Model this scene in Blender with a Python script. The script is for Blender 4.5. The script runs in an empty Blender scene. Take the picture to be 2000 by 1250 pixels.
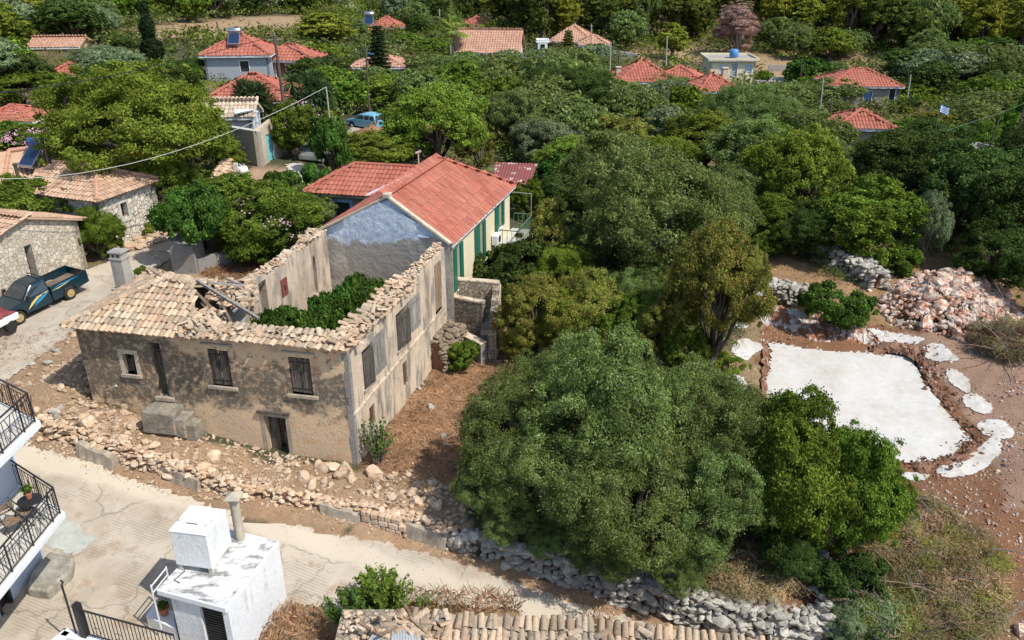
import bpy, math, random
import numpy as np
from mathutils import Vector, Matrix
random.seed(7)
rng = np.random.default_rng(11)
R = math.radians
scene = bpy.context.scene
COL = scene.collection

# ---------------------------------------------------------------- camera, sky, sun
F_PX = 1600.0; PITCH = R(24.8); CAMZ = 18.0
cam_d = bpy.data.cameras.new("camera"); cam = bpy.data.objects.new("camera", cam_d); COL.objects.link(cam)
cam_d.sensor_width = 36.0; cam_d.lens = 36.0 * F_PX / 2000.0
cam_d.clip_start = 0.3; cam_d.clip_end = 4000
cam.location = (0, 0, CAMZ); cam.rotation_euler = (math.pi / 2 - PITCH, 0, 0)
scene.camera = cam
SUN_EL = R(53); SUN_DIR = Vector((0.832, -0.555, 0)).normalized()      # horizontal direction towards the sun
SUN_AZ = math.atan2(SUN_DIR.x, SUN_DIR.y)
world = bpy.data.worlds.new("World"); scene.world = world; world.use_nodes = True
wn = world.node_tree.nodes; wl = world.node_tree.links
bg = wn.get("Background") or wn.new("ShaderNodeBackground")
sky = wn.new("ShaderNodeTexSky"); sky.sky_type = 'NISHITA'; sky.sun_disc = False
sky.sun_elevation = SUN_EL; sky.sun_rotation = SUN_AZ
wl.new(sky.outputs[0], bg.inputs[0]); bg.inputs[1].default_value = 0.15
sun_d = bpy.data.lights.new("sun", 'SUN'); sun_d.energy = 3.7; sun_d.angle = R(0.5); sun_d.color = (1.0, 0.955, 0.88)
sun = bpy.data.objects.new("sun", sun_d); COL.objects.link(sun)
sv = Vector((SUN_DIR.x * math.cos(SUN_EL), SUN_DIR.y * math.cos(SUN_EL), math.sin(SUN_EL)))
sun.rotation_euler = sv.to_track_quat('Z', 'Y').to_euler(); sun.location = (60, -40, 90)
scene.view_settings.view_transform = 'Standard'; scene.view_settings.look = 'None'
scene.view_settings.gamma = 1.0; scene.view_settings.use_curve_mapping = False
scene.view_settings.exposure = 0.36
scene.cycles.max_bounces = 5; scene.cycles.diffuse_bounces = 3; scene.cycles.transparent_max_bounces = 4
scene.cycles.transmission_bounces = 3; scene.cycles.glossy_bounces = 2

# ---------------------------------------------------------------- measuring helpers (photo pixel -> place)
FW = Vector((0, math.cos(PITCH), -math.sin(PITCH))); UP = Vector((0, math.sin(PITCH), math.cos(PITCH)))
def ray(px, py):
    return FW + Vector(((px - 1000) / F_PX, 0, 0)) + UP * ((625 - py) / F_PX)
def PZ(px, py, z):
    r = ray(px, py); t = (z - CAMZ) / r.z; return Vector((r.x * t, r.y * t, z))
def PY(px, py, D):
    r = ray(px, py); t = D / r.y; return Vector((r.x * t, D, CAMZ + r.z * t))
def proj(x, y, z):
    dz = z - CAMZ; d = y * FW.y + dz * FW.z; u = y * UP.y + dz * UP.z
    return 1000 + F_PX * x / d, 625 - F_PX * u / d, d

# ---------------------------------------------------------------- terrain heights
def tps_fit(pts):
    P = np.array([(p[0], p[1]) for p in pts]); Z = np.array([p[2] for p in pts]); n = len(P)
    d = np.linalg.norm(P[:, None] - P[None], axis=2); K = np.where(d > 0, d * d * np.log(d + 1e-9), 0)
    A = np.zeros((n + 3, n + 3)); A[:n, :n] = K + np.eye(n) * 0.5; A[:n, n] = 1; A[:n, n + 1:] = P; A[n, :n] = 1; A[n + 1:, :n] = P.T
    w = np.linalg.solve(A, np.concatenate([Z, np.zeros(3)]))
    return P, w
def tps_eval(m, X, Y):
    P, w = m; X = np.asarray(X, float); Y = np.asarray(Y, float); out = w[-3] + w[-2] * X + w[-1] * Y
    for i in range(len(P)):
        d2 = (X - P[i, 0]) ** 2 + (Y - P[i, 1]) ** 2
        out = out + w[i] * 0.5 * d2 * np.log(d2 + 1e-12)
    return out
bank_px = [(700, 912, 0.0), (545, 885, 0.2), (310, 805, 1.3), (181, 779, 1.75), (100, 740, 1.95), (0, 700, 1.9), (-200, 700, 1.5), (60, 800, 1.6),
           (120, 820, 1.4), (300, 855, 0.95), (460, 925, 0.35), (600, 960, 0.0), (712, 970, -0.15), (890, 1015, -0.3), (1230, 1110, -0.4), (1600, 1190, -1.0),
           (90, 600, 2.3), (200, 530, 2.5), (350, 460, 2.8), (0, 560, 2.4), (270, 470, 2.8), (500, 560, 2.0), (480, 420, 3.3), (450, 350, 3.8),
           (520, 325, 4.0), (600, 320, 3.9), (300, 380, 3.6), (100, 300, 3.6), (720, 245, 2.4), (860, 330, 1.6), (1000, 290, 1.0),
           (850, 700, 0.0), (850, 850, 0.0), (1000, 560, 0.3), (1100, 660, 0.1), (1260, 560, 0.0), (1385, 715, 0.0), (1000, 640, 0.1),
           (1505, 670, -0.4), (1700, 690, -0.4), (1890, 855, -0.6), (1700, 900, -0.6), (1550, 520, 0.6), (1650, 520, 0.6), (1700, 590, 0.3), (1900, 600, 0.3),
           (1980, 700, 0.2), (1980, 900, -0.2), (1900, 1050, -0.7), (1750, 1200, -1.2), (2300, 700, 0), (2300, 1100, -1),
           (1500, 400, 0), (1800, 500, 0.3), (1900, 330, -1.0), (1200, 400, 0), (900, 200, 1.0), (1200, 250, -0.8)]
bank_pts = [tuple(PZ(*p)) for p in bank_px]
bank_pts += [tuple(p) for p in [(-60, 60, 4.5), (-40, 80, 3.5), (-30, 100, 3), (-60, 130, 5), (-10, 100, 1), (20, 100, -2.5), (50, 125, -4), (40, 140, -3.5),
             (70, 110, -4), (-50, 150, 4), (0, 150, 0), (60, 165, -2), (-50, 220, 3), (0, 220, 2.5), (60, 220, 4), (120, 200, 3), (-100, 200, 8), (120, 120, -3),
             (-120, 100, 7), (60, 60, 0), (80, 30, 0), (45, 10, -1), (-60, 20, 2), (-10, -20, -2), (-60, -20, 0), (60, -20, -2)]]
road_px = [(60, 870, 0.85), (300, 930, 0.1), (560, 1000, -0.45), (712, 1020, -0.75), (890, 1080, -1.0), (1230, 1190, -1.6), (1640, 1280, -2.2), (200, 1100, -0.55),
           (100, 1200, -0.7), (350, 1240, -1.0), (561, 1165, -1.2), (87, 1074, -0.5), (0, 1215, -0.6), (-150, 900, 0.9), (900, 1240, -1.7), (0, 800, 1.4), (-300, 800, 1.4), (150, 960, 0.1), (20, 960, 0.1)]
road_pts = [tuple(PZ(*p)) for p in road_px] + [(-10, -20, -2), (-60, -20, 0), (60, -20, -3), (30, 12, -3)]
M_BANK = tps_fit(bank_pts); M_ROAD = tps_fit(road_pts)
# retaining wall base line
WALL_PX = [(-60, 806, 1.1), (78, 852, 0.75), (160, 880, 0.45), (250, 908, 0.2), (350, 940, -0.05), (460, 972, -0.3), (600, 992, -0.5), (712, 1012, -0.7), (800, 1035, -0.85), (890, 1062, -0.95), (990, 1095, -1.15), (1100, 1130, -1.35),
           (1230, 1175, -1.6), (1400, 1222, -1.8), (1640, 1270, -2.1), (1800, 1330, -2.2)]
WALL = [PZ(*p) for p in WALL_PX]
WALL = [Vector((-45, 29, 1.2))] + WALL + [Vector((60, 5, -3))]
def wall_side(X, Y):
    """signed distance to the retaining wall line, + on the bank side"""
    X = np.asarray(X, float); Y = np.asarray(Y, float); best = np.full(X.shape, 1e9); sg = np.ones(X.shape)
    for a, b in zip(WALL[:-1], WALL[1:]):
        dx, dy = b.x - a.x, b.y - a.y; L2 = dx * dx + dy * dy
        t = np.clip(((X - a.x) * dx + (Y - a.y) * dy) / L2, 0, 1)
        d = np.hypot(X - (a.x + t * dx), Y - (a.y + t * dy))
        s = np.sign(dx * (Y - a.y) - dy * (X - a.x)); m = d < best - 1e-9
        best = np.where(m, d, best); sg = np.where(m, s, sg)
    return best * sg
def TH(X, Y):
    X = np.asarray(X, float); Y = np.asarray(Y, float)
    zb = tps_eval(M_BANK, X, Y); zr = tps_eval(M_ROAD, X, Y)
    d = wall_side(X, Y); k = np.clip(d / 0.3, 0, 1); k = k * k * (3 - 2 * k)
    z = zb * k + zr * (1 - k)
    # far away: leave the fitted surface and climb into the hill behind
    rr = np.hypot(X * 0.8, Y)
    k2 = np.clip((rr - 190) / 60, 0, 1); far = 2.0 + np.clip(rr - 215, 0, 900) * 0.13
    k3 = np.clip((np.abs(X) - 75 - Y * 0.2) / 60, 0, 1); k4 = np.clip((8 - Y) / 20, 0, 1)
    z = z * (1 - k2) + far * k2
    z = z * (1 - k3) + (np.clip(z, -6, 12)) * k3; z = z * (1 - k4) + np.clip(z, -3, 2) * k4
    return z
def th(x, y): return float(TH(np.array([x]), np.array([y]))[0])
def PT(px, py, dmax=400):
    r = ray(px, py); ts = np.concatenate([np.arange(14, 80, 0.25), np.arange(80, dmax, 1.0)])
    X = r.x * ts; Y = r.y * ts; Z = CAMZ + r.z * ts; H = TH(X, Y); i = np.argmax(Z < H)
    if not (Z < H).any(): i = len(ts) - 1
    t0, t1 = ts[max(i - 1, 0)], ts[i]
    h0 = CAMZ + r.z * t0 - H[max(i - 1, 0)]; h1 = CAMZ + r.z * t1 - H[i]; k = h0 / (h0 - h1) if h0 != h1 else 0
    t = t0 + (t1 - t0) * max(0, min(1, k)); x, y = r.x * t, r.y * t
    return Vector((x, y, th(x, y)))

# ---------------------------------------------------------------- object helpers
def thing(name, label, cat, loc=(0, 0, 0), rz=0, group=None):
    o = bpy.data.objects.new(name, None); COL.objects.link(o); o.location = loc; o.rotation_euler = (0, 0, rz)
    o.empty_display_size = 0.3; o['label'] = label; o['category'] = cat
    if group: o['group'] = group
    return o
def tag(o, label, cat, group=None, kind=None):
    o['label'] = label; o['category'] = cat
    if group: o['group'] = group
    if kind: o['kind'] = kind
    return o
def copy_tree(o, parent=None):
    c = o.copy(); COL.objects.link(c)
    if parent is not None: c.parent = parent
    for ch in list(o.children): copy_tree(ch, c)
    return c
class MB:
    """collects shapes, builds one mesh object"""
    def __init__(s): s.v = []; s.f = []; s.m = []; s.r = []; s.cr = 0.5
    def add(s, vs, fs, mi=0):
        b = len(s.v); s.v += [tuple(v) for v in vs]; s.r += [s.cr] * len(vs)
        s.f += [tuple(i + b for i in f) for f in fs]; s.m += [mi] * len(fs); return s
    def box(s, x0, x1, y0, y1, z0, z1, mi=0):
        return s.add([(x0,y0,z0),(x1,y0,z0),(x1,y1,z0),(x0,y1,z0),(x0,y0,z1),(x1,y0,z1),(x1,y1,z1),(x0,y1,z1)],
                     [(3,2,1,0),(4,5,6,7),(0,1,5,4),(1,2,6,5),(2,3,7,6),(3,0,4,7)], mi)
    def obox(s, c, ax, hx, hy, z0, z1, mi=0):
        """box turned to direction ax (2D), half sizes hx along, hy across"""
        ax = Vector((ax[0], ax[1], 0)).normalized(); ay = Vector((-ax.y, ax.x, 0)); c = Vector((c[0], c[1], 0)); v = []
        for z in (z0, z1):
            for a, b in ((-1,-1),(1,-1),(1,1),(-1,1)): p = c + ax*hx*a + ay*hy*b; v.append((p.x,p.y,z))
        return s.add(v, [(3,2,1,0),(4,5,6,7),(0,1,5,4),(1,2,6,5),(2,3,7,6),(3,0,4,7)], mi)
    def bar(s, a, b, w, h=None, mi=0, up=(0,0,1)):
        a = Vector(a); b = Vector(b); d = (b - a)
        if d.length < 1e-6: return s
        d.normalize(); u = Vector(up)
        if abs(d.dot(u)) > .98: u = Vector((1,0,0))
        x = d.cross(u).normalized(); y = x.cross(d).normalized(); h = h or w; v = []
        for p in (a, b):
            for i, j in ((-1,-1),(1,-1),(1,1),(-1,1)): v.append(p + x*w/2*i + y*h/2*j)
        return s.add(v, [(3,2,1,0),(4,5,6,7),(0,1,5,4),(1,2,6,5),(2,3,7,6),(3,0,4,7)], mi)
    def tube(s, pts, rads, n=6, mi=0, cap=True):
        pts = [Vector(p) for p in pts]; v = []; f = []
        if not hasattr(rads, '__len__'): rads = [rads] * len(pts)
        for i, p in enumerate(pts):
            d = (pts[min(i+1, len(pts)-1)] - pts[max(i-1, 0)]); d.normalize()
            u = Vector((0,0,1)) if abs(d.z) < .9 else Vector((1,0,0)); x = d.cross(u).normalized(); y = x.cross(d)
            for k in range(n): a = 2*math.pi*k/n; v.append(p + (x*math.cos(a) + y*math.sin(a)) * rads[i])
        for i in range(len(pts)-1):
            for k in range(n): f.append((i*n+k, i*n+(k+1)%n, (i+1)*n+(k+1)%n, (i+1)*n+k))
        if cap: f.append(tuple(range(n))[::-1]); f.append(tuple(range((len(pts)-1)*n, len(pts)*n)))
        return s.add(v, f, mi)
    def lathe(s, prof, c=(0,0,0), n=16, mi=0):
        v = []; f = []
        for r_, z in prof:
            for k in range(n): a = 2*math.pi*k/n; v.append((c[0]+r_*math.cos(a), c[1]+r_*math.sin(a), c[2]+z))
        for i in range(len(prof)-1):
            for k in range(n): f.append((i*n+k, i*n+(k+1)%n, (i+1)*n+(k+1)%n, (i+1)*n+k))
        f.append(tuple(range(n))[::-1]); f.append(tuple(range((len(prof)-1)*n, len(prof)*n)))
        return s.add(v, f, mi)
    def prism(s, poly, z0, z1, mi=0):
        """vertical prism over a 2D polygon; z0/z1 numbers or per-vertex lists"""
        n = len(poly); a0 = z0 if hasattr(z0,'__len__') else [z0]*n; a1 = z1 if hasattr(z1,'__len__') else [z1]*n
        area = sum(poly[i][0]*poly[(i+1)%n][1] - poly[(i+1)%n][0]*poly[i][1] for i in range(n))
        if area < 0: poly = poly[::-1]; a0 = list(a0)[::-1]; a1 = list(a1)[::-1]
        v = [(p[0],p[1],z) for p,z in zip(poly,a0)] + [(p[0],p[1],z) for p,z in zip(poly,a1)]
        f = [tuple(range(n))[::-1], tuple(range(n,2*n))] + [(i,(i+1)%n,n+(i+1)%n,n+i) for i in range(n)]
        return s.add(v, f, mi)
    def build(s, name, mats, parent=None, smooth=False, org=None, bevel=0):
        me = bpy.data.meshes.new(name)
        o = bpy.data.objects.new(name, me)
        off = Vector((0,0,0))
        if parent is not None:
            p = parent
            while p is not None: off += Vector(p.location); p = p.parent
        if org is not None: o.location = Vector(org) - off; off = Vector(org)
        me.from_pydata([(v[0]-off.x, v[1]-off.y, v[2]-off.z) for v in s.v], [], s.f)
        if not isinstance(mats, (list, tuple)): mats = [mats]
        for m in mats: me.materials.append(m)
        if len(mats) > 1: me.polygons.foreach_set('material_index', s.m)
        a = me.attributes.new('rnd', 'FLOAT', 'POINT'); a.data.foreach_set('value', s.r)
        if smooth: me.polygons.foreach_set('use_smooth', [True]*len(me.polygons))
        me.update()
        COL.objects.link(o)
        if parent is not None: o.parent = parent
        if bevel:
            b = o.modifiers.new('bevel', 'BEVEL'); b.width = bevel; b.segments = 2; b.limit_method = 'ANGLE'
        return o
def np_mesh(name, V, Fq, mats, parent=None, rnd=None, midx=None, smooth=False, loc=None, nside=4):
    """fast mesh from numpy arrays; Fq (n,nside)"""
    me = bpy.data.meshes.new(name); V = np.asarray(V, np.float32); Fq = np.asarray(Fq, np.int32)
    me.vertices.add(len(V)); me.vertices.foreach_set('co', V.ravel())
    me.loops.add(Fq.size); me.loops.foreach_set('vertex_index', Fq.ravel())
    me.polygons.add(len(Fq)); me.polygons.foreach_set('loop_start', np.arange(len(Fq), dtype=np.int32) * nside)
    me.polygons.foreach_set('loop_total', np.full(len(Fq), nside, np.int32))
    for m in (mats if isinstance(mats, (list, tuple)) else [mats]): me.materials.append(m)
    if midx is not None: me.polygons.foreach_set('material_index', np.asarray(midx, np.int32))
    me.polygons.foreach_set('use_smooth', np.full(len(Fq), bool(smooth)))
    me.update(calc_edges=True)
    if rnd is not None:
        a = me.attributes.new('rnd', 'FLOAT', 'POINT'); a.data.foreach_set('value', np.asarray(rnd, np.float32))
    o = bpy.data.objects.new(name, me); COL.objects.link(o)
    if parent is not None: o.parent = parent
    if loc is not None: o.location = loc
    return o

# ---------------------------------------------------------------- materials
class NT:
    def __init__(s, name):
        s.mat = bpy.data.materials.new(name); s.mat.use_nodes = True; s.t = s.mat.node_tree
        s.n = s.t.nodes; s.l = s.t.links; s.b = s.n.get('Principled BSDF'); s.out = s.n.get('Material Output')
        s.b.inputs['Specular IOR Level'].default_value = 0.25
        s._co = None
    def co(s, kind='Object'):
        if s._co is None: s._co = s.n.new('ShaderNodeTexCoord')
        return s._co.outputs[kind]
    def mapping(s, sc=(1,1,1), rot=(0,0,0), src=None):
        m = s.n.new('ShaderNodeMapping'); m.inputs['Scale'].default_value = sc; m.inputs['Rotation'].default_value = rot
        s.l.new(src or s.co(), m.inputs[0]); return m.outputs[0]
    def noise(s, scale, detail=4, rough=.6, v=None, dist=0):
        m = s.n.new('ShaderNodeTexNoise'); m.inputs['Scale'].default_value = scale; m.inputs['Detail'].default_value = detail
        m.inputs['Roughness'].default_value = rough; m.inputs['Distortion'].default_value = dist
        s.l.new(v or s.co(), m.inputs['Vector']); return m.outputs[0]
    def ramp(s, fac, a, b, lo=0.0, hi=1.0):
        m = s.n.new('ShaderNodeMapRange'); m.interpolation_type = 'SMOOTHSTEP'
        m.inputs[1].default_value = a; m.inputs[2].default_value = b; m.inputs[3].default_value = lo; m.inputs[4].default_value = hi
        s.l.new(fac, m.inputs[0]); return m.outputs[0]
    def mix(s, fac, a, b, mode='MIX'):
        m = s.n.new('ShaderNodeMix'); m.data_type = 'RGBA'; m.blend_type = mode
        for sock, val in ((m.inputs[0], fac), (m.inputs[6], a), (m.inputs[7], b)):
            if isinstance(val, (int, float)): sock.default_value = val
            elif isinstance(val, tuple): sock.default_value = (*val[:3], 1)
            else: s.l.new(val, sock)
        return m.outputs[2]
    def math(s, op, a, b=0.0):
        m = s.n.new('ShaderNodeMath'); m.operation = op
        for i, val in enumerate((a, b)):
            if isinstance(val, (int, float)): m.inputs[i].default_value = val
            else: s.l.new(val, m.inputs[i])
        return m.outputs[0]
    def attr(s, name, out='Fac'):
        m = s.n.new('ShaderNodeAttribute'); m.attribute_name = name; return m.outputs[out]
    def vmul(s, c, k0, k1, fac):
        """multiply colour c by a grey going k0..k1 with fac"""
        g = s.mix(fac, (k0,k0,k0), (k1,k1,k1)); return s.mix(1.0, c, g, 'MULTIPLY')
    def sep(s, v=None):
        m = s.n.new('ShaderNodeSeparateXYZ'); s.l.new(v or s.co(), m.inputs[0]); return m.outputs
    def bump(s, h, strength=.3, dist=.02):
        m = s.n.new('ShaderNodeBump'); m.inputs['Strength'].default_value = strength; m.inputs['Distance'].default_value = dist
        s.l.new(h, m.inputs['Height']); s.l.new(m.outputs[0], s.b.inputs['Normal'])
    def done(s, col, rough=.9):
        if isinstance(col, tuple): s.b.inputs['Base Color'].default_value = (*col[:3], 1)
        else: s.l.new(col, s.b.inputs['Base Color'])
        s.b.inputs['Roughness'].default_value = rough; return s.mat
def pm(name, c1, c2=None, scale=1.5, fine=18, k=.18, rough=.9, bump=.25, bdist=.02, rnd=0.0, c3=None, lo=.4, hi=.62, stretch=(1,1,1), metal=0, spec=None, orand=0):
    t = NT(name); v = t.mapping(stretch) if stretch != (1,1,1) else t.co()
    c = c1
    if c2 is not None: c = t.mix(t.ramp(t.noise(scale, 5, .65, v), lo, hi), c1, c2)
    if c3 is not None: c = t.mix(t.ramp(t.noise(scale*2.7, 4, .6, v), .58, .68), c, c3)
    f = t.noise(fine, 4, .65, v)
    c = t.mix(1.0, c if not isinstance(c, tuple) else c, t.mix(f, (1-k*2,)*3, (1+k*2,)*3), 'MULTIPLY')
    if rnd: c = t.vmul(c, 1-rnd, 1+rnd, t.attr('rnd'))
    if orand:
        oi = t.n.new('ShaderNodeObjectInfo'); c = t.vmul(c, 1-orand, 1+orand, oi.outputs['Random'])
    if bump: t.bump(f, bump, bdist)
    t.b.inputs['Metallic'].default_value = metal
    if spec is not None: t.b.inputs['Specular IOR Level'].default_value = spec
    return t.done(c, rough)
def leafmat(name, a, b, c=None, cth=.8, transl=.36, orand=.16):
    t = NT(name); n = t.n
    r = t.attr('rnd'); col = t.mix(t.ramp(r, .1, .9), a, b)
    if c: col = t.mix(t.ramp(r, cth, cth+.06), col, c)
    nz = t.noise(.55, 3, .6); col = t.vmul(col, .86, 1.66, t.ramp(nz, .33, .67))
    oi = n.new('ShaderNodeObjectInfo'); col = t.vmul(col, 1-orand, 1+orand, oi.outputs['Random'])
    hs = n.new('ShaderNodeHueSaturation'); t.l.new(t.ramp(oi.outputs['Random'], 0, 1, .478, .506), hs.inputs['Hue']); t.l.new(col, hs.inputs['Color']); col = hs.outputs[0]
    d = n.new('ShaderNodeBsdfDiffuse'); tr = n.new('ShaderNodeBsdfTranslucent'); mx = n.new('ShaderNodeMixShader'); mx.inputs[0].default_value = transl
    t.l.new(col, d.inputs[0]); t.l.new(col, tr.inputs[0]); t.l.new(d.outputs[0], mx.inputs[1]); t.l.new(tr.outputs[0], mx.inputs[2])
    t.l.new(mx.outputs[0], t.out.inputs[0]); return t.mat
MAT = {}
def flat(name, c, rough=.6, metal=0, spec=.4):
    if name not in MAT: MAT[name] = pm(name, c, None, fine=9, k=.06, rough=rough, bump=0, metal=metal, spec=spec)
    return MAT[name]
# leaves
L_OLIVE = leafmat('olive_leaves', (.078,.118,.028), (.165,.218,.062), (.26,.29,.14), .88)
L_OLIVE2 = leafmat('silver_olive_leaves', (.105,.15,.068), (.20,.26,.125), (.30,.35,.22), .85)
L_GREEN = leafmat('green_leaves', (.060,.112,.016), (.135,.215,.030), (.23,.27,.04), .9)
L_DARK = leafmat('dark_oak_leaves', (.030,.055,.014), (.070,.112,.028), (.12,.15,.04), .9)
L_YEL = leafmat('yellow_green_leaves', (.092,.142,.020), (.190,.262,.038), (.26,.23,.04), .92)
L_BROWN = leafmat('browning_leaves', (.118,.148,.028), (.225,.238,.048), (.29,.18,.06), .84)
L_PINE = leafmat('pine_needles', (.11,.135,.018), (.235,.26,.036), (.30,.30,.05), .9)
L_PINED = leafmat('dark_pine_needles', (.050,.072,.016), (.115,.142,.028), (.16,.17,.04), .9)
L_CYP = leafmat('cypress_needles', (.014,.026,.011), (.030,.048,.018), None)
L_DEAD = leafmat('dead_brown_needles', (.20,.125,.095), (.33,.215,.17), (.38,.27,.22), .85, .1)
L_FIG = leafmat('fig_leaves', (.032,.078,.013), (.072,.150,.028), (.12,.21,.04), .9, .25)
L_YUC = leafmat('yucca_leaves', (.030,.062,.022), (.075,.12,.045), None)
L_PINK = leafmat('pink_petals', (.48,.26,.34), (.68,.45,.50), None)
L_MAG = leafmat('magenta_petals', (.42,.05,.22), (.55,.10,.32), None)
L_STRAW = leafmat('straw', (.28,.19,.095), (.46,.33,.18), (.16,.085,.04), .85, .1)
L_TWIG = leafmat('dry_brush', (.13,.105,.055), (.26,.205,.11), (.13,.15,.05), .75, .1)
BARK = pm('bark', (.085,.062,.045), (.15,.12,.095), 3, 14, .3, bump=.5, bdist=.04)
BARK_G = pm('grey_bark', (.16,.135,.11), (.25,.22,.18), 3, 14, .3, bump=.5, bdist=.04)
# stone, plaster, tiles
ROCK_W = pm('limestone', (.50,.35,.225), (.57,.455,.335), 2.2, 14, .24, c3=(.45,.23,.13), rnd=.18, bump=.6, bdist=.03, orand=.14)
ROCK_G = pm('grey_limestone', (.33,.305,.26), (.45,.425,.37), 1.6, 12, .25, c3=(.27,.22,.17), rnd=.28, bump=.6, bdist=.03, orand=.12)
ROCK_R = pm('red_stained_limestone', (.42,.215,.135), (.57,.49,.41), 1.6, 9, .24, c3=(.34,.13,.075), rnd=.2, bump=.6, bdist=.03, orand=.2, lo=.43, hi=.55)
TILE_OLD = pm('old_clay_tile', (.50,.345,.225), (.42,.335,.235), 1.6, 16, .28, c3=(.29,.26,.20), rnd=.30, bump=.3)
TILE_BROWN = pm('weathered_brown_tile', (.40,.285,.185), (.33,.27,.195), 1.6, 14, .3, c3=(.20,.175,.14), rnd=.38, bump=.3)
TILE_ORANGE = pm('orange_clay_tile', (.44,.28,.185), (.50,.34,.23), 1.2, 16, .16, rnd=.18, bump=.2)
TILE_RED = pm('red_roof_tile', (.37,.118,.078), (.41,.15,.10), .5, 10, .12, c3=(.32,.13,.09), rnd=.14, bump=.12)
TILE_PALE = pm('pale_roof_tile', (.46,.36,.26), (.53,.44,.33), 1.2, 16, .16, rnd=.22, bump=.2)
TILE_SOFT = pm('soft_orange_tile', (.44,.24,.16), (.48,.28,.195), .5, 10, .12, rnd=.12, bump=.12)
MORTAR = pm('mortar', (.46,.41,.33), (.36,.32,.26), 3, 30, .2)
SOIL_RED = pm('red_soil', (.185,.092,.055), (.27,.155,.10), 1.2, 14, .3, bump=.5, bdist=.05)
def stone_facing(name, a, b, mortar, scale, edge=.05, soft=.03):
    t = NT(name); w = t.mapping((scale,scale,scale))
    nz = t.n.new('ShaderNodeTexNoise'); nz.inputs['Scale'].default_value = 1.2; t.l.new(w, nz.inputs['Vector'])
    ad = t.n.new('ShaderNodeVectorMath'); ad.operation = 'MULTIPLY_ADD'; t.l.new(nz.outputs['Color'], ad.inputs[0]); ad.inputs[1].default_value = (.5,.5,.5); t.l.new(w, ad.inputs[2])
    v1 = t.n.new('ShaderNodeTexVoronoi'); v1.feature = 'DISTANCE_TO_EDGE'; v1.inputs['Scale'].default_value = 1; t.l.new(ad.outputs[0], v1.inputs['Vector'])
    v2 = t.n.new('ShaderNodeTexVoronoi'); v2.inputs['Scale'].default_value = 1; t.l.new(ad.outputs[0], v2.inputs['Vector'])
    sp = t.n.new('ShaderNodeSeparateColor'); t.l.new(v2.outputs['Color'], sp.inputs[0])
    c = t.mix(sp.outputs[0], a, b); c = t.vmul(c, .75, 1.2, t.noise(6, 4)); c = t.vmul(c, .8, 1.15, sp.outputs[1])
    e = t.ramp(v1.outputs['Distance'], edge-soft, edge+soft); c = t.mix(e, mortar, c)
    t.bump(e, .8, .03); return t.done(c, .92)
FACING = stone_facing('stone_facing', (.52,.45,.34), (.62,.55,.44), (.36,.30,.22), 4.6, .04)
FACING2 = stone_facing('stone_cladding', (.60,.54,.44), (.70,.65,.55), (.27,.22,.16), 3.6, .05)
OLD_MASON = stone_facing('rubble_masonry', (.33,.27,.20), (.46,.39,.30), (.20,.155,.11), 5.0, .06, .05)
DARK_MASON = stone_facing('dark_rubble_masonry', (.20,.17,.13), (.33,.29,.23), (.12,.10,.075), 4.5, .06, .05)
def front_plaster():
    t = NT('stained_plaster'); X, Y, Z = t.sep()[:3]
    base = t.mix(t.ramp(t.noise(.8, 5), .4, .6), (.66,.475,.30), (.58,.44,.30))
    base = t.mix(t.ramp(t.noise(1.9, 4, .6), .52, .66), base, (.60,.38,.22))
    dark = t.mix(t.noise(5, 5, .7), (.034,.032,.027), (.155,.140,.112))
    n1 = t.noise(1.1, 6, .68, t.mapping((1,1,1.3)))
    # belt of mildew from the cornice down on the left, sinking to window-sill height on the right
    xr = t.ramp(X, -3.2, .6, 0, 1)
    low = t.math('ADD', 1.75, t.math('MULTIPLY', xr, .45)); up = t.math('ADD', 5.0, t.math('MULTIPLY', xr, -1.15))
    nn = t.math('MULTIPLY', t.math('SUBTRACT', n1, .5), 3.0)
    zz = t.math('ADD', Z, nn)
    a = t.ramp(t.math('SUBTRACT', zz, low), -.25, .3); b = t.ramp(t.math('SUBTRACT', up, zz), -.25, .3)
    msk = t.math('MULTIPLY', a, b)
    top = t.math('MULTIPLY', t.ramp(zz, 4.75, 5.0), .45)
    msk = t.math('MAXIMUM', msk, top)
    spots = t.ramp(t.noise(3.2, 6, .7), .57, .63, 0, .75); msk = t.math('MAXIMUM', t.math('MULTIPLY', msk, t.ramp(t.noise(5, 5, .75), .34, .54, .30, 1)), t.math('MULTIPLY', spots, t.ramp(Z, .8, 2.2)))
    c = t.mix(t.math('MULTIPLY', msk, .9), base, dark)
    c = t.vmul(c, .78, 1.2, t.noise(26, 5, .7)); t.bump(t.noise(9, 6, .7), .7, .05); return t.done(c, .95)
PL_FRONT = front_plaster()
def streaky(name, base, base2, stain, rust, lo=.5, hi=.68, amt=.75, sx=1.3):
    t = NT(name); v = t.mapping((sx,sx,.32))
    c = t.mix(t.ramp(t.noise(.7, 4), .4, .6), base, base2)
    c = t.mix(t.math('MULTIPLY', t.ramp(t.noise(1.3, 6, .7, v), lo, hi), amt), c, stain)
    c = t.mix(t.math('MULTIPLY', t.ramp(t.noise(2.1, 5, .6, v), .56, .7), .55), c, rust)
    c = t.mix(t.ramp(t.noise(3.5, 6, .7), .6, .66, 0, .7), c, stain)
    c = t.vmul(c, .82, 1.15, t.noise(24, 5, .7)); t.bump(t.noise(8, 6, .7), .6, .05); return t.done(c, .95)
PL_SIDE = streaky('cream_plaster', (.66,.54,.40), (.56,.44,.32), (.19,.18,.16), (.46,.28,.15), .47, .62, .85)
PL_IN = streaky('inner_plaster', (.58,.48,.36), (.47,.37,.28), (.25,.22,.18), (.36,.20,.10), .47, .62, .8)
PL_GREY = streaky('grey_render', (.30,.28,.255), (.25,.235,.21), (.15,.14,.13), (.28,.23,.18), .55, .72, .5)
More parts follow.
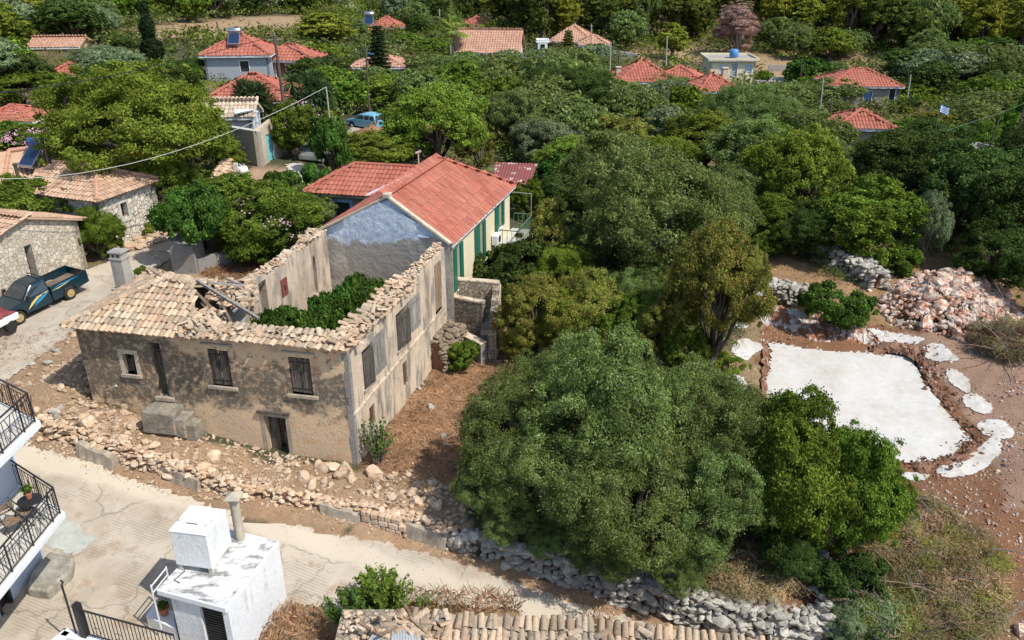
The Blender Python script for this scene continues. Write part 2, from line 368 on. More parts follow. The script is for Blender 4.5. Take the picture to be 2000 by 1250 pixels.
def gable_blue():
    t = NT('blue_grey_render'); X, Y, Z = t.sep()[:3]
    zz = t.math('ADD', Z, t.math('MULTIPLY', t.math('SUBTRACT', t.noise(.9, 5, .6), .5), 1.6))
    xs = t.math('MULTIPLY', X, -.12)
    up = t.ramp(t.math('ADD', zz, xs), 5.0, 5.15)
    grey = t.mix(t.noise(2.5, 5), (.40,.365,.31), (.50,.455,.39)); blue = t.mix(t.ramp(t.noise(3, 6, .7), .4, .65), (.52,.60,.72), (.74,.80,.87)); blue = t.mix(t.ramp(t.noise(4.5, 6, .75), .58, .64, 0, .8), blue, (.40,.42,.44))
    c = t.mix(up, grey, blue); c = t.vmul(c, .8, 1.2, t.noise(20, 5, .7)); t.bump(t.noise(2.6, 6, .62), .6, .12); return t.done(c, .9)
PL_BLUE = gable_blue()
WHITE_ST = streaky('stained_white_paint', (.74,.75,.75), (.69,.70,.71), (.46,.44,.41), (.52,.44,.36), .60, .78, .45)
WHITE = pm('white_paint', (.74,.75,.75), (.68,.70,.71), 1.2, 12, .07, rough=.85, bump=.1)
PALEBLUE = pm('pale_blue_paint', (.50,.555,.63), (.45,.50,.58), 1.2, 12, .07, rough=.85, bump=.1)
YELLOW = pm('cream_yellow_paint', (.74,.66,.45), (.70,.62,.42), 1.2, 12, .06, rough=.85, bump=.1)
GREYWALL = pm('grey_wall_render', (.30,.275,.235), (.25,.23,.20), 1.2, 12, .14, rough=.9, bump=.3)
BEIGE = pm('beige_render', (.52,.44,.33), (.44,.37,.28), .8, 12, .16, c3=(.30,.25,.19), bump=.3)
WOOD_D = pm('weathered_dark_wood', (.060,.048,.040), (.13,.108,.09), 2, 30, .35, stretch=(6,6,.7), bump=.4, rnd=.25)
WOOD_G = pm('weathered_grey_wood', (.20,.18,.16), (.32,.29,.255), 2, 30, .3, stretch=(6,6,.7), bump=.4, rnd=.2)
WOOD_B = pm('weathered_brown_wood', (.17,.115,.075), (.27,.19,.125), 2, 30, .3, stretch=(6,6,.7), bump=.4, rnd=.25)
STONE_SILL = pm('sill_stone', (.40,.335,.25), (.29,.25,.20), 3, 22, .2, bump=.3)
CONC = pm('grey_concrete', (.36,.34,.30), (.27,.255,.23), 2, 18, .2, bump=.3)
CONC_L = pm('light_concrete', (.55,.52,.46), (.46,.43,.37), 1.5, 18, .15, bump=.2)
ROOF_SLAB = pm('weathered_white_slab', (.62,.62,.60), (.24,.235,.225), 1.3, 11, .28, lo=.47, hi=.62, stretch=(1,2.2,1), bump=.3)
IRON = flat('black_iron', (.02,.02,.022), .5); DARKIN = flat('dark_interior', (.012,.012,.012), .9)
GREEN_SH = flat('green_shutter', (.015,.13,.085), .5); GREEN_RAIL = flat('green_rail', (.10,.20,.14), .5)
BLUE_TRIM = flat('blue_trim', (.30,.45,.72), .6); TURQ = pm('turquoise_door_paint', (.16,.50,.52), (.24,.56,.57), 4, 20, .12, stretch=(5,5,.6))
MAUVE = pm('faded_mauve_paint', (.27,.155,.145), (.32,.20,.185), 3, 20, .15, stretch=(4,4,.7))
GLASS = flat('window_glass', (.03,.04,.05), .08, 0, .8); RUSTRED = flat('rust_red_paint', (.20,.055,.045), .8)
STEEL = flat('steel', (.55,.57,.6), .25, .9); TANKBLUE = flat('tank_blue', (.02,.06,.22), .2); PANEL = flat('solar_glass', (.015,.03,.07), .12, 0, .7)
GREYPAINT = flat('grey_paint', (.33,.36,.40), .6); TERRACOTTA = flat('terracotta', (.42,.16,.08), .8)
POLEWOOD = pm('pole_wood', (.085,.065,.05), (.12,.095,.075), 2, 20, .2); CONCPOLE = flat('pole_concrete', (.34,.33,.31), .9)
PEACH = pm('peach_paint', (.66,.36,.20), (.62,.33,.19), 1, 10, .06); PINKW = pm('pale_pink_paint', (.66,.50,.42), (.62,.47,.40), 1, 10, .06)
GREYBLUE = pm('grey_blue_paint', (.33,.38,.44), (.30,.34,.40), 1, 10, .06)

# ---------------------------------------------------------------- rocks and tiles
def ico(sub):
    import bmesh
    bm = bmesh.new(); bmesh.ops.create_icosphere(bm, subdivisions=sub, radius=1.0)
    v = np.array([x.co[:] for x in bm.verts]); f = np.array([[x.index for x in p.verts] for p in bm.faces]); bm.free(); return v, f
ICO1 = ico(1); ICO2 = ico(2); ICO3 = ico(3)
def rock_shape(seed, base=ICO2, planes=11, jag=.05):
    g = np.random.default_rng(seed); V, Fc = base; n = g.normal(size=(planes, 3)); n /= np.linalg.norm(n, axis=1)[:, None]
    h = g.uniform(.5, .85, planes); d = V @ n.T; rr = np.where(d > .12, h / np.maximum(d, .12), 9).min(axis=1); rr = np.minimum(rr, 1.45); rr = rr/rr.mean()*.86
    W = V * rr[:, None] * g.uniform(.8, 1.2, 3) ; W += g.normal(size=W.shape) * jag * .5; return W, Fc
ROCKS1 = [rock_shape(100+i, ICO1, 10, .09) for i in range(10)]
ROCKS3 = [rock_shape(300+i, ICO2, 10, .02) for i in range(12)]
ROCKS2 = [rock_shape(200+i, ICO2, 12, .03) for i in range(9)]
def rotmats(n, g, tilt=1.0):
    a = g.uniform(0, 2*np.pi, n); b = g.normal(0, .5*tilt, n); c = g.normal(0, .5*tilt, n)
    ca, sa, cb, sb, cc, sc_ = np.cos(a), np.sin(a), np.cos(b), np.sin(b), np.cos(c), np.sin(c)
    M_ = np.zeros((n, 3, 3)); M_[:,0,0] = ca*cb; M_[:,0,1] = ca*sb*sc_-sa*cc; M_[:,0,2] = ca*sb*cc+sa*sc_
    M_[:,1,0] = sa*cb; M_[:,1,1] = sa*sb*sc_+ca*cc; M_[:,1,2] = sa*sb*cc-ca*sc_; M_[:,2,0] = -sb; M_[:,2,1] = cb*sc_; M_[:,2,2] = cb*cc
    return M_
def stones(name, pts, sizes, mats, parent=None, shapes=ROCKS1, g=None, flatk=(1,1,1), tilt=1.0, midx=None, loc=(0,0,0)):
    """many stones in ONE mesh (surface of a wall, or small rubble). pts (n,3), sizes (n,)"""
    g = g or rng; pts = np.asarray(pts) - np.array(loc); n = len(pts); sizes = np.asarray(sizes); Vs = []; Fs = []; Rn = []; Mi = []; off = 0
    kind = g.integers(0, len(shapes), n); Rm = rotmats(n, g, tilt)
    for k in range(len(shapes)):
        idx = np.where(kind == k)[0]
        if not len(idx): continue
        V, Fc = shapes[k]; S = sizes[idx, None] if sizes.ndim == 1 else sizes[idx]
        W = np.einsum('nij,vj->nvi', Rm[idx], V) * (S * np.array(flatk))[:, None, :] + pts[idx][:, None, :]
        Vs.append(W.reshape(-1, 3)); Fs.append((Fc[None] + (np.arange(len(idx)) * len(V))[:, None, None] + off).reshape(-1, 3)); off += len(idx) * len(V)
        Rn.append(np.repeat(g.random(len(idx)), len(V)))
        if midx is not None: Mi.append(np.repeat(np.asarray(midx)[idx], len(Fc)))
    return np_mesh(name, np.concatenate(Vs), np.concatenate(Fs), mats, parent, np.concatenate(Rn), np.concatenate(Mi) if midx is not None else None, nside=3, loc=loc if parent is None else None)
def inpoly(px, py, poly):
    px = np.asarray(px); py = np.asarray(py); c = np.zeros(px.shape, bool); n = len(poly); j = n-1
    for i in range(n):
        xi, yi = poly[i][:2]; xj, yj = poly[j][:2]
        with np.errstate(divide='ignore', invalid='ignore'):
            c ^= ((yi > py) != (yj > py)) & (px < (xj-xi)*(py-yi)/((yj-yi) if yj != yi else 1e-9)+xi)
        j = i
    return c
def tile_field(poly, pitch, L, arc, jit=0.0, g=None, seg=4, lift=.03, drop=0.0, keep=None, over=.12, holes=None):
    """curved clay tiles over a planar 3D polygon whose first edge is the eave. returns V,F,rnd"""
    g = g or rng; P = [Vector(p) for p in poly]; u = (P[1]-P[0]); u.normalize()
    nn = Vector((0,0,0))
    for i in range(len(P)): nn += P[i].cross(P[(i+1) % len(P)])
    nn.normalize();
    if nn.z < 0: nn = -nn
    v = nn.cross(u).normalized()
    if v.z < 0: v = -v
    q = [((p-P[0]).dot(u), (p-P[0]).dot(v)) for p in P]; U0, U1 = min(a for a,b in q), max(a for a,b in q); V1 = max(b for a,b in q)
    nu = int((U1-U0)/pitch)+2; nv = int((V1+over)/L)+2
    I, J = np.meshgrid(np.arange(nu), np.arange(nv)); I = I.ravel(); J = J.ravel()
    cu = U0+(I+.5)*pitch; cv = J*L - over; ins = inpoly(cu, np.maximum(cv+L*.5, .02), q) | inpoly(cu, np.maximum(cv+L*.12,.02), q)
    if holes is not None: ins &= ~holes(cu, cv)
    if drop: ins &= g.random(len(ins)) > drop
    cu = cu[ins]; cv = cv[ins]; n = len(cu)
    if n == 0: return np.zeros((0,3)), np.zeros((0,4), int), np.zeros(0)
    ju = g.normal(0, jit*.25*pitch, n); jv = g.normal(0, jit*.12*L, n); ja = g.normal(0, jit*.09, n); jh = np.abs(g.normal(0, jit*.02, n))
    th_ = np.linspace(0, math.pi, seg+1); au = -np.cos(th_)*pitch*.5; ah = np.sin(th_)*arc
    Ll = L*1.18
    loc_u = np.concatenate([au*.98, au*.80]); loc_v = np.concatenate([np.zeros(seg+1), np.full(seg+1, Ll)]); loc_h = np.concatenate([ah+lift, ah*.9])
    lu = loc_u[None]*np.cos(ja)[:,None] - loc_v[None]*np.sin(ja)[:,None]; lv = loc_u[None]*np.sin(ja)[:,None] + loc_v[None]*np.cos(ja)[:,None]
    Uc = cu[:,None]+ju[:,None]+lu; Vc = cv[:,None]+jv[:,None]+lv; H = loc_h[None]+jh[:,None]
    # keep the upper ends inside the roof plane
    P0 = np.array(P[0]); W = P0 + Uc[...,None]*np.array(u) + Vc[...,None]*np.array(v) + H[...,None]*np.array(nn)
    m = 2*(seg+1); f = [[k, k+1, seg+1+k+1, seg+1+k] for k in range(seg)] + [[0, seg+1, seg+1, 0]]*0
    F_ = (np.array(f)[None] + (np.arange(n)*m)[:,None,None]).reshape(-1, 4)
    return W.reshape(-1,3), F_, np.repeat(g.random(n), m)
def tiles_obj(name, polys, mat, parent, pitch=.23, L=.36, arc=.075, jit=.3, seg=4, lift=.03, base=True, basem=None, thick=.05, drop=0, holes=None, over=.12, g=None):
    Vs, Fs, Rs = [], [], []; off = 0
    org = np.zeros(3); p = parent
    while p is not None: org = org + np.array(p.location); p = p.parent
    for poly in polys:
        V, F_, r_ = tile_field(poly, pitch, L, arc, jit, g, seg, lift, drop, over=over, holes=holes)
        Vs.append(V-org); Fs.append(F_+off); Rs.append(r_); off += len(V)
        if base:   # solid deck under the tiles (top face, bottom face, sides as quads)
            P = np.array([list(q) for q in poly], float) - org; n = len(P)
            if n == 3: P = np.vstack([P, P[2]*.5+P[0]*.5]); n = 4
            nn = np.cross(P[1]-P[0], P[2]-P[0]); nn = nn/np.linalg.norm(nn); nn = nn if nn[2] > 0 else -nn
            T = np.vstack([P, P-nn*thick]); qs = []
            if n == 4: qs = [[0,1,2,3],[7,6,5,4]]
            else:
                for k in range(1, n-1, 2): qs += [[0,k,k+1,min(k+2,n-1)]]
                qs += [[b+n for b in a][::-1] for a in list(qs)]
            qs += [[i, i+n, (i+1)%n+n, (i+1)%n] for i in range(n)]
            Vs.append(T); Fs.append(np.array(qs)+off); Rs.append(np.full(len(T), .5)); off += len(T)
    return np_mesh(name, np.concatenate(Vs), np.concatenate(Fs), mat, parent, np.concatenate(Rs), smooth=False)

# ---------------------------------------------------------------- foliage
def sph(n, g):
    d = g.normal(size=(n, 3)); return d/np.linalg.norm(d, axis=1)[:, None]
def leaf_cards(C, D, l, w, g, spread=.55, up=.15, hang=0.0, lvar=.35):
    """leaf quads at C with facing about D. returns V,F,rnd"""
    n = len(C); nrm = D + g.normal(size=(n,3))*spread; nrm[:,2] += up; nrm /= np.linalg.norm(nrm,axis=1)[:,None]
    a = g.normal(size=(n,3)); a[:,2] -= hang; a -= (a*nrm).sum(1)[:,None]*nrm; a /= np.linalg.norm(a,axis=1)[:,None]; b = np.cross(nrm, a)
    ll = (l*g.uniform(1-lvar, 1+lvar, n))[:,None]*.5; ww = (w*g.uniform(1-lvar, 1+lvar, n))[:,None]*.5
    V = np.stack([C-a*ll, C+b*ww-a*ll*.1, C+a*ll, C-b*ww-a*ll*.1], axis=1).reshape(-1,3)
    F_ = np.arange(4*n).reshape(-1,4); return V, F_, np.repeat(g.random(n), 4)
def clump_crown(g, rx, rz, cz, lobes, sub, lobe_r=(.38,.6), sub_r=(.10,.2), flat_bottom=-.35, hole=0.0, shape='round'):
    """sub-clump centres (n,3), radii, outward directions of a crown about (0,0,cz)"""
    Lc = []; 
    for i in range(lobes):
        for _ in range(30):
            d = g.normal(size=3); d /= np.linalg.norm(d); d[2] = abs(d[2]) if g.random() < .55 else d[2]
            if d[2] < flat_bottom: continue
            rr = g.uniform(.42, .8); c = np.array([d[0]*rx*rr, d[1]*rx*rr, d[2]*rz*rr])
            if shape == 'cone': k = 1-(c[2]+rz)/(2*rz)*.8; c[0]*=k*1.2; c[1]*=k*1.2
            break
        Lc.append((c, g.uniform(*lobe_r)))
    Cs, Rs, Ds = [], [], []
    for c, lr in Lc:
        d = sph(sub, g); r_ = lr*np.array([rx, rx, rz*.9]); p = c + d*r_*g.uniform(.8,1.05,(sub,1))
        o = p/np.array([rx,rx,rz]); keep = (np.linalg.norm(o, axis=1) > .5) & (o[:,2] > flat_bottom-.25) & (np.linalg.norm(o, axis=1) < 1.2)
        p = p[keep]; d = d[keep]; Cs.append(p); Ds.append(d); Rs.append(g.uniform(*sub_r, len(p))*rx)
    C = np.concatenate(Cs); D = np.concatenate(Ds); r_ = np.concatenate(Rs)
    if hole: k = g.random(len(C)) > hole; C, D, r_ = C[k], D[k], r_[k]
    ns = len(C)//5; k = g.choice(len(C), ns); E = C[k]/np.array([rx,rx,rz]); E /= np.maximum(np.linalg.norm(E,axis=1),.3)[:,None]; s_ = g.uniform(.94,1.05,(ns,1))
    C = np.concatenate([C, E*s_*np.array([rx,rx,rz])]); D = np.concatenate([D, E]); r_ = np.concatenate([r_, g.uniform(.045,.085,ns)*rx])
    C = C + np.array([0,0,cz]); return C, r_, D, Lc
def crown_leaves(C, r_, D, n, l, w, g, spread=.6, up=.2, hang=0, squash=.75):
    p = r_**2; p = p/p.sum(); k = g.choice(len(C), n, p=p); d = sph(n, g); s = (d*D[k]).sum(1); d = np.where((s < -.2)[:,None], -d, d)
    ext = np.where(g.random((n,1)) < .16, g.uniform(1.0,1.65,(n,1)), g.uniform(.55,1.08,(n,1))); P = C[k] + d*r_[k][:,None]*np.array([1,1,squash])*ext; return leaf_cards(P, d*.7+D[k]*.35, l, w, g, spread, up, hang)
def limbs(g, H0, rt, targets, lean=(0,0)):
    m = MB(); top = Vector((lean[0], lean[1], H0)); m.tube([(0,0,-.4),(lean[0]*.3,lean[1]*.3,H0*.4),top], [rt*1.35, rt, rt*.8], 7)
    for t in targets:
        t = Vector(t); mid = top.lerp(t, .5)+Vector(g.normal(0,.12,3)*(t-top).length); m.tube([top-Vector((0,0,rt)), mid, t], [rt*.6, rt*.36, rt*.1], 5)
        for _ in range(2):
            e = mid.lerp(t,.8) + Vector(g.normal(0, .09, 3)*(t-top).length); m.tube([mid, mid.lerp(e,.6)+Vector(g.normal(0,.05,3)), e], [rt*.3, rt*.16, rt*.05], 4)
    return m
SPEC = {
 # kind: (leafmat, bark, rx, H, crown half height, n leaves(near), leaf l, w, lobes, sub, hole, hang, name, category)
 'olive':  (L_OLIVE, BARK_G, 3.2, 5.6, 2.6, .125,.042, 15, 46, .14, .3, 'olive_tree'),
 'silver': (L_OLIVE2, BARK_G, 3.0, 5.0, 2.35, .125,.044, 14, 44, .14, .3, 'olive_tree'),
 'green':  (L_GREEN, BARK, 2.8, 5.2, 2.5, .12,.07, 15, 40, .12, 0, 'leafy_tree'),
 'dark':   (L_DARK, BARK, 3.4, 6.6, 3.1, .12,.07, 17, 46, .08, 0, 'oak_tree'),
 'yellow': (L_YEL, BARK, 3.0, 5.8, 2.75, .115,.055, 16, 42, .18, .2, 'almond_tree'),
 'brown':  (L_BROWN, BARK, 2.6, 5.0, 2.35, .11,.055, 14, 34, .36, .2, 'thinning_tree'),
 'pine':   (L_PINE, BARK, 3.2, 10.5, 4.6, .2,.06, 20, 28, .08, 0, 'pine_tree'),
 'pined':  (L_PINED, BARK, 3.2, 10.0, 4.5, .2,.06, 20, 28, .08, 0, 'pine_tree'),
 'dead':   (L_DEAD, BARK_G, 3.6, 9.5, 4.5, .2,.05, 18, 32, .15, 0, 'dead_pine_tree'),
}
PROTO = {}
def tree_mesh(kind, level, var):
    """mesh pair (trunk, crown) for a kind at a level of detail: 0 near, 1 middle, 2 far"""
    key = (kind, level, var)
    if key in PROTO: return PROTO[key]
    lm, bk, rx, H, rz, l, w, lobes, sub, hole, hang, nm = SPEC[kind]
    g = np.random.default_rng(hash((len(kind)*31+ord(kind[0])*7+ord(kind[-1]), level*0, var)) % 100000)
    cz = H - rz; shape = 'cone' if kind in ('pine','pined','dead') else 'round'
    C, r_, D, Lc = clump_crown(g, rx, rz, cz, lobes, sub, hole=hole, shape=shape, flat_bottom=-.85, sub_r=(.07,.15) if shape=='round' else (.11,.2), lobe_r=(.26,.48) if shape=='round' else (.24,.40))
    k = (1.0, 1.35, 2.9)[level]; n = int((90000, 52000, 12000)[level]*(.75 if kind == 'brown' else 1))
    lw = (l*k*.98, w*k*(1.15 if level else 1)); sq = .75 if shape == 'round' else .5
    V, F_, rn = crown_leaves(C, r_, D, n, lw[0], lw[1], g, hang=hang, squash=sq, up=.2 if shape=='round' else .45)
    co = np_mesh(nm+'_crown_source', V, F_, lm, rnd=rn); 
    tg = [tuple(np.array(c)*.85+np.array([0,0,cz])) for c, lr in Lc][: (9 if level < 2 else 5)]
    tm = limbs(g, max(cz-rz*.75, H*.18), .055*H*(.75 if shape=='cone' else 1), tg).build(nm+'_trunk_source', bk, smooth=True)
    PROTO[key] = (tm.data, co.data, rx, H, nm)
    bpy.data.objects.remove(co); bpy.data.objects.remove(tm); return PROTO[key]
def plant_tree(kind, pos, radius, height, label, group=None, level=1, var=None, cat=None, rz=None, name=None):
    var = random.randrange(3) if var is None else var
    tmesh, cmesh, rx, H, nm = tree_mesh(kind, level, var)
    t = thing(name or nm, label, cat or ('tree' if name is None else name.split('_')[-1]), pos, random.uniform(0, 6.28) if rz is None else rz, group)
    s = (radius/rx, radius/rx, height/H)
    for nm2, me in (('trunk', tmesh), ('crown', cmesh)):
        o = bpy.data.objects.new(nm2, me); COL.objects.link(o); o.parent = t; o.scale = s
    return t

# ---------------------------------------------------------------- ground, roads, walls
def vnoise(X, Y, seed=0):
    xi = np.floor(X).astype(int); yi = np.floor(Y).astype(int); fx = X-xi; fy = Y-yi; fx = fx*fx*(3-2*fx); fy = fy*fy*(3-2*fy)
    def h(a, b): n = (a*374761393 + b*668265263 + seed*974711) & 0x7fffffff; n = ((n ^ (n >> 13))*1274126177) & 0x7fffffff; return ((n ^ (n >> 16)) & 0xffff)/65535.0
    return (h(xi,yi)*(1-fx)+h(xi+1,yi)*fx)*(1-fy)+(h(xi,yi+1)*(1-fx)+h(xi+1,yi+1)*fx)*fy
def fbm(X, Y, s=1.0, o=4, seed=0):
    out = 0; a = .5; X = np.asarray(X,float)/s; Y = np.asarray(Y,float)/s; t = 0
    for i in range(o): out = out + a*vnoise(X, Y, seed+i*17); t += a; a *= .5; X = X*2.03+3.1; Y = Y*2.03+1.7
    return out/t
def poly_px(pts):
    out = []
    for p in pts:
        q = PT(p[0], p[1]) if p[1] < 1400 else PZ(p[0], p[1], -1.5); out.append((q.x, q.y))
    return out
ROAD_LOW = poly_px([(-260,850),(-60,845),(40,866),(100,878),(160,900),(300,948),(500,1018),(600,1030),(712,1052),(890,1098),(1000,1135),(1120,1178),(1230,1210),(1400,1262),(1640,1340),
                    (1700,1450),(1400,1300),(1300,1252),(1150,1222),(1000,1195),(810,1172),(640,1195),(575,1180),(440,1300),(440,1500),(-300,1500)])
ROAD_UP = poly_px([(-300,740),(-100,665),(0,618),(100,560),(175,524),(262,488),(340,450),(372,430),(384,452),(340,497),(262,556),(140,648),(92,686),(30,730),(-20,775),(-60,810),(-260,865)])
ROAD_FAR = poly_px([(600,-12),(640,2),(700,22),(735,30),(740,24),(690,6),(660,-12)])
DRIVE = poly_px([(560,322),(590,318),(618,335),(622,372),(600,385),(560,350)])
def blob(poly, X, Y, warp=.5, s=1.2, seed=3):
    return inpoly(X + (fbm(X,Y,s,3,seed)-.5)*2*warp, Y + (fbm(X,Y,s,3,seed+9)-.5)*2*warp, poly)
C_STRAW = np.array((.33,.205,.105)); C_RED = np.array((.245,.122,.062)); C_RUB = np.array((.40,.27,.165)); C_GREEN = np.array((.075,.075,.035)); C_DRY = np.array((.33,.225,.125))
C_PINK = np.array((.34,.215,.145)); C_SHOUL = np.array((.38,.245,.145)); C_PALE = np.array((.50,.42,.33))
REG = [(poly_px(p), c) for p, c in [
  ([(-300,700),(145,640),(185,785),(560,900),(700,915),(760,900),(900,940),(930,1100),(700,1030),(300,960),(60,880),(-200,860)], C_RUB),
  ([(712,905),(850,700),(870,640),(1010,640),(1010,830),(960,960),(720,960)], np.array((.36,.205,.11))),
  ([(700,915),(900,935),(940,1110),(700,1040)], C_RUB),
  ([(40,860),(300,935),(600,1010),(890,1070),(1230,1180),(1640,1280),(1640,1400),(1230,1250),(890,1130),(600,1050),(300,975),(40,880)], C_SHOUL),
  ([(540,1165),(700,1180),(1000,1190),(1500,1300),(1500,1480),(430,1480)], C_DRY),
  ([(1380,470),(1700,470),(1800,640),(1480,680),(1400,640)], C_STRAW),
  ([(1700,470),(2300,470),(2300,700),(1750,600)], C_STRAW*.95),
  ([(1380,600),(1520,590),(1500,820),(1380,780)], np.array((.28,.205,.115))),
  ([(1480,600),(1760,640),(1900,640),(2300,660),(2300,1500),(1500,1500),(1480,1100),(1700,950),(1490,780)], C_RED),
  ([(1760,650),(2300,660),(2300,960),(1960,1000),(1930,850),(1830,740)], C_PINK),
  ([(1700,980),(1800,950),(1960,1080),(2000,1240),(1950,1500),(1600,1500),(1620,1150)], np.array((.25,.155,.085))),
  ([(430,345),(560,320),(600,345),(620,390),(560,410),(480,400),(440,380)], np.array((.44,.29,.19))),
  ([(240,500),(350,470),(400,520),(390,560),(300,560)], np.array((.36,.26,.16))),
  ([(380,500),(560,480),(500,560),(400,560)], np.array((.27,.15,.08))),
  ([(985,460),(1100,450),(1100,480),(1000,480)], C_PALE),
  ([(95,235),(150,235),(150,265),(100,270)], C_DRY),
  ([(680,228),(780,225),(790,275),(690,270)], C_PALE*.9),
  ([(240,74),(330,48),(480,36),(600,30),(600,62),(420,78)], C_DRY*1.05),
  ([(1180,100),(1380,92),(1600,88),(1750,95),(1760,160),(1600,170),(1540,172),(1380,120),(1240,118)], C_DRY),
  ([(1820,120),(1990,130),(1980,160),(1830,170)], C_DRY),
  ([(1490,130),(1560,128),(1560,175),(1500,170)], C_DRY)]]
LUMP_OFF = [ROAD_LOW, ROAD_UP, ROAD_FAR, DRIVE]
def lumps(X, Y):
    a = (fbm(X, Y, 1.3, 4, 5)-.5)*.34 + (fbm(X, Y, 6, 3, 8)-.5)*.35
    return a
xs = np.concatenate([-np.geomspace(900, 27, 46)[:-1], np.arange(-27, 29, .25), np.geomspace(29, 900, 46)])
ys = np.concatenate([np.array([-60,-30,-10,0,5,9,12]), np.arange(14, 52, .25), np.geomspace(52, 300, 70)[1:], np.geomspace(310, 1500, 14)])
GX, GY = np.meshgrid(xs, ys); GZ = TH(GX, GY)
onroad = np.zeros(GX.shape, bool)
for pl in LUMP_OFF: onroad |= inpoly(GX, GY, pl)
PAD = [PZ(*p) for p in [(1505,668,-.45),(1530,672,-.45),(1600,682,-.45),(1700,688,-.45),(1776,690,-.45),(1800,735,-.45),(1845,800,-.45),(1893,855,-.45),(1870,880,-.45),(1800,900,-.45),(1730,897,-.45),(1600,900,-.45),(1490,860,-.45),(1498,760,-.45)]]
padp = [(p.x, p.y) for p in PAD]; onpad = inpoly(GX, GY, padp)
for dx, dy in ((.4,0),(-.4,0),(0,.4),(0,-.4)): onpad |= inpoly(GX+dx, GY+dy, padp)
GZ = GZ + np.where(onroad, -.035, lumps(GX, GY)*np.clip((GY-10)/6,0,1))
GZ = np.where(onpad, -.55, GZ)
col = np.zeros(GX.shape+(3,)) + C_GREEN
dryn = fbm(GX, GY, 9, 4, 21)[...,None]; col = col*(1-np.clip((dryn-.45)*5,0,1)*.75) + C_DRY*.8*np.clip((dryn-.45)*5,0,1)*.75
for pl, c in REG:
    far = min(p[1] for p in pl) > 60
    m = blob(pl, GX, GY, 2.0 if far else .55, 6 if far else 1.3)[...,None]; col = np.where(m, c, col)
under = fbm(GX, GY, 2.2, 4, 33)[...,None]; col = col*(.82+.36*under)
ny, nx = GX.shape
V = np.stack([GX.ravel(), GY.ravel(), GZ.ravel()], 1); ii = (np.arange(ny-1)[:,None]*nx + np.arange(nx-1)[None]).ravel()
def ground_mat():
    t = NT('ground_earth'); c = t.attr('Col', 'Color')
    c = t.vmul(c, .62, 1.35, t.noise(1.6, 6, .72)); c = t.vmul(c, .68, 1.32, t.noise(11, 5, .75))
    st = t.ramp(t.noise(23, 5, .7), .60, .68, 0, .6); c = t.mix(st, c, t.mix(.6, c, (.62,.50,.38)))
    t.bump(t.noise(9, 8, .75), .9, .12); return t.done(c, .95)
gr = np_mesh('ground', V, np.stack([ii, ii+1, ii+nx+1, ii+nx], 1), ground_mat(), smooth=True); gr['kind'] = 'structure'
ca = gr.data.attributes.new('Col', 'FLOAT_COLOR', 'POINT'); ca.data.foreach_set('color', np.concatenate([col.reshape(-1,3), np.ones((nx*ny,1))],1).astype(np.float32).ravel())
def gz(x, y):
    """height of the finished ground mesh"""
    z = th(x, y); X = np.array([x]); Y = np.array([y])
    if any(inpoly(X, Y, pl)[0] for pl in LUMP_OFF): return z
    return z + float(lumps(X, Y)[0])*min(max((y-10)/6,0),1)
def chaikin(poly, n=2):
    for _ in range(n): poly = [q for a, b in zip(poly, poly[1:]+poly[:1]) for q in ((a[0]*.75+b[0]*.25, a[1]*.75+b[1]*.25), (a[0]*.25+b[0]*.75, a[1]*.25+b[1]*.75))]
    return poly
def drape(name, poly, mat, cell, off=.0, warp=.12, fn=None, kind='structure', zfn=None, thick=0):
    x0, x1 = min(p[0] for p in poly)-.5, max(p[0] for p in poly)+.5; y0, y1 = min(p[1] for p in poly)-.5, max(p[1] for p in poly)+.5
    x0, x1, y0, y1 = max(x0,-60), min(x1,70), max(y0,11), y1
    gx = np.arange(x0, x1, cell); gy = np.arange(y0, y1, cell); X, Y = np.meshgrid(gx, gy); hf = (fbm(X, Y, .14, 2, 41)-.5)*min(.22, warp*1.6); ins = blob(poly, X+cell/2+hf, Y+cell/2+hf*1.3, warp, .7)
    Z = (TH(X, Y) if zfn is None else zfn(X, Y)) + off; nx_ = len(gx); I, J = np.nonzero(ins[:-1,:-1]); b = I*nx_+J
    F_ = np.stack([b, b+1, b+nx_+1, b+nx_], 1); used, inv = np.unique(F_, return_inverse=True); P = np.stack([X.ravel(), Y.ravel(), Z.ravel()],1)[used]
    r_ = fn(P[:,0], P[:,1]) if fn else None
    o = np_mesh(name, P, inv.reshape(-1,4), mat, rnd=r_, smooth=True)
    if kind: o['kind'] = kind
    return o
def line_dist(pts, X, Y):
    best = np.full(X.shape, 1e9)
    for a, b in zip(pts[:-1], pts[1:]):
        dx, dy = b[0]-a[0], b[1]-a[1]; t = np.clip(((X-a[0])*dx+(Y-a[1])*dy)/(dx*dx+dy*dy), 0, 1); best = np.minimum(best, np.hypot(X-a[0]-t*dx, Y-a[1]-t*dy))
    return best
BAND = poly_px([(-40,872),(60,890),(200,925),(400,985),(520,1025),(700,1085),(900,1150),(1050,1190),(1200,1215)])
def band_fn(X, Y): return 1-np.clip((line_dist(BAND, X, Y)-.28+ (fbm(X,Y,.8,3,4)-.5)*.5)/.3, 0, 1)
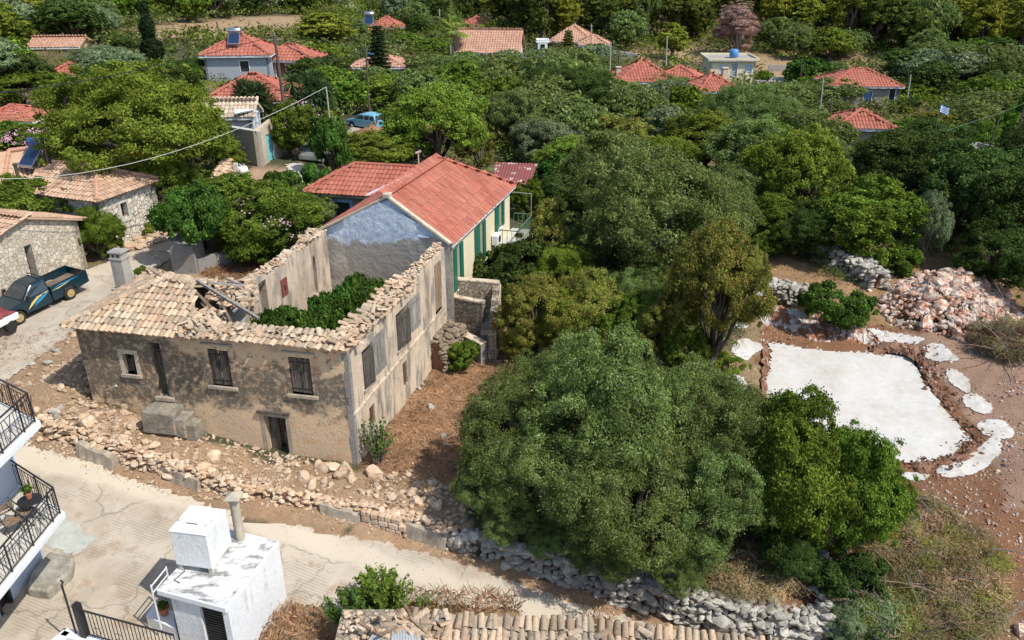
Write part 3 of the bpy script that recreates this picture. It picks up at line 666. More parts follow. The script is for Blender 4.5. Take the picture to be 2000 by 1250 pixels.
def road_mat(name, low):
    t = NT(name); c = t.mix(t.ramp(t.noise(.5, 6, .7), .36, .64), (.40,.34,.262), (.50,.435,.345))
    c = t.mix(t.ramp(t.noise(1.4, 6, .7), .56, .66, 0, .6), c, (.33,.27,.20))
    c = t.mix(t.ramp(t.noise(.9, 6, .7), .55, .66, 0, .75), c, (.36,.255,.165)); c = t.mix(t.ramp(t.noise(2.6, 5, .7), .60, .68, 0, .5), c, (.24,.205,.16)); cr = t.n.new('ShaderNodeTexVoronoi'); cr.feature = 'DISTANCE_TO_EDGE'; cr.inputs['Scale'].default_value = .35
    nz = t.n.new('ShaderNodeTexNoise'); nz.inputs['Scale'].default_value = 1.5; nz.inputs['Detail'].default_value = 6; t.l.new(t.co(), nz.inputs['Vector'])
    ad = t.n.new('ShaderNodeVectorMath'); ad.operation = 'MULTIPLY_ADD'; t.l.new(nz.outputs['Color'], ad.inputs[0]); ad.inputs[1].default_value = (1.1,)*3; t.l.new(t.co(), ad.inputs[2]); t.l.new(ad.outputs[0], cr.inputs['Vector'])
    c = t.mix(t.ramp(cr.outputs['Distance'], .004, .018, .55, 0), c, (.20,.165,.125))
    h = t.noise(14, 6, .75)
    if low:
        w = t.n.new('ShaderNodeTexWave'); w.bands_direction = 'Y'; w.inputs['Scale'].default_value = 3.0; w.inputs['Distortion'].default_value = 1.6; w.inputs['Detail'].default_value = 3; w.inputs['Detail Scale'].default_value = 1.6
        t.l.new(t.mapping(rot=(0,0,R(20))), w.inputs['Vector'])
        msk = t.math('MULTIPLY', t.ramp(t.noise(.55, 4, .6), .49, .58), t.math('SUBTRACT', 1.0, t.attr('rnd')))
        gr_ = t.math('MULTIPLY', t.ramp(w.outputs['Fac'], .35, .8), msk)
        c = t.mix(t.math('MULTIPLY', gr_, .34), c, (.22,.18,.13)); c = t.mix(t.math('MULTIPLY', t.attr('rnd'), .8), c, (.57,.495,.385))
        h = t.math('SUBTRACT', h, t.math('MULTIPLY', gr_, .7))
    c = t.vmul(c, .86, 1.12, t.noise(22, 5, .75)); t.bump(h, .5, .03); return t.done(c, .93)
drape('road', ROAD_LOW, road_mat('road_concrete', True), .06, .0, .16, band_fn)
drape('upper_road', ROAD_UP, road_mat('upper_road_concrete', False), .12, .0, .14)
drape('far_road', ROAD_FAR, CONC_L, .8, .08, .3); drape('driveway', DRIVE, CONC_L, .2, .02, .2)
# white lime-covered building pad and the spilt patches round it
LIME = pm('white_lime', (.56,.54,.495), (.47,.425,.355), .5, 5, .08, c3=(.54,.49,.41), bump=.3, bdist=.03, lo=.42, hi=.7)
pad = drape('concrete_pad', padp, LIME, .12, 0, .18, kind=None, zfn=lambda X, Y: np.full(X.shape, -.5)+(fbm(X,Y,1.5,4,3)-.5)*.12)
pad['kind'] = 'structure'
patch_px = [([(1690,648),(1720,645),(1760,655),(1795,664),(1775,672),(1750,668),(1700,664)],), ([(1805,682),(1830,676),(1850,690),(1868,705),(1845,706),(1815,698)],),
  ([(1845,730),(1868,728),(1890,745),(1890,765),(1870,755)],), ([(1880,780),(1905,770),(1935,795),(1925,810),(1895,802)],), ([(1915,835),(1945,828),(1972,842),(1970,860),(1940,860),(1918,850)],),
  ([(1840,910),(1900,885),(1942,862),(1945,890),(1900,920),(1850,925)],), ([(1725,905),(1760,902),(1805,918),(1800,930),(1770,930),(1735,915)],),
  ([(1422,632),(1455,630),(1455,645),(1435,645)],), ([(1434,680),(1450,667),(1488,680),(1470,690),(1455,700),(1440,695)],), ([(1430,740),(1445,738),(1465,768),(1450,770)],)]
lab = ['white lime patch by the rubble pile, uppermost of the patches beside the pad', 'white lime patch just off the upper right corner of the pad', 'narrow white lime patch on the right-hand earth bank', 'white lime patch below the narrow one on the right earth bank',
       'roundish white lime patch off the lower right of the pad', 'long curved white lime streak below the right corner of the pad', 'oval white lime patch below the pad beside the green tree', 'small white lime patch left of the pad, topmost of three',
       'white lime patch left of the pad, middle of three', 'white lime patch left of the pad, lowest of three, by the olive crown']
for (pp,), lb in zip(patch_px, lab):
    pl = poly_px(pp); mx_, my_ = sum(p[0] for p in pl)/len(pl), sum(p[1] for p in pl)/len(pl); pl = chaikin([(mx_+(p[0]-mx_)*1.3, my_+(p[1]-my_)*1.3) for p in pl]); o = drape('lime_patch', pl, LIME, .04, .02, .09, kind=None, zfn=lambda X, Y: TH(X,Y)+lumps(X,Y)+ .02); tag(o, lb, 'lime patch', 'white lime patches around the pad')

def along(pts, step):
    """resample a 3D polyline"""
    out = []; 
    for a, b in zip(pts[:-1], pts[1:]):
        n = max(1, int((b-a).length/step)); out += [a.lerp(b, i/n) for i in range(n)]
    return out+[pts[-1]]
def stone_wall(name, label, line, h_fn, thick, size, mat, seed, rough=1.0, core=None, batter=.12, group=None, both=True, top=True, zbase=None, cat='wall'):
    """dry stone wall: all stones are the surface of one wall mesh, round a dark core"""
    g = np.random.default_rng(seed); pts = along(line, size*1.25); P = []; S = []; m = MB()
    for i, p in enumerate(pts):
        q = pts[min(i+1, len(pts)-1)] - pts[max(i-1,0)]; q.z = 0; q.normalize(); nrm = Vector((q.y,-q.x,0)); h = h_fn(i/len(pts)); zb = p.z
        rows = max(1, int(h/(size*.85)))
        for r_ in range(rows+1):
            zz = zb + (r_+.3)*h/(rows+.5) + (size*.3 if i%2 else 0); bt = batter*(1-r_/max(rows,1))
            for sd in ((-1,1) if both else (1,)):
                P.append(p + nrm*sd*(thick/2+bt) + q*g.normal(0,size*.22*rough) + nrm*g.normal(0,size*.12*rough) + Vector((0,0,zz-zb+g.normal(0,size*.14*rough)))); s0 = size*g.uniform(.52,.98)*(1.35 if g.random()<.2 else 1); S.append((s0*1.1, s0*.85, s0*.72))
        if top:
            for k in np.arange(-thick/2, thick/2+.01, size*.9):
                P.append(p + nrm*k + Vector((0,0,h+g.normal(0,size*.16))) + q*g.normal(0,size*.2)); s0 = size*g.uniform(.5,.85); S.append((s0*1.1,s0,s0*.75))
    P = np.array([list(x) for x in P]); S = np.array(S); c = P.mean(0); c[2] = min(p.z for p in line)
    t = thing(name, label, cat, tuple(c), group=group)
    stones('stone_face', P, S, mat, t, ROCKS3, g, tilt=.6, loc=c)
    for a, b in zip(pts[:-1:3], pts[3::3]):
        h = h_fn(pts.index(a)/len(pts)); m.bar(a+Vector((0,0,h*.45)), b+Vector((0,0,h*.45)), thick*.95, h*1.0)
    m.build('earth_core', core or SOIL_RED, t); return t
wl0 = [Vector(w) for w in WALL]
def sub_line(i0, i1, off=.0): 
    out = []
    for k in range(i0, i1+1):
        w = wl0[k].copy(); w.z = float(tps_eval(M_ROAD, [w.x], [w.y])[0])-.1; q = wl0[min(k+1,len(wl0)-1)]-wl0[max(k-1,0)]; q.z=0; q.normalize(); out.append(w + Vector((-q.y,q.x,0))*off)
    return out
def bank_h(line, extra=.0):
    def f(u):
        k = min(int(u*(len(line)-1)), len(line)-2); fr = u*(len(line)-1)-k; p = line[k].lerp(line[k+1], fr); zb = float(tps_eval(M_BANK,[p.x],[p.y+.4])[0]); return max(.22, zb-p.z+extra)
    return f
lnA = sub_line(2, 10, .14); lnB = sub_line(10, 15, .22)
stone_wall('retaining_wall', 'low crumbling retaining wall of pinkish stones under the rubble bank along the road', lnA, bank_h(lnA, -.05), .25, .17, ROCK_W, 5, both=False, batter=.08, rough=1.8)
stone_wall('dry_stone_wall', 'grey dry stone wall along the road below the big olive tree', lnB, lambda u, f=bank_h(lnB, -.1): max(.3, f(u)*(.85+.3*float(fbm(u*30, 1.0, 2.0, 3)))), .6, .20, ROCK_G, 6, both=False)
# plastered lengths of the retaining wall
for (x0, y0, x1, y1, lb) in [(628,985,705,1006,'smooth grey rendered length of roadside wall left of the squared stones'),(792,1022,872,1050,'smooth grey rendered length of roadside wall right of the squared stones'),(155,868,225,896,'mossy grey rendered slab leaning on the left end of the rubble bank'),(310,902,392,940,'brown rendered slab in the rubble bank below the stone steps')]:
    a = PT(x0, y0+16); b = PT(x1, y1+16); m = MB(); n = 9; g = random.Random(x0); v = []
    d = (b-a); d.z = 0; d.normalize(); nn = Vector((d.y,-d.x,0))
    for i in range(n+1):
        p = a.lerp(b, i/n); zb = float(tps_eval(M_ROAD,[p.x],[p.y])[0])-.2; hh = .58+.03*math.sin(i*1.3)+g.uniform(-.05,.05)
        if x0 < 400: hh += .05
        o_ = nn*(.16+g.uniform(-.03,.03)); v += [p+o_*1.3+Vector((0,0,zb-p.z)), p+o_*.7+Vector((0,0,zb-p.z+hh*.6)), p+o_*.4+Vector((0,0,zb-p.z+hh)), p-nn*.18+Vector((0,0,zb-p.z+hh+.02)), p-nn*.25+Vector((0,0,zb-p.z))]
    f = [];
    for i in range(n):
        for k in range(5): f.append((i*5+k, (i+1)*5+k, (i+1)*5+(k+1)%5, i*5+(k+1)%5))
    f += [tuple(range(5))[::-1], tuple(range(n*5, n*5+5))]; m.add(v, f)
    tag(m.build('rendered_wall', STONE_SILL, org=a), lb, 'wall')
# squared block wall between them
m = MB(); a = PT(712,1014); b = PT(786,1034); d = (b-a); L_ = d.length; d.normalize(); nn = Vector((d.y,-d.x,0)); g = random.Random(4); z0 = a.z-.15
for r_ in range(3):
    s = 0
    while s < L_:
        w = g.uniform(.16,.4); m.cr = g.random(); c = a + d*(s+w/2)+nn*(.12+g.uniform(0,.03)); m.obox((c.x,c.y), (d.x,d.y), w/2-.015, .12, z0+r_*.24+.01+d.z*s, z0+(r_+1)*.24-.01+d.z*s+g.uniform(-.01,.02)); s += w
tag(m.build('block_wall', ROCK_W, org=a, bevel=.03), 'short length of squared pinkish blocks in the roadside wall', 'wall')
# walls round the dig on the right
ln = [PZ(1597,512,.5), PZ(1640,530,.5), PZ(1680,548,.4), PZ(1712,570,.3)]
stone_wall('dry_stone_wall', 'long grey dry stone wall behind the bush at the dig', ln, lambda u: 1.2-.1*u, .8, .26, ROCK_G, 8)
ln = [PZ(1482,578,.2), PZ(1520,582,.2), PZ(1568,592,.1)]
stone_wall('dry_stone_wall', 'short grey dry stone wall left of the bush at the dig', ln, lambda u: .9, .8, .24, ROCK_G, 9)
ln = [PZ(1560,1085,-.6), PZ(1600,1130,-.8), PZ(1625,1180,-1.1), PZ(1640,1230,-1.4)]
stone_wall('collapsed_wall', 'collapsed stone wall climbing from the roadside below the green tree', ln, lambda u: .55, .7, .25, ROCK_G, 10)
# rock and earth face cut behind the pad
m = MB(); g = random.Random(9); tops = [(1470,590),(1500,600),(1540,606),(1580,615),(1620,618),(1660,615),(1690,640),(1715,668)]; bots = [(1500,672),(1520,668),(1560,676),(1600,683),(1640,686),(1675,688),(1700,690),(1722,694)]
rows = 5; v = []
for i in range(57):
    u = i/56*(len(tops)-1); k = min(int(u), len(tops)-2); f_ = u-k; T_ = PT(tops[k][0]*(1-f_)+tops[k+1][0]*f_, tops[k][1]*(1-f_)+tops[k+1][1]*f_); B_ = PZ(bots[k][0]*(1-f_)+bots[k+1][0]*f_, bots[k][1]*(1-f_)+bots[k+1][1]*f_, -.62)
    T_.z += .12
    for j in range(rows+1): p = B_.lerp(T_, j/rows); p.z = B_.z+(T_.z-B_.z)*(j/rows)**.6; v.append(p+Vector((g.uniform(-.1,.1),g.uniform(-.14,.14),g.uniform(-.07,.07))))
f = [(i*6+j,(i+1)*6+j,(i+1)*6+j+1,i*6+j+1) for i in range(56) for j in range(5)]; m.add(v, f)
CUT = pm('cut_limestone_bank', (.58,.52,.46), (.30,.13,.075), .9, 7, .25, c3=(.66,.63,.58), lo=.47, hi=.56, bump=.9, bdist=.1)
o = m.build('earth_bank', CUT, org=PZ(1600,683,-.6)); o['kind'] = 'structure'
m = MB(); v = []; tops = [(1478,600),(1484,640),(1490,690),(1488,740),(1490,780)]; bots = [(1500,672),(1502,690),(1502,720),(1500,770),(1496,830)]
for i in range(33):
    u = i/32*4; k = min(int(u),3); f_ = u-k; T_ = PT(tops[k][0]*(1-f_)+tops[k+1][0]*f_, tops[k][1]*(1-f_)+tops[k+1][1]*f_); B_ = PZ(bots[k][0]*(1-f_)+bots[k+1][0]*f_, bots[k][1]*(1-f_)+bots[k+1][1]*f_, -.62); T_.z += .05
    for j in range(6): p = B_.lerp(T_, j/5); v.append(p+Vector((g.uniform(-.08,.08),g.uniform(-.1,.1),g.uniform(-.05,.05))))
m.add(v, [(i*6+j,(i+1)*6+j,(i+1)*6+j+1,i*6+j+1) for i in range(32) for j in range(5)])
o = m.build('earth_bank', SOIL_RED, org=PZ(1500,700,-.6)); o['kind'] = 'structure'
# ridge of dug earth round the right side of the pad
def ridge(name, pts, w, h, mat, seed):
    g = np.random.default_rng(seed); line = along(pts, .18); v = []; K = 8
    for i, p in enumerate(line):
        q = line[min(i+1,len(line)-1)]-line[max(i-1,0)]; q.z=0; q.normalize(); nn = Vector((q.y,-q.x,0)); tp = min(1, i/4, (len(line)-1-i)/4)*.9+.1; hh = h*(.7+.6*float(fbm(i*.18,seed,1.0,3)))
        for k in range(K+1):
            u = k/K*2-1; zz = hh*(1-u*u)*tp-.12; v.append(Vector((p.x,p.y,max(-.6,th(p.x,p.y))))+nn*u*w+Vector((0,0,zz))+Vector(g.normal(0,.05,3)))
    m = MB(); m.add(v, [(i*(K+1)+k,i*(K+1)+k+1,(i+1)*(K+1)+k+1,(i+1)*(K+1)+k) for i in range(len(line)-1) for k in range(K)])
    o = m.build(name, mat, org=line[0]); o['kind'] = 'structure'; return o
ridge('earth_ridge', [PT(*p) for p in [(1775,672),(1800,700),(1835,770),(1870,820),(1912,862),(1890,890),(1850,903),(1800,912),(1740,903),(1700,900)]], .28, .16, SOIL_RED, 3)
ridge('earth_ridge', [PT(*p) for p in [(1700,680),(1730,676),(1785,684),(1800,700)]], .4, .34, SOIL_RED, 4)

# ---------------------------------------------------------------- walls with openings
class Wall:
    """vertical wall from a to b (2D), thickness th going to the LEFT of a->b seen from above (behind the face)"""
    def __init__(s, a, b, thick, back=1):
        s.a = Vector((a[0], a[1])); s.b = Vector((b[0], b[1])); s.d = (s.b-s.a); s.L = s.d.length; s.d.normalize(); s.n = Vector((s.d.y, -s.d.x)); s.t = thick
    def sz(s, px, py):
        """photo pixel -> (distance along, height) on the wall face"""
        r = ray(px, py); n = Vector((s.n.x, s.n.y, 0)); t = (Vector((s.a.x, s.a.y, 0))-Vector((0,0,CAMZ))).dot(n)/r.dot(n); P = Vector((0,0,CAMZ))+r*t
        return (Vector((P.x,P.y))-s.a).dot(s.d), P.z
    def pt(s, u, z, out=0.0):
        p = s.a+s.d*u+s.n*out; return Vector((p.x, p.y, z))
    def mesh(s, zb, zt, holes=(), mb=None, step=None, jag=0, seed=1):
        """zb, zt functions or numbers of u; holes (u0,u1,z0,z1)"""
        fb = zb if callable(zb) else (lambda u: zb); ft = zt if callable(zt) else (lambda u: zt); g = random.Random(seed)
        us = {0.0, s.L}; zs = set()
        for h in holes: us |= {h[0], h[1]}; zs |= {h[2], h[3]}
        if step: us |= {i*step for i in range(1, int(s.L/step)+1) if i*step < s.L-.05}
        us = sorted(us); us = [u for i, u in enumerate(us) if i == 0 or u-us[i-1] > .02 or u in [h[k] for h in holes for k in (0,1)]]
        zs = sorted(zs); m = mb or MB(); jj = {u: g.uniform(-jag, jag) for u in us}
        def P(u, z, o): p = s.a+s.d*u-s.n*o; return (p.x, p.y, z)
        cells = {}
        lv = [None]+zs+[None]; K = len(lv)-1
        def zz(u, k):
            if k == 0: return fb(u)
            if k == K: return ft(u)+jj[u]
            return lv[k]
        solid = lambda i, k: 0 <= i < len(us)-1 and 0 <= k < K and not any(h[0]-1e-4 <= us[i] and us[i+1] <= h[1]+1e-4 and zs and h[2]-1e-4 <= (lv[k] if lv[k] is not None else -99) and (lv[k+1] if lv[k+1] is not None else 99) <= h[3]+1e-4 for h in holes)
        T = s.t
        for i in range(len(us)-1):
            for k in range(K):
                if not solid(i, k): continue
                u0, u1 = us[i], us[i+1]; a0, a1, b0, b1 = zz(u0,k), zz(u1,k), zz(u0,k+1), zz(u1,k+1)
                m.add([P(u0,a0,0),P(u1,a1,0),P(u1,b1,0),P(u0,b0,0)], [(0,1,2,3)]); m.add([P(u0,a0,T),P(u1,a1,T),P(u1,b1,T),P(u0,b0,T)], [(3,2,1,0)])
                if not solid(i,k+1): m.add([P(u0,b0,0),P(u1,b1,0),P(u1,b1,T),P(u0,b0,T)], [(0,1,2,3)])
                if k > 0 and not solid(i,k-1): m.add([P(u0,a0,0),P(u1,a1,0),P(u1,a1,T),P(u0,a0,T)], [(3,2,1,0)])
                if not solid(i-1,k): m.add([P(u0,a0,0),P(u0,b0,0),P(u0,b0,T),P(u0,a0,T)], [(0,1,2,3)])
                if not solid(i+1,k): m.add([P(u1,a1,0),P(u1,b1,0),P(u1,b1,T),P(u1,a1,T)], [(3,2,1,0)])
        return m
    def hole(s, x0, y0, x1, y1, x2=None, y2=None):
        """opening from its upper left and lower right pixels"""
        a = s.sz(x0, y0); b = s.sz(x1, y1); return (min(a[0],b[0]), max(a[0],b[0]), min(a[1],b[1]), max(a[1],b[1]))
    def plank(s, m, u0, u1, z0, z1, o0, o1):
        """box on the wall between offsets o0..o1 outwards"""
        p = s.a+s.d*((u0+u1)/2)+s.n*((o0+o1)/2); return m.obox((p.x,p.y), (s.d.x,s.d.y), (u1-u0)/2, abs(o1-o0)/2, z0, z1)
def plank_shutter(w, name, parent, u0, u1, z0, z1, out, mat, n=3, gap=.02, hinge=True, seed=0, leafs=2, ragged=.0, bandmat=None):
    """plank shutter pair lying in the opening. returns the list of objects"""
    g = random.Random(seed); outl = []
    for k in range(leafs):
        a = u0+(u1-u0)*k/leafs+.012; b = u0+(u1-u0)*(k+1)/leafs-.012; m = MB()
        for i in range(n):
            p0 = a+(b-a)*i/n; p1 = a+(b-a)*(i+1)/n; m.cr = g.random(); w.plank(m, p0+.006, p1-.006, z0+.03+g.uniform(0,ragged), z1-.03-g.uniform(0,.02), out+g.uniform(0,.008), out+.035)
        m.cr = .2; w.plank(m, a+.01, b-.01, z0+.18, z0+.27, out-.03, out-.002); w.plank(m, a+.01, b-.01, z1-.3, z1-.2, out-.03, out-.002)
        o = m.build('shutter', mat, parent); outl.append(o)
    if hinge:
        for z in (z0+.2, z1-.22):
            m = MB(); w.plank(m, u0-.06, u1+.06, z, z+.03, out+.036, out+.05); m.build('hinge_bar', IRON, outl[0])
    return outl
def hinged_leaf(w, name, parent, u, z0, z1, width, ang, mat, seed=0, n=3, sgn=1, out=.02):
    """one shutter leaf swung about a vertical hinge at u; ang 0 lies flat along the wall to the right"""
    g = random.Random(seed); m = MB(); o = w.pt(u, 0, out); dx = Vector((w.d.x, w.d.y, 0))*sgn; nn = Vector((w.n.x, w.n.y, 0)); d = dx*math.cos(ang)+nn*math.sin(ang); t = Vector((-d.y, d.x, 0))
    for i in range(n):
        m.cr = g.random(); c = o+d*(width*(i+.5)/n); m.obox((c.x,c.y),(d.x,d.y), width/n/2-.006, .018, z0+g.uniform(0,.02), z1-g.uniform(0,.02))
    m.cr = .15
    for z in (z0+.15, z1-.28): c = o+d*width/2; m.obox((c.x,c.y),(d.x,d.y), width/2-.02, .032, z, z+.1)
    return m.build('shutter', mat, parent)

# ---------------------------------------------------------------- the ruin
pA = PZ(700,912,0.0); pB = PZ(181,779,1.75); pA2 = (pA.x, pA.y); pB2 = (pB.x, pB.y)
ZE = 5.02
pC = PZ(868,488,ZE); pD = PZ(637,451,ZE+.05); pF = PZ(481,560,ZE); pE = PZ(300,533,ZE)
ruin = thing('ruined_house', 'roofless old plastered house with sagging clay tiles over its left end and grey shutters', 'ruined house', ((pA.x+pB.x)/2, (pA.y+pB.y)/2+3, 0))
WF = Wall(pB2, pA2, .5); WS = Wall(pA2, (pC.x, pC.y), .5)
def zbF(u): return -.5+2.0*max(0,1-u/WF.L)*.9
hw = WF.hole(238,690,269.5,732); hd = WF.hole(290,669,332,776); h1 = WF.hole(404,680,456,756); h2 = WF.hole(562,696,613,773); h3 = WF.hole(515,812,566,884)
h3 = (h3[0], h3[1], h3[2]-.15, h3[3])
WF.mesh(zbF, lambda u: ZE-.05, [hw, hd, h1, h2, h3]).build('front_wall', PL_FRONT, ruin)
s1 = (WS.sz(707,700)[0], WS.sz(727,700)[0], 0, 0); z1b, z1t = WS.sz(716,752)[1], WS.sz(712,678)[1]
s2a, s2b = WS.sz(774,640)[0], WS.sz(797,640)[0]; z2b, z2t = WS.sz(786,668)[1], WS.sz(786,590)[1]
s3 = WS.hole(847,516,864,598); s4 = WS.hole(786,712,797,746); s5 = WS.hole(721,798,734,824); s6 = WS.hole(812,533,820,547)
z1b, z1t = 2.75, 4.35; z2b, z2t = 2.75, 4.35
sideholes = [(s1[0], s1[1], z1b, z1t), (s2a, s2b, z2b, z2t), (s3[0], s3[1], 2.35, 4.75), s4, s5]
WS.mesh(-.5, lambda u: ZE-.05+(.18 if u > WS.L-2.6 else 0), sideholes, step=None).build('side_wall', PL_SIDE, ruin)
# string course on the side wall and the pale quoins at the corner
m = MB(); za = WS.sz(727,769); zb_ = WS.sz(817,658); zc = (za[1]+zb_[1])/2; WS.plank(m, .0, WS.L-1.2, zc-.04, zc+.05, 0.003, .07); m.build('string_course', PL_SIDE, ruin)
g = random.Random(3); m = MB(); z = .05
while z < ZE-.3:
    h = g.uniform(.28,.42); l = g.uniform(.14,.26); m.cr = g.random(); WF.plank(m, WF.L-l, WF.L+.012, z, z+h-.015, -.3, .014); z += h
m.build('corner_stones', PL_GREY, ruin, bevel=.01)
# inner walls
WI = Wall((pF.x,pF.y), (pD.x,pD.y), .5)     # left wall of the hall, inner face to the right
ZL = ZE-.02
WL = Wall((pE.x,pE.y), pB2, .45); WK = Wall((pF.x,pF.y), (pE.x,pE.y), .45)
pG = WF.a + WF.d*4.75; WX = Wall((pG.x+.08, pG.y+.35), (pF.x,pF.y), .42)
i1 = WI.hole(505,560,531,640); i2 = WI.hole(547,548,562,572); i3 = WI.hole(609,500,623,572)
WI.mesh(-.5, lambda u: ZL+.15*math.sin(u*2.1), [(i1[0],i1[1],1.2,i1[3]), i3], step=.45, jag=.1, seed=3).build('inner_wall', PL_IN, ruin)
m = MB(); WI.plank(m, i3[0]+.002, i3[1]-.002, i3[2], i3[3]-.1, -.4, -.32); m.build('blocked_niche', PL_IN, ruin)
m = MB()
for k in range(9):   # arch head over the niche
    a0 = math.pi*k/9; a1 = math.pi*(k+1)/9; c = (i3[0]+i3[1])/2; rr = (i3[1]-i3[0])/2; u0, u1 = c-rr*math.cos(a0), c-rr*math.cos(a1); hh = min(math.sin(a0), math.sin(a1))*.42; WI.plank(m, u0, u1, i3[3]-.42+hh, i3[3]+.02, -.3, .004)
m.build('niche_arch', PL_IN, ruin)
m = MB(); WI.plank(m, i2[0], i2[1], i2[2], i2[3], .003, .05); hatch = m.build('red_hatch', RUSTRED, ruin); hatch['label'] = 'small rust red hatch'
m = MB(); WI.plank(m, (i2[0]+i2[1])/2-.04, (i2[0]+i2[1])/2+.04, (i2[2]+i2[3])/2-.12, (i2[2]+i2[3])/2+.08, .051, .07); m.build('latch', DARKIN, hatch)
plank_shutter(WI, 'x', ruin, i1[0]+.03, (i1[0]+i1[1])/2+.1, 1.4, i1[3]-.45, -.2, WOOD_G, 4, hinge=False, leafs=1, seed=8)[0].name = 'inner_door'
m = MB(); WI.plank(m, i1[0], i1[1], i1[3]-.02, i1[3]+.13, -.5, .006); m.build('lintel', WOOD_D, ruin)
WL.mesh(-.2, ZE-.05).build('left_wall', PL_SIDE, ruin); WK.mesh(-.2, lambda u: ZE-.1+.12*math.sin(u*3), step=.5, jag=.12, seed=5).build('back_wall', PL_IN, ruin)
WX.mesh(-.4, lambda u: 4.75+.25*math.sin(u*1.1+.4), [(1.7,2.6,.5,3.2)], step=.4, jag=.08, seed=6).build('cross_wall', streaky('ochre_plaster', (.46,.36,.22), (.40,.36,.34), (.16,.15,.13), (.30,.36,.46), .5, .66, .6), ruin)
# far end of the hall: low remains in front of the neighbour's gable
m = MB(); WG = Wall((pD.x,pD.y), (pC.x,pC.y), .5)
# front openings: door, shutters, surrounds, sills
def surround(w, h, t=.16, mat=STONE_SILL, sill=True, lintel=True, jambs=True, parent=ruin, p=.012):
    m = MB()
    if jambs: w.plank(m, h[0]-t, h[0], h[2], h[3], -.2, p); w.plank(m, h[1], h[1]+t, h[2], h[3], -.2, p)
    if lintel: w.plank(m, h[0]-t, h[1]+t, h[3], h[3]+t, -.3, p+.003)
    fr = m.build('window_surround', mat, parent)
    if sill: m = MB(); w.plank(m, h[0]-t*1.1, h[1]+t*1.1, h[2]-.13, h[2], -.25, .09); m.build('window_sill', STONE_SILL, fr, bevel=.012)
    return fr
surround(WF, hw, .17, BEIGE); surround(WF, h1, .17, PL_FRONT, lintel=True); surround(WF, h2, .17, PL_FRONT); surround(WF, h3, .16, STONE_SILL, sill=False)
m = MB(); WF.plank(m, h3[0]-.22, h3[1]+.22, h3[3]+.17, h3[3]+.24, -.1, .12); m.build('lintel_ledge', WOOD_D, ruin)
for h_ in (h1, h2): m = MB(); WF.plank(m, h_[0]-.22, h_[1]+.22, h_[3]+.18, h_[3]+.24, -.1, .06); m.build('drip_ledge', CONC, ruin)
plank_shutter(WF, 'a', ruin, h1[0]+.02, h1[1]-.02, h1[2]+.02, h1[3]-.02, -.06, WOOD_D, 3, seed=1); plank_shutter(WF, 'a', ruin, h2[0]+.02, h2[1]-.02, h2[2]+.02, h2[3]-.02, -.06, WOOD_D, 3, seed=2, ragged=.05)
dr = plank_shutter(WF, 'd', ruin, hd[0]+.02, hd[1]-.02, hd[2]+.06, hd[3]-.42, -.22, WOOD_D, 5, hinge=False, leafs=1, seed=3)[0]; dr.name = 'front_door'
m = MB(); WF.plank(m, hd[0], hd[1], hd[3]-.40, hd[3]-.34, -.24, -.16)
for k in (.33,.66): WF.plank(m, hd[0]+(hd[1]-hd[0])*k-.02, hd[0]+(hd[1]-hd[0])*k+.02, hd[3]-.34, hd[3], -.24, -.18)
m.build('transom_window', WOOD_D, dr)
m = MB(); WF.plank(m, hd[0]-.15, hd[1]+.2, hd[2]-.14, hd[2]+.02, -.3, .12); m.build('door_sill', STONE_SILL, ruin, bevel=.015)
m = MB()
for k in range(3): u = hw[0]+(hw[1]-hw[0])*(k)/2; WF.plank(m, max(hw[0],u-.025)+.001, min(hw[1],u+.025)-.001, hw[2]+.005, hw[3]-.005, -.22, -.17)
WF.plank(m, hw[0]+.03, hw[1]-.03, (hw[2]+hw[3])/2+.1, (hw[2]+hw[3])/2+.14, -.22, -.18); WF.plank(m, hw[0]+.03, (hw[0]+hw[1])/2-.03, hw[2]+.02, (hw[2]+hw[3])/2+.08, -.24, -.22)
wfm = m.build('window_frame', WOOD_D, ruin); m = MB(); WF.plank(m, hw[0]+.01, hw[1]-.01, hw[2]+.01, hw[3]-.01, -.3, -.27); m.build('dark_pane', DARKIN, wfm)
# lower doorway: half open leaf and fallen timbers
m = MB(); WF.plank(m, h3[0]+.02, h3[0]+.42, h3[2], h3[3]-.03, -.3, -.26); m.build('cellar_door', WOOD_D, ruin)
m = MB(); a = WF.pt(h3[0]+.5, .9, -.5); m.bar(a, WF.pt(h3[1]-.1, .2, -.25), .09, .09); m.bar(WF.pt(h3[0]+.62,1.2,-.6), WF.pt(h3[1]-.05,.5,-.4), .06, .1); m.build('fallen_timber', WOOD_B, ruin)
m = MB(); WF.plank(m, WF.sz(208,755)[0], WF.sz(208,755)[0]+.1, 2.0, 2.1, -.1, .1); a = Vector(WF.pt(WF.sz(206,760)[0], WF.sz(206,762)[1], .02)); b = WF.pt(WF.sz(243,741)[0], WF.sz(243,741)[1], .5); m = MB(); m.tube([a,b], .035, 8); m.build('drain_pipe', CONC_L, ruin)
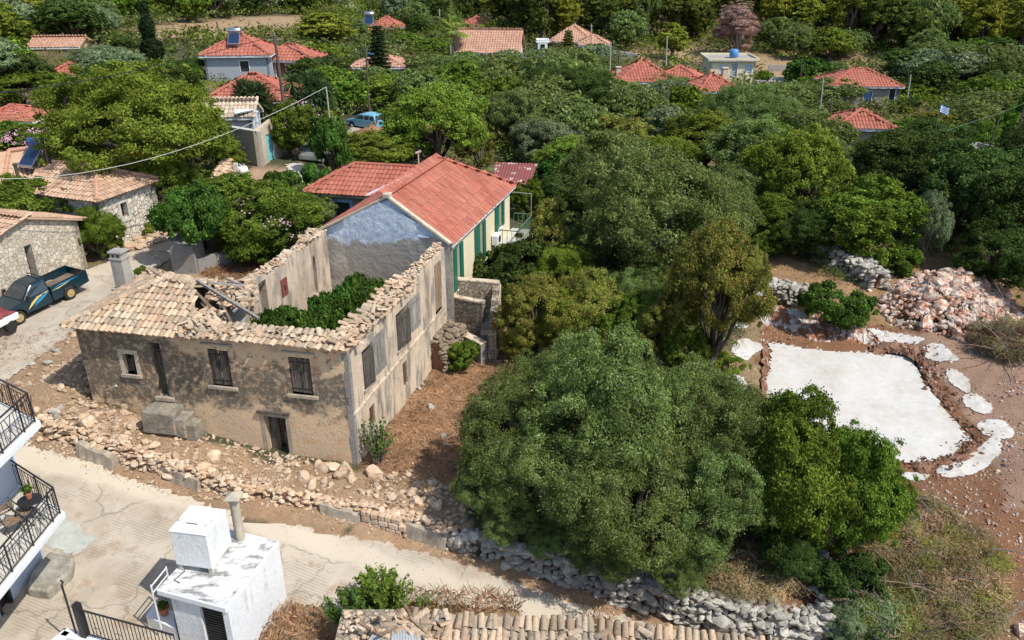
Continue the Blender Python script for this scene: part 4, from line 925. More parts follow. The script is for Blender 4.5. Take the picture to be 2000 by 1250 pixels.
# side shutters
w1 = s1[1]-s1[0]
hinged_leaf(WS, 's', ruin, s1[0], z1b-.02, z1t-.12, w1*.92, .10, WOOD_D, 11); hinged_leaf(WS, 's', ruin, s1[1]+.01, z1b+.06, z1t+.1, w1*1.25, .05, WOOD_G, 12)
w2 = s2b-s2a
hinged_leaf(WS, 's', ruin, s2a, z2b-.05, z2t-.15, w2*1.0, .07, WOOD_D, 13); hinged_leaf(WS, 's', ruin, s2b+.01, z2b+.15, z2t+.05, w2*1.0, .06, WOOD_G, 14)
plank_shutter(WS, 's', ruin, s3[0]+.02, s3[1]-.02, 2.38, 4.72, -.1, WOOD_B, 3, hinge=False, seed=15, leafs=1)
for h in (s4, s5):
    m = MB()
    for k in range(4): u = h[0]+(h[1]-h[0])*(k+.5)/4; WS.plank(m, u-.018, u+.018, h[2], h[3], -.08, -.05)
    fr = m.build('window_grille', pm('rusty_bars', (.20,.10,.06)) if 'rusty_bars' not in bpy.data.materials else bpy.data.materials['rusty_bars'], ruin)
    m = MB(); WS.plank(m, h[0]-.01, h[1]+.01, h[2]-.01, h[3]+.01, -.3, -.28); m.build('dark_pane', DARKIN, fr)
for hh_, nm in (((s1[0],s1[1],z1b,z1t),'a'), ((s2a,s2b,z2b,z2t),'b'), ((s3[0],s3[1],2.35,4.75),'c')):
    m = MB(); WS.plank(m, hh_[0]-.1, hh_[1]+.1, hh_[2]-.12, hh_[2], -.3, .07); m.build('window_sill', STONE_SILL, ruin, bevel=.01)
    if nm == 'a': m = MB(); WS.plank(m, hh_[0]-.15, hh_[1]+.15, hh_[3], hh_[3]+.14, -.3, .03); m.build('window_lintel', PL_SIDE, ruin)
# tiled roof over the left room
apex = PZ(322,546,6.05); r2 = Vector((apex.x+1.05, apex.y-.35, 5.98))
def ov(p, q, d): v = (Vector(p)-Vector(q)); v.z = 0; v.normalize(); return v*d
nF = Vector((WF.n.x, WF.n.y, 0)); nL = Vector((WL.n.x, WL.n.y, 0)); dF = Vector((WF.d.x,WF.d.y,0))
Bc = Vector((pB.x,pB.y,ZE-.02))+nF*.28+nL*.28; Ec = Vector((pE.x,pE.y,ZE-.02))+nL*.28-nF*.2; Fc = Vector((pF.x,pF.y,ZE))
G1 = Vector((pB.x,pB.y,ZE-.02))+nF*.28+dF*4.9
Gm = G1-nF*1.35+Vector((0,0,.52)) - dF*.5
front_poly = [Bc, G1, Gm, r2+dF*.15, apex]
left_poly = [Ec, Bc, apex]; back_poly = [Fc-dF*.3, Ec, apex, r2]
g5 = np.random.default_rng(51)
tiles_obj('tiled_roof', [front_poly, left_poly], TILE_OLD, ruin, .22, .35, .08, .34, 6, g=g5, thick=.09)
bp = [Ec, Vector((pF.x-.9,pF.y+.3,ZE-.05)), r2-dF*.3+Vector((0,0,-.1)), apex]
tiles_obj('back_slope_tiles', [[bp[1],bp[0],bp[3],bp[2]]], TILE_OLD, ruin, .235, .33, .07, 1.2, 4, g=g5, drop=.1)
m = MB(); 
for a, b in ((Bc, apex), (apex, r2), (Ec, apex)):
    n_ = int((b-a).length/.34)
    for i in range(n_):
        m.cr = random.random(); p = a.lerp(b, i/n_)+Vector((0,0,.07)); q = a.lerp(b, (i+1.1)/n_)+Vector((0,0,.07)); m.tube([p+Vector((random.uniform(-.02,.02),0,0)), q], [.115,.095], 8)
m.build('hip_tiles', TILE_OLD, ruin)
# strips of tiles left on the wall tops
def strip(w, u0, u1, depth, name, g, L=.36, rise=.16, out=.2, drop=.0, jit=.55):
    a = w.pt(u0, ZE+.0, out); b = w.pt(u1, ZE+.0, out); c = w.pt(u1, ZE+rise, -depth+out); d = w.pt(u0, ZE+rise, -depth+out)
    return tiles_obj(name, [[a,b,c,d]], TILE_OLD, ruin, .235, L, .075, jit, 5, g=g, drop=drop, thick=.07)
strip(WF, 4.95, WF.L+.1, .82, 'eave_tiles', g5, out=.22)
strip(WS, .05, 6.3, .62, 'wall_top_tiles', g5, out=.14, jit=1.5, L=.34)
# loose tiles and rubble on the wall tops (one part: uncountable)
def loose_tiles(name, spots, g, parent, seg=4, mat=TILE_OLD, l=.38, rad=.1):
    Vs = []; n = len(spots); th_ = np.linspace(0, math.pi, seg+1); lv = np.concatenate([np.stack([-np.cos(th_)*rad*1.05, np.zeros(seg+1), np.sin(th_)*rad*.75],1), np.stack([-np.cos(th_)*rad*.85, np.full(seg+1,l), np.sin(th_)*rad*.6],1)])
    lv[:,1] -= l/2; org = np.zeros(3); p = parent
    while p is not None: org = org+np.array(p.location); p = p.parent
    Rm = rotmats(n, g, .55); S = g.uniform(.75,1.1,(n,1,1)); W = np.einsum('nij,vj->nvi', Rm, lv)*S+np.array([list(s) for s in spots])[:,None,:]-org
    f = np.array([[k,k+1,seg+1+k+1,seg+1+k] for k in range(seg)]); F_ = (f[None]+(np.arange(n)*2*(seg+1))[:,None,None]).reshape(-1,4)
    return np_mesh(name, W.reshape(-1,3), F_, mat, parent, np.repeat(g.random(n), 2*(seg+1)))
sp = []
for i in range(190): u = g5.uniform(0,6.6); sp.append(WS.pt(u, ZE+.1+g5.uniform(0,.16), g5.uniform(-.45,.12)))
for i in range(34): u = g5.uniform(4.6,WF.L); sp.append(WF.pt(u, ZE+.12+g5.uniform(0,.12), g5.uniform(-.7,-.1)))
for i in range(40): u = g5.uniform(5.2,WI.L); sp.append(WI.pt(u, ZL+.12+g5.uniform(0,.15), g5.uniform(-.65,0)))
loose_tiles('loose_tiles', sp, g5, ruin)['kind'] = 'stuff'
P = []; S = []
def rub(w, u0, u1, n, z, o0=-.48, o1=-.02, s=(.035,.10), zf=.12):
    for i in range(n): p = w.pt(g5.uniform(u0,u1), z+g5.uniform(-.05,zf), g5.uniform(o0,o1)); P.append(list(p)); q = g5.uniform(*s); S.append((q*1.2,q,q*.7))
rub(WI, 0, WI.L, 420, ZL+.03); rub(WS, 6.0, WS.L, 320, ZE+.12, zf=.22); rub(WK, 0, WK.L, 150, ZE-.05, s=(.05,.11)); rub(WF, 4.8, WF.L-.4, 60, ZE+.06, -.9,-.3, (.04,.09)); rub(WS, 0, 6.3, 80, ZE+.1, s=(.04,.1)); rub(WX, 0, WX.L, 120, 4.8, s=(.05,.11))
stones('wall_top_rubble', np.array(P)-0, np.array(S), ROCK_W, ruin, ROCKS1, g5, loc=tuple(ruin.location))['kind'] = 'stuff'
# broken roof: rafters and boards over the gap
beams = [((368,556),(440,628),6.0,4.9,.12),((385,548),(505,622),6.0,5.1,.11),((405,552),(492,560),5.9,5.2,.10),((430,585),(470,668),5.4,5.05,.09),((410,640),(480,632),5.2,5.0,.14),((440,665),(484,618),5.0,5.1,.10),((392,590),(455,660),5.4,4.8,.10),((375,620),(450,640),5.3,5.0,.09),((455,610),(490,572),5.0,5.3,.08),((470,650),(492,585),4.9,5.2,.08),((480,566),(452,605),5.3,5.0,.07),((368,648),(452,662),5.15,5.0,.16),((420,560),(470,600),5.7,5.1,.08),((445,545),(478,560),5.6,5.3,.1)]
for k, (a, b, za_, zb2, w_) in enumerate(beams):
    m = MB(); m.cr = (k*.37)%1; m.bar(PZ(a[0],a[1],za_), PZ(b[0],b[1],zb2), w_, w_*(.35 if k%3==0 else .9)); m.build('broken_rafter', WOOD_G if k%3 else WOOD_B, ruin)
sp = []
for i in range(150):
    x = g5.uniform(405,497); y = g5.uniform(545,600); 
    if (x-405)/92*30 + 530 > y+35: continue
    sp.append(PZ(x, y, 5.35-(y-545)/60*.35+g5.uniform(-.1,.1)))
for i in range(120): x = g5.uniform(352,432); sp.append(PZ(x, g5.uniform(600,655)+ (x-352)*.1, 5.25+g5.uniform(-.08,.1)))
loose_tiles('fallen_tiles', sp, g5, ruin)['kind'] = 'stuff'
q = [PZ(352,585,5.55), PZ(352,650,5.1), PZ(430,655,5.05), PZ(415,620,5.25)]
m = MB(); v = [p-Vector((0,0,.12)) for p in q]+[p-Vector((0,0,.2)) for p in q]; m.add(v, [(0,1,2,3),(7,6,5,4),(0,4,5,1),(1,5,6,2),(2,6,7,3),(3,7,4,0)]); m.build('roof_boards', WOOD_G, ruin)
q = [PZ(415,548,5.5), PZ(498,548,5.2), PZ(494,600,4.95), PZ(440,590,5.15)]
m = MB(); v = [p-Vector((0,0,.1)) for p in q]+[p-Vector((0,0,.2)) for p in q]; m.add(v, [(0,1,2,3),(7,6,5,4),(0,4,5,1),(1,5,6,2),(2,6,7,3),(3,7,4,0)]); m.build('roof_boards', WOOD_B, ruin)
# dark floor and cellar inside
m = MB(); m.prism([tuple(WF.pt(.6,0,-.6))[:2], tuple(WF.pt(WF.L-.6,0,-.6))[:2], tuple(WS.pt(WS.L-.2,0,-.6))[:2], tuple(WI.pt(WI.L,0,.1))[:2], tuple(WK.pt(.2,0,-.6))[:2], tuple(WL.pt(.5,0,-.5))[:2]], .25, .35); m.build('earth_floor', SOIL_RED, ruin)
# chimney stack at the back of the left room
cz0 = 1.5; cb = PZ(246,566,4.75); m = MB(); ax = (WF.d.x, WF.d.y)
m.obox((cb.x,cb.y), ax, .42, .36, cz0, 4.9); m.obox((cb.x,cb.y), ax, .27, .25, 4.9, 6.15); ch = m.build('chimney', CONC, ruin, bevel=.02)
m = MB(); m.obox((cb.x,cb.y), ax, .30, .28, 6.15, 6.24); 
for dx_ in (-.2,0.0,.2): c = Vector((cb.x,cb.y,0))+dF*dx_; m.obox((c.x,c.y), ax, .05, .24, 6.24, 6.42)
m.obox((cb.x,cb.y), ax, .31, .28, 6.42, 6.51); m.build('chimney_cap', CONC, ch, bevel=.015)

# ---------------------------------------------------------------- stone steps at the front door
st = thing('stone_steps', 'broad old stone step block with two lower steps below the front door of the ruin', 'steps', tuple(WF.pt(hd[0],hd[2]-.6,.8)))
u0 = hd[0]-.2; zt = hd[2]-.12
def slab(u0, u1, o0, o1, z0, z1, nm, seed, mat=STONE_SILL):
    g = random.Random(seed); m = MB(); vs = []
    for z in (z0, z1):
        for (u, o) in ((u0,o0),(u1,o0),(u1,o1),(u0,o1)): vs.append(WF.pt(u+g.uniform(-.07,.07), z+g.uniform(-.03,.03), o+g.uniform(-.06,.06)))
    m.add(vs, [(3,2,1,0),(4,5,6,7),(0,1,5,4),(1,2,6,5),(2,3,7,6),(3,0,4,7)]); return m.build(nm, mat, st, bevel=.05)
STEPM = pm('old_step_stone', (.30,.265,.21), (.20,.18,.145), 1.8, 9, .28, c3=(.38,.25,.12), bump=.7, bdist=.05); slab(u0-.05, u0+1.2, .03, .95, zt-1.0, zt-.04, 'landing_block', 1, STEPM); slab(u0+1.15, u0+1.6, .1, .85, zt-1.1, zt-.30, 'step', 2, STEPM); slab(u0+1.55, u0+2.0, .12, .75, zt-1.3, zt-.55, 'step', 3, STEPM)

# ---------------------------------------------------------------- red roofed house joined to the ruin
rh = thing('red_roofed_house', 'cream yellow house with bright red tiled roof and green shutters behind the ruin', 'house', (-4, 42, 0))
EV = 4.95
ap = PZ(735,395,7.0); e1 = PZ(882,476,EV); e2 = PZ(1006,360,EV); e3 = PZ(622,450,EV); rb = PZ(852,319,7.0)
ax2 = (e2-e1); ax2.z = 0; ax2.normalize(); per = Vector((ax2.y,-ax2.x,0))
e4 = e3+ax2*((e2-e1).length); 
# square up: ridge midway
walls = [e1-per*.25+ax2*.1, e2-per*.25-ax2*.3, e4+per*.25-ax2*.3, e3+per*.25+ax2*.1]
def wbox(a, b, th_, z0, z1, holes, name, mat, parent):
    w = Wall((a.x,a.y),(b.x,b.y), th_); w.mesh(z0, z1, holes).build(name, mat, parent); return w
WR = Wall((walls[0].x,walls[0].y),(walls[1].x,walls[1].y), .3)
def hl(x0, x1, zt_, zb_): y = 560; a = WR.sz(x0, y)[0]; b = WR.sz(x1, y)[0]; return a, b
sh_px = [(890,897,470,520), (931,942,430,487), (970,979,393,440)]; rholes = []; info = []
for x0, x1, y0, y1 in sh_px:
    a = WR.sz(x0, (y0+y1)/2)[0]; b = WR.sz(x1, (y0+y1)/2)[0]; rholes.append((a, b, 2.1, 4.35)); info.append((a,b))
rholes[2] = (rholes[2][0], rholes[2][1], 3.0, 4.4)
rwm = WR.mesh(-.3, EV-.1, rholes); rwm.build('side_wall', YELLOW, rh)
for i, h in enumerate(rholes):
    m = MB(); WR.plank(m, h[0], h[1], h[2], h[3], -.2, -.12); fr = m.build('window' if i == 2 else 'door', GREEN_SH, rh)
    m = MB(); WR.plank(m, h[1]+.004, h[1]+.45, h[2], h[3], .02, .07); m.build('shutter', GREEN_SH, fr)
    m = MB(); WR.plank(m, h[0]-.42, h[0]-.004, h[2], h[3], .02, .07) ; m.build('shutter', GREEN_SH, fr)
    m = MB(); WR.plank(m, h[0]-.06, h[1]+.06, h[2]-.1, h[2], -.1, .1); m.build('sill', WHITE, fr)
c = [Vector((p.x,p.y,0)) for p in walls]
wbox(c[1], c[2], .3, -.3, EV-.1, [], 'back_wall', YELLOW, rh); wbox(c[2], c[3], .3, -.3, EV-.1, [], 'left_wall', GREYWALL, rh)
# gable wall
m = MB(); A0 = e3+per*.1; A1 = e1-per*.1; t_ = ax2*.35
v = [Vector((A0.x,A0.y,-.3)), Vector((A1.x,A1.y,-.3)), Vector((A1.x,A1.y,EV-.02)), Vector((ap.x,ap.y,ap.z-.1)), Vector((A0.x,A0.y,EV-.02))]
# subdivided bumpy gable
gn = 26; gm_ = 30; vv = []; 
for j in range(gm_+1):
    for i in range(gn+1):
        s_ = i/gn; base = v[0].lerp(v[1], s_); k_ap = (Vector((ap.x,ap.y,0))-Vector((A0.x,A0.y,0))).length/(Vector((A1.x,A1.y,0))-Vector((A0.x,A0.y,0))).length
        ztop = (EV + (ap.z-.12-EV)*(s_/k_ap if s_ < k_ap else (1-s_)/(1-k_ap))); z = -.3+(ztop+.3)*j/gm_
        fx = (Vector((ap.x,ap.y,0))-Vector((A0.x,A0.y,0)).lerp(Vector((A1.x,A1.y,0)),k_ap)); bl = 1-abs(s_-k_ap)/max(k_ap,1-k_ap)
        n_ = (float(fbm(s_*9, z, .8, 4, 3))-.5)*.13 if 0 < i < gn and j < gm_ else 0
        p = base+fx*bl*0-ax2*n_; vv.append(Vector((p.x,p.y,z)))
m.add(vv, [(j*(gn+1)+i, j*(gn+1)+i+1, (j+1)*(gn+1)+i+1, (j+1)*(gn+1)+i) for j in range(gm_) for i in range(gn)])
v2 = [p+t_ for p in v]; m.add(v2, [(4,3,2,1,0)]); m.build('gable_wall', PL_BLUE, rh, smooth=True)
m = MB(); zc = 5.25; a = A0.lerp(A1,.42)-ax2*.1; b = A0.lerp(A1,.86)-ax2*.1; m.bar(Vector((a.x,a.y,zc)), Vector((b.x,b.y,zc-.05)), .1, .07); m.build('wall_ledge', PL_BLUE, rh)
# verge mortar
apv = Vector((A0.x,A0.y,0)).lerp(Vector((A1.x,A1.y,0)), k_ap)-ax2*.05; apv.z = ap.z+.02
VERGE = pm('verge_mortar', (.56,.48,.36), (.44,.37,.28), 3, 14, .2, bump=.5)
m = MB(); a = e3-ax2*.1+Vector((0,0,.02)); b = e1-ax2*.1+Vector((0,0,.02))
m.bar(a, apv, .22, .13); m.bar(apv+Vector((0,0,.0)), b, .26, .15); m.obox((apv.x,apv.y),(ax2.x,ax2.y),.2,.17,apv.z-.05,apv.z+.17); m.build('verge', VERGE, rh, bevel=.03)
rp = apv.copy(); rp.z = 7.0; rb2 = rp+ax2*7.6; rb2.z = 7.0
right_slope = [e1, e2, rb2, rp]; left_slope = [e4, e3, rp, rb2]; back_slope = [e2, e4, rb2]
g6 = np.random.default_rng(61)
tiles_obj('red_roof', [right_slope, back_slope], TILE_RED, rh, .25, .62, .022, .12, 3, lift=.03, g=g6, thick=.08); tiles_obj('red_roof', [left_slope], TILE_RED, rh, .22, .36, .05, .12, 3, g=g6, thick=.08)
m = MB()
for a, b in ((rp, rb2), (rb2, e2), (rb2, e4)):
    n_ = int((b-a).length/.4)
    for i in range(n_): m.cr = random.random(); m.tube([a.lerp(b,i/n_)+Vector((0,0,.05)), a.lerp(b,(i+1.05)/n_)+Vector((0,0,.05))], [.105,.09], 7)
m.build('ridge_tiles', TILE_RED, rh)
m = MB(); m.bar(e1-Vector((0,0,.12)), e2-Vector((0,0,.12)), .1, .16); m.bar(e2-Vector((0,0,.12)), e4-Vector((0,0,.12)), .1, .16); m.build('eave_board', WHITE, rh)
# hipped wing at the back left
w1_ = PZ(591,374,EV); w2_ = w1_+ (PZ(716,382,EV)-w1_)*1.12; wd = (w2_-w1_); wd.z = 0; wlen = wd.length; wd.normalize(); wn_ = Vector((-wd.y,wd.x,0))
wr1 = PZ(693,320,6.05); wr2 = wr1+wd*5.3; wdep = abs((wr1-w1_).dot(wn_))*2
w3_ = w2_+wn_*wdep+wd*1.2; w4_ = w1_+wn_*wdep
tiles_obj('wing_roof', [[w1_, w2_+wd*.2, wr2, wr1], [w4_, w1_, wr1], [w3_, w4_, wr1, wr2]], TILE_RED, rh, .26, .42, .05, .15, 4, g=g6, thick=.1)
m = MB()
for a, b in ((w1_, wr1), (wr1, wr2), (w4_, wr1)):
    n_ = int((b-a).length/.4)
    for i in range(n_): m.tube([a.lerp(b,i/n_)+Vector((0,0,.05)), a.lerp(b,(i+1.05)/n_)+Vector((0,0,.05))], [.11,.09], 7)
m.build('hip_tiles', TILE_RED, rh)
m = MB(); m.bar(w1_-Vector((0,0,.14)), w2_-Vector((0,0,.14)), .12, .12); m.bar(w1_-Vector((0,0,.14)), w4_-Vector((0,0,.14)), .12, .12); m.build('gutter', STEEL, rh)
f0 = w1_+wd*.35+wn_*.35; f1 = w2_+wd*.3+wn_*.35; WW = Wall((f0.x,f0.y),(f1.x,f1.y), .3)
ww = WW.sz(655,410)[0]; wwb = WW.sz(684,410)[0]; hh_ = (ww, wwb, 3.1, 4.35)
WW.mesh(.5, EV-.1, [hh_]).build('wing_wall', GREYWALL, rh)
f2 = w4_+wd*.35-wn_*.35; wbox(Vector((f2.x,f2.y,0)), Vector((f0.x,f0.y,0)), .3, .5, EV-.1, [], 'wing_side_wall', GREYWALL, rh)
m = MB(); t = .18; WW.plank(m, hh_[0]-t, hh_[0], hh_[2], hh_[3]+t, -.2, .02); WW.plank(m, hh_[1], hh_[1]+t, hh_[2], hh_[3]+t, -.2, .02); WW.plank(m, hh_[0], hh_[1], hh_[3], hh_[3]+t, -.2, .02)
fr = m.build('window', BLUE_TRIM, rh); m = MB(); WW.plank(m, hh_[0], hh_[1], hh_[2], hh_[3], -.25, -.2); m.build('pane', GLASS, fr)
m = MB(); fl0 = PZ(716,381,5.1); fl1 = PZ(808,337,6.3); m.bar(fl0, fl1, .28, .05); m.build('flashing', WHITE, rh)
m = MB(); a_ = e3+ax2*3.2-per*.1; m.obox((a_.x-.5,a_.y), (ax2.x,ax2.y), 1.3, .35, EV-.6, EV-.5); m.build('porch_slab', WHITE, rh)
# balcony at the back right corner with green rail, air conditioner
bal0 = e2-per*.3; bb = PZ(1000,470,2.2)
m = MB(); q0 = WR.pt(WR.L-2.6, 0, 0); q1 = WR.pt(WR.L+.2, 0, 0)
m.obox(tuple(WR.pt(WR.L-1.1,0,.65))[:2], (WR.d.x,WR.d.y), 1.7, .65, 2.0, 2.15); slab_ = m.build('balcony', CONC_L, rh)
m = MB(); 
for i in range(15): p = WR.pt(WR.L-2.75+i*.235, 2.15, 1.25); m.bar(p, p+Vector((0,0,.95)), .03)
for i in range(5): p = WR.pt(WR.L+.55, 2.15, .1+i*.28); m.bar(p, p+Vector((0,0,.95)), .03); p = WR.pt(WR.L-2.75, 2.15, .1+i*.28); m.bar(p, p+Vector((0,0,.95)), .03)
for z in (2.25, 3.1): m.bar(WR.pt(WR.L-2.75,z,1.25), WR.pt(WR.L+.55,z,1.25), .045); m.bar(WR.pt(WR.L+.55,z,1.25), WR.pt(WR.L+.55,z,.1), .045); m.bar(WR.pt(WR.L-2.75,z,1.25), WR.pt(WR.L-2.75,z,.1), .045)
m.build('railing', GREEN_RAIL, slab_)
m = MB(); m.bar(WR.pt(WR.L+.5,2.15,1.2), WR.pt(WR.L+.5,4.4,1.2), .04); m.bar(WR.pt(WR.L+.5,4.4,1.2), WR.pt(WR.L+.5,4.4,-.3), .04); m.build('awning_frame', CONCPOLE, slab_)
m = MB(); WR.plank(m, WR.L-3.75, WR.L-3.0, 2.5, 3.05, .05, .38); acu = m.build('air_conditioner', WHITE, rh, bevel=.02)
m = MB(); c0 = WR.pt(WR.L-3.3, 2.77, .385); m.tube([c0, c0+Vector((WR.n.x,WR.n.y,0))*.01], .2, 14); m.build('fan_grille', IRON, acu)
m = MB(); p_ = w1_+wd*6.0+wn_*3.2; m.bar(Vector((p_.x,p_.y,5.6)), Vector((p_.x,p_.y,6.8)), .06); m.bar(Vector((p_.x-.16,p_.y,6.75)), Vector((p_.x+.16,p_.y,6.86)), .1); m.build('roof_vent', PINKW, rh)

# ---------------------------------------------------------------- walled terraces beside the ruin
tr = thing('terrace_ruin', 'roofless little stone outbuilding with stepped plastered walls right of the ruin', 'outbuilding', tuple(PZ(925,640,0)))
def pw(name, pts, zt, thick, mat, zb=-.4):
    for a, b in zip(pts[:-1], pts[1:]):
        w = Wall((a.x,a.y),(b.x,b.y), thick); w.mesh(zb, zt).build(name, mat, tr)
T1 = PZ(882,545,2.55); T2 = PZ(975,552,2.5)
m = MB(); m.bar(T1+Vector((0,0,-1.3)), T2+Vector((0,0,-1.3)), .35, 2.6); m.build('back_wall', OLD_MASON, tr)
m = MB(); m.bar(T1+Vector((0,0,.03)), T2+Vector((0,0,.03)), .38, .1); m.build('wall_cap', PL_SIDE, tr, bevel=.02)
A_ = PZ(878,578,1.9); B_ = PZ(945,590,1.9); m = MB(); m.bar(A_-Vector((0,0,1.05)), B_-Vector((0,0,1.05)), .3, 2.0); m.build('middle_wall', DARK_MASON, tr); m = MB(); m.bar(A_, B_, .34, .12); m.build('wall_cap', PL_SIDE, tr, bevel=.02)
R0 = PZ(970,560,2.3); R1_ = PZ(960,668,.9)
n_ = 5; m = MB()
for i in range(n_):
    a = R0.lerp(R1_, i/n_); b = R0.lerp(R1_, (i+1)/n_); m.bar(Vector((a.x,a.y,a.z/2-.2)), Vector((b.x,b.y,a.z/2-.2)), .34, a.z+.6)
m.build('right_wall', OLD_MASON, tr); m = MB()
for i in range(n_):
    a = R0.lerp(R1_, i/n_); b = R0.lerp(R1_, (i+1)/n_); m.bar(Vector((a.x+.2,a.y,a.z/2-.2)), Vector((b.x+.2,b.y,a.z/2-.2)), .05, a.z+.66)
m.build('outer_render', PL_SIDE, tr)
m = MB(); a = PZ(880,640,.9); b = PZ(945,672,.9); m.bar(a-Vector((0,0,.6)), b-Vector((0,0,.6)), .4, 1.2); m.build('front_wall', PL_GREY, tr); m = MB(); m.bar(a+Vector((0,0,.03)), b+Vector((0,0,.03)), .44, .08); m.build('wall_cap', PL_SIDE, tr, bevel=.02)
m = MB(); a = PZ(878,600,1.0); b = PZ(940,610,1.0); m.obox(((a.x+b.x)/2,(a.y+b.y)/2), ((b-a).x,(b-a).y), .9, .55, -.3, 1.0); m.build('earth_step', SOIL_RED, tr)
for k in range(3): m = MB(); p = PZ(950,605+k*22,1.1-k*.3); m.obox((p.x,p.y), (1,.1), .28, .3, -.3, 1.1-k*.3); m.build('step', CONC, tr)
m = MB(); a = PZ(852,650,1.4); b = PZ(872,640,1.4); 
ln = [WS.pt(WS.L-2.3, 0, .25), WS.pt(WS.L-.2, 0, .6)]
stone_wall('earth_covered_wall', 'short earth covered wall stub against the side wall of the ruin', [Vector((p.x,p.y,-.2)) for p in ln], lambda u: 1.6, .7, .22, pm('brown_stone', (.26,.20,.14), (.18,.14,.10), 2, 9, .25, bump=.5), 14)
# corrugated shed
sd = thing('corrugated_shed', 'small shed with rusty red corrugated metal roof behind the red roofed house', 'shed', tuple(PT(1005,372)))
q = [PZ(960,352,2.9), PZ(1035,362,2.9), PZ(1050,320,3.2), PZ(967,317,3.2)]
def corrugated(q, mat, parent, name='corrugated_roof', pitch=.2, amp=.04):
    n = max(4, int((q[1]-q[0]).length/pitch*2)); v = []
    for i in range(n+1):
        u = i/n; h = amp if i % 2 else 0
        for a, b in ((q[0],q[1]),(q[3],q[2])): p = a.lerp(b, u); v.append(p+Vector((0,0,h)))
        for a, b in ((q[0],q[1]),(q[3],q[2])): p = a.lerp(b, u); v.append(p+Vector((0,0,h-.02)))
    m = MB(); m.add(v, [(4*i,4*i+4,4*i+5,4*i+1) for i in range(n)]+[(4*i+3,4*i+7,4*i+6,4*i+2) for i in range(n)]+[(4*i+2,4*i+6,4*i+4,4*i) for i in range(n)]+[(4*i+1,4*i+5,4*i+7,4*i+3) for i in range(n)]); return m.build(name, mat, parent)
CORR = pm('rusty_red_sheet', (.24,.075,.065), (.55,.46,.40), .9, 12, .2, lo=.56, hi=.62, rough=.6, bump=.1)
corrugated(q, CORR, sd); m = MB()
for p in (q[0], q[1], q[2], q[3]): m.bar(Vector((p.x*.985,p.y+.1,0)), Vector((p.x*.985,p.y+.1,p.z-.03)), .1)
m.bar(q[0].lerp(q[1],.5)-Vector((0,-.3,1.5)), q[2].lerp(q[3],.5)-Vector((0,.3,1.6)), 2.4, 2.4); m.build('shed_body', GREYWALL, sd)

# ---------------------------------------------------------------- generic houses
def roof_geo(kind, c, ux, uy, w, d, ze, rh_, over=.4):
    """polygons (eave first) of a roof over centre c"""
    a, b = w/2+over, d/2+over; P = lambda u, v, z: Vector((c.x+ux.x*u+uy.x*v, c.y+ux.y*u+uy.y*v, z))
    if kind == 'hip':
        k = max(.01, (w-d)/2) if w > d else .01; r0, r1 = P(-k,0,ze+rh_), P(k,0,ze+rh_)
        return [[P(-a,-b,ze),P(a,-b,ze),r1,r0],[P(a,-b,ze),P(a,b,ze),r1],[P(a,b,ze),P(-a,b,ze),r0,r1],[P(-a,b,ze),P(-a,-b,ze),r0]], [(P(-a,-b,ze),r0),(P(a,-b,ze),r1),(P(a,b,ze),r1),(P(-a,b,ze),r0),(r0,r1)]
    r0, r1 = P(-a,0,ze+rh_), P(a,0,ze+rh_)
    return [[P(-a,-b,ze),P(a,-b,ze),r1,r0],[P(a,b,ze),P(-a,b,ze),r0,r1]], [(r0,r1)]
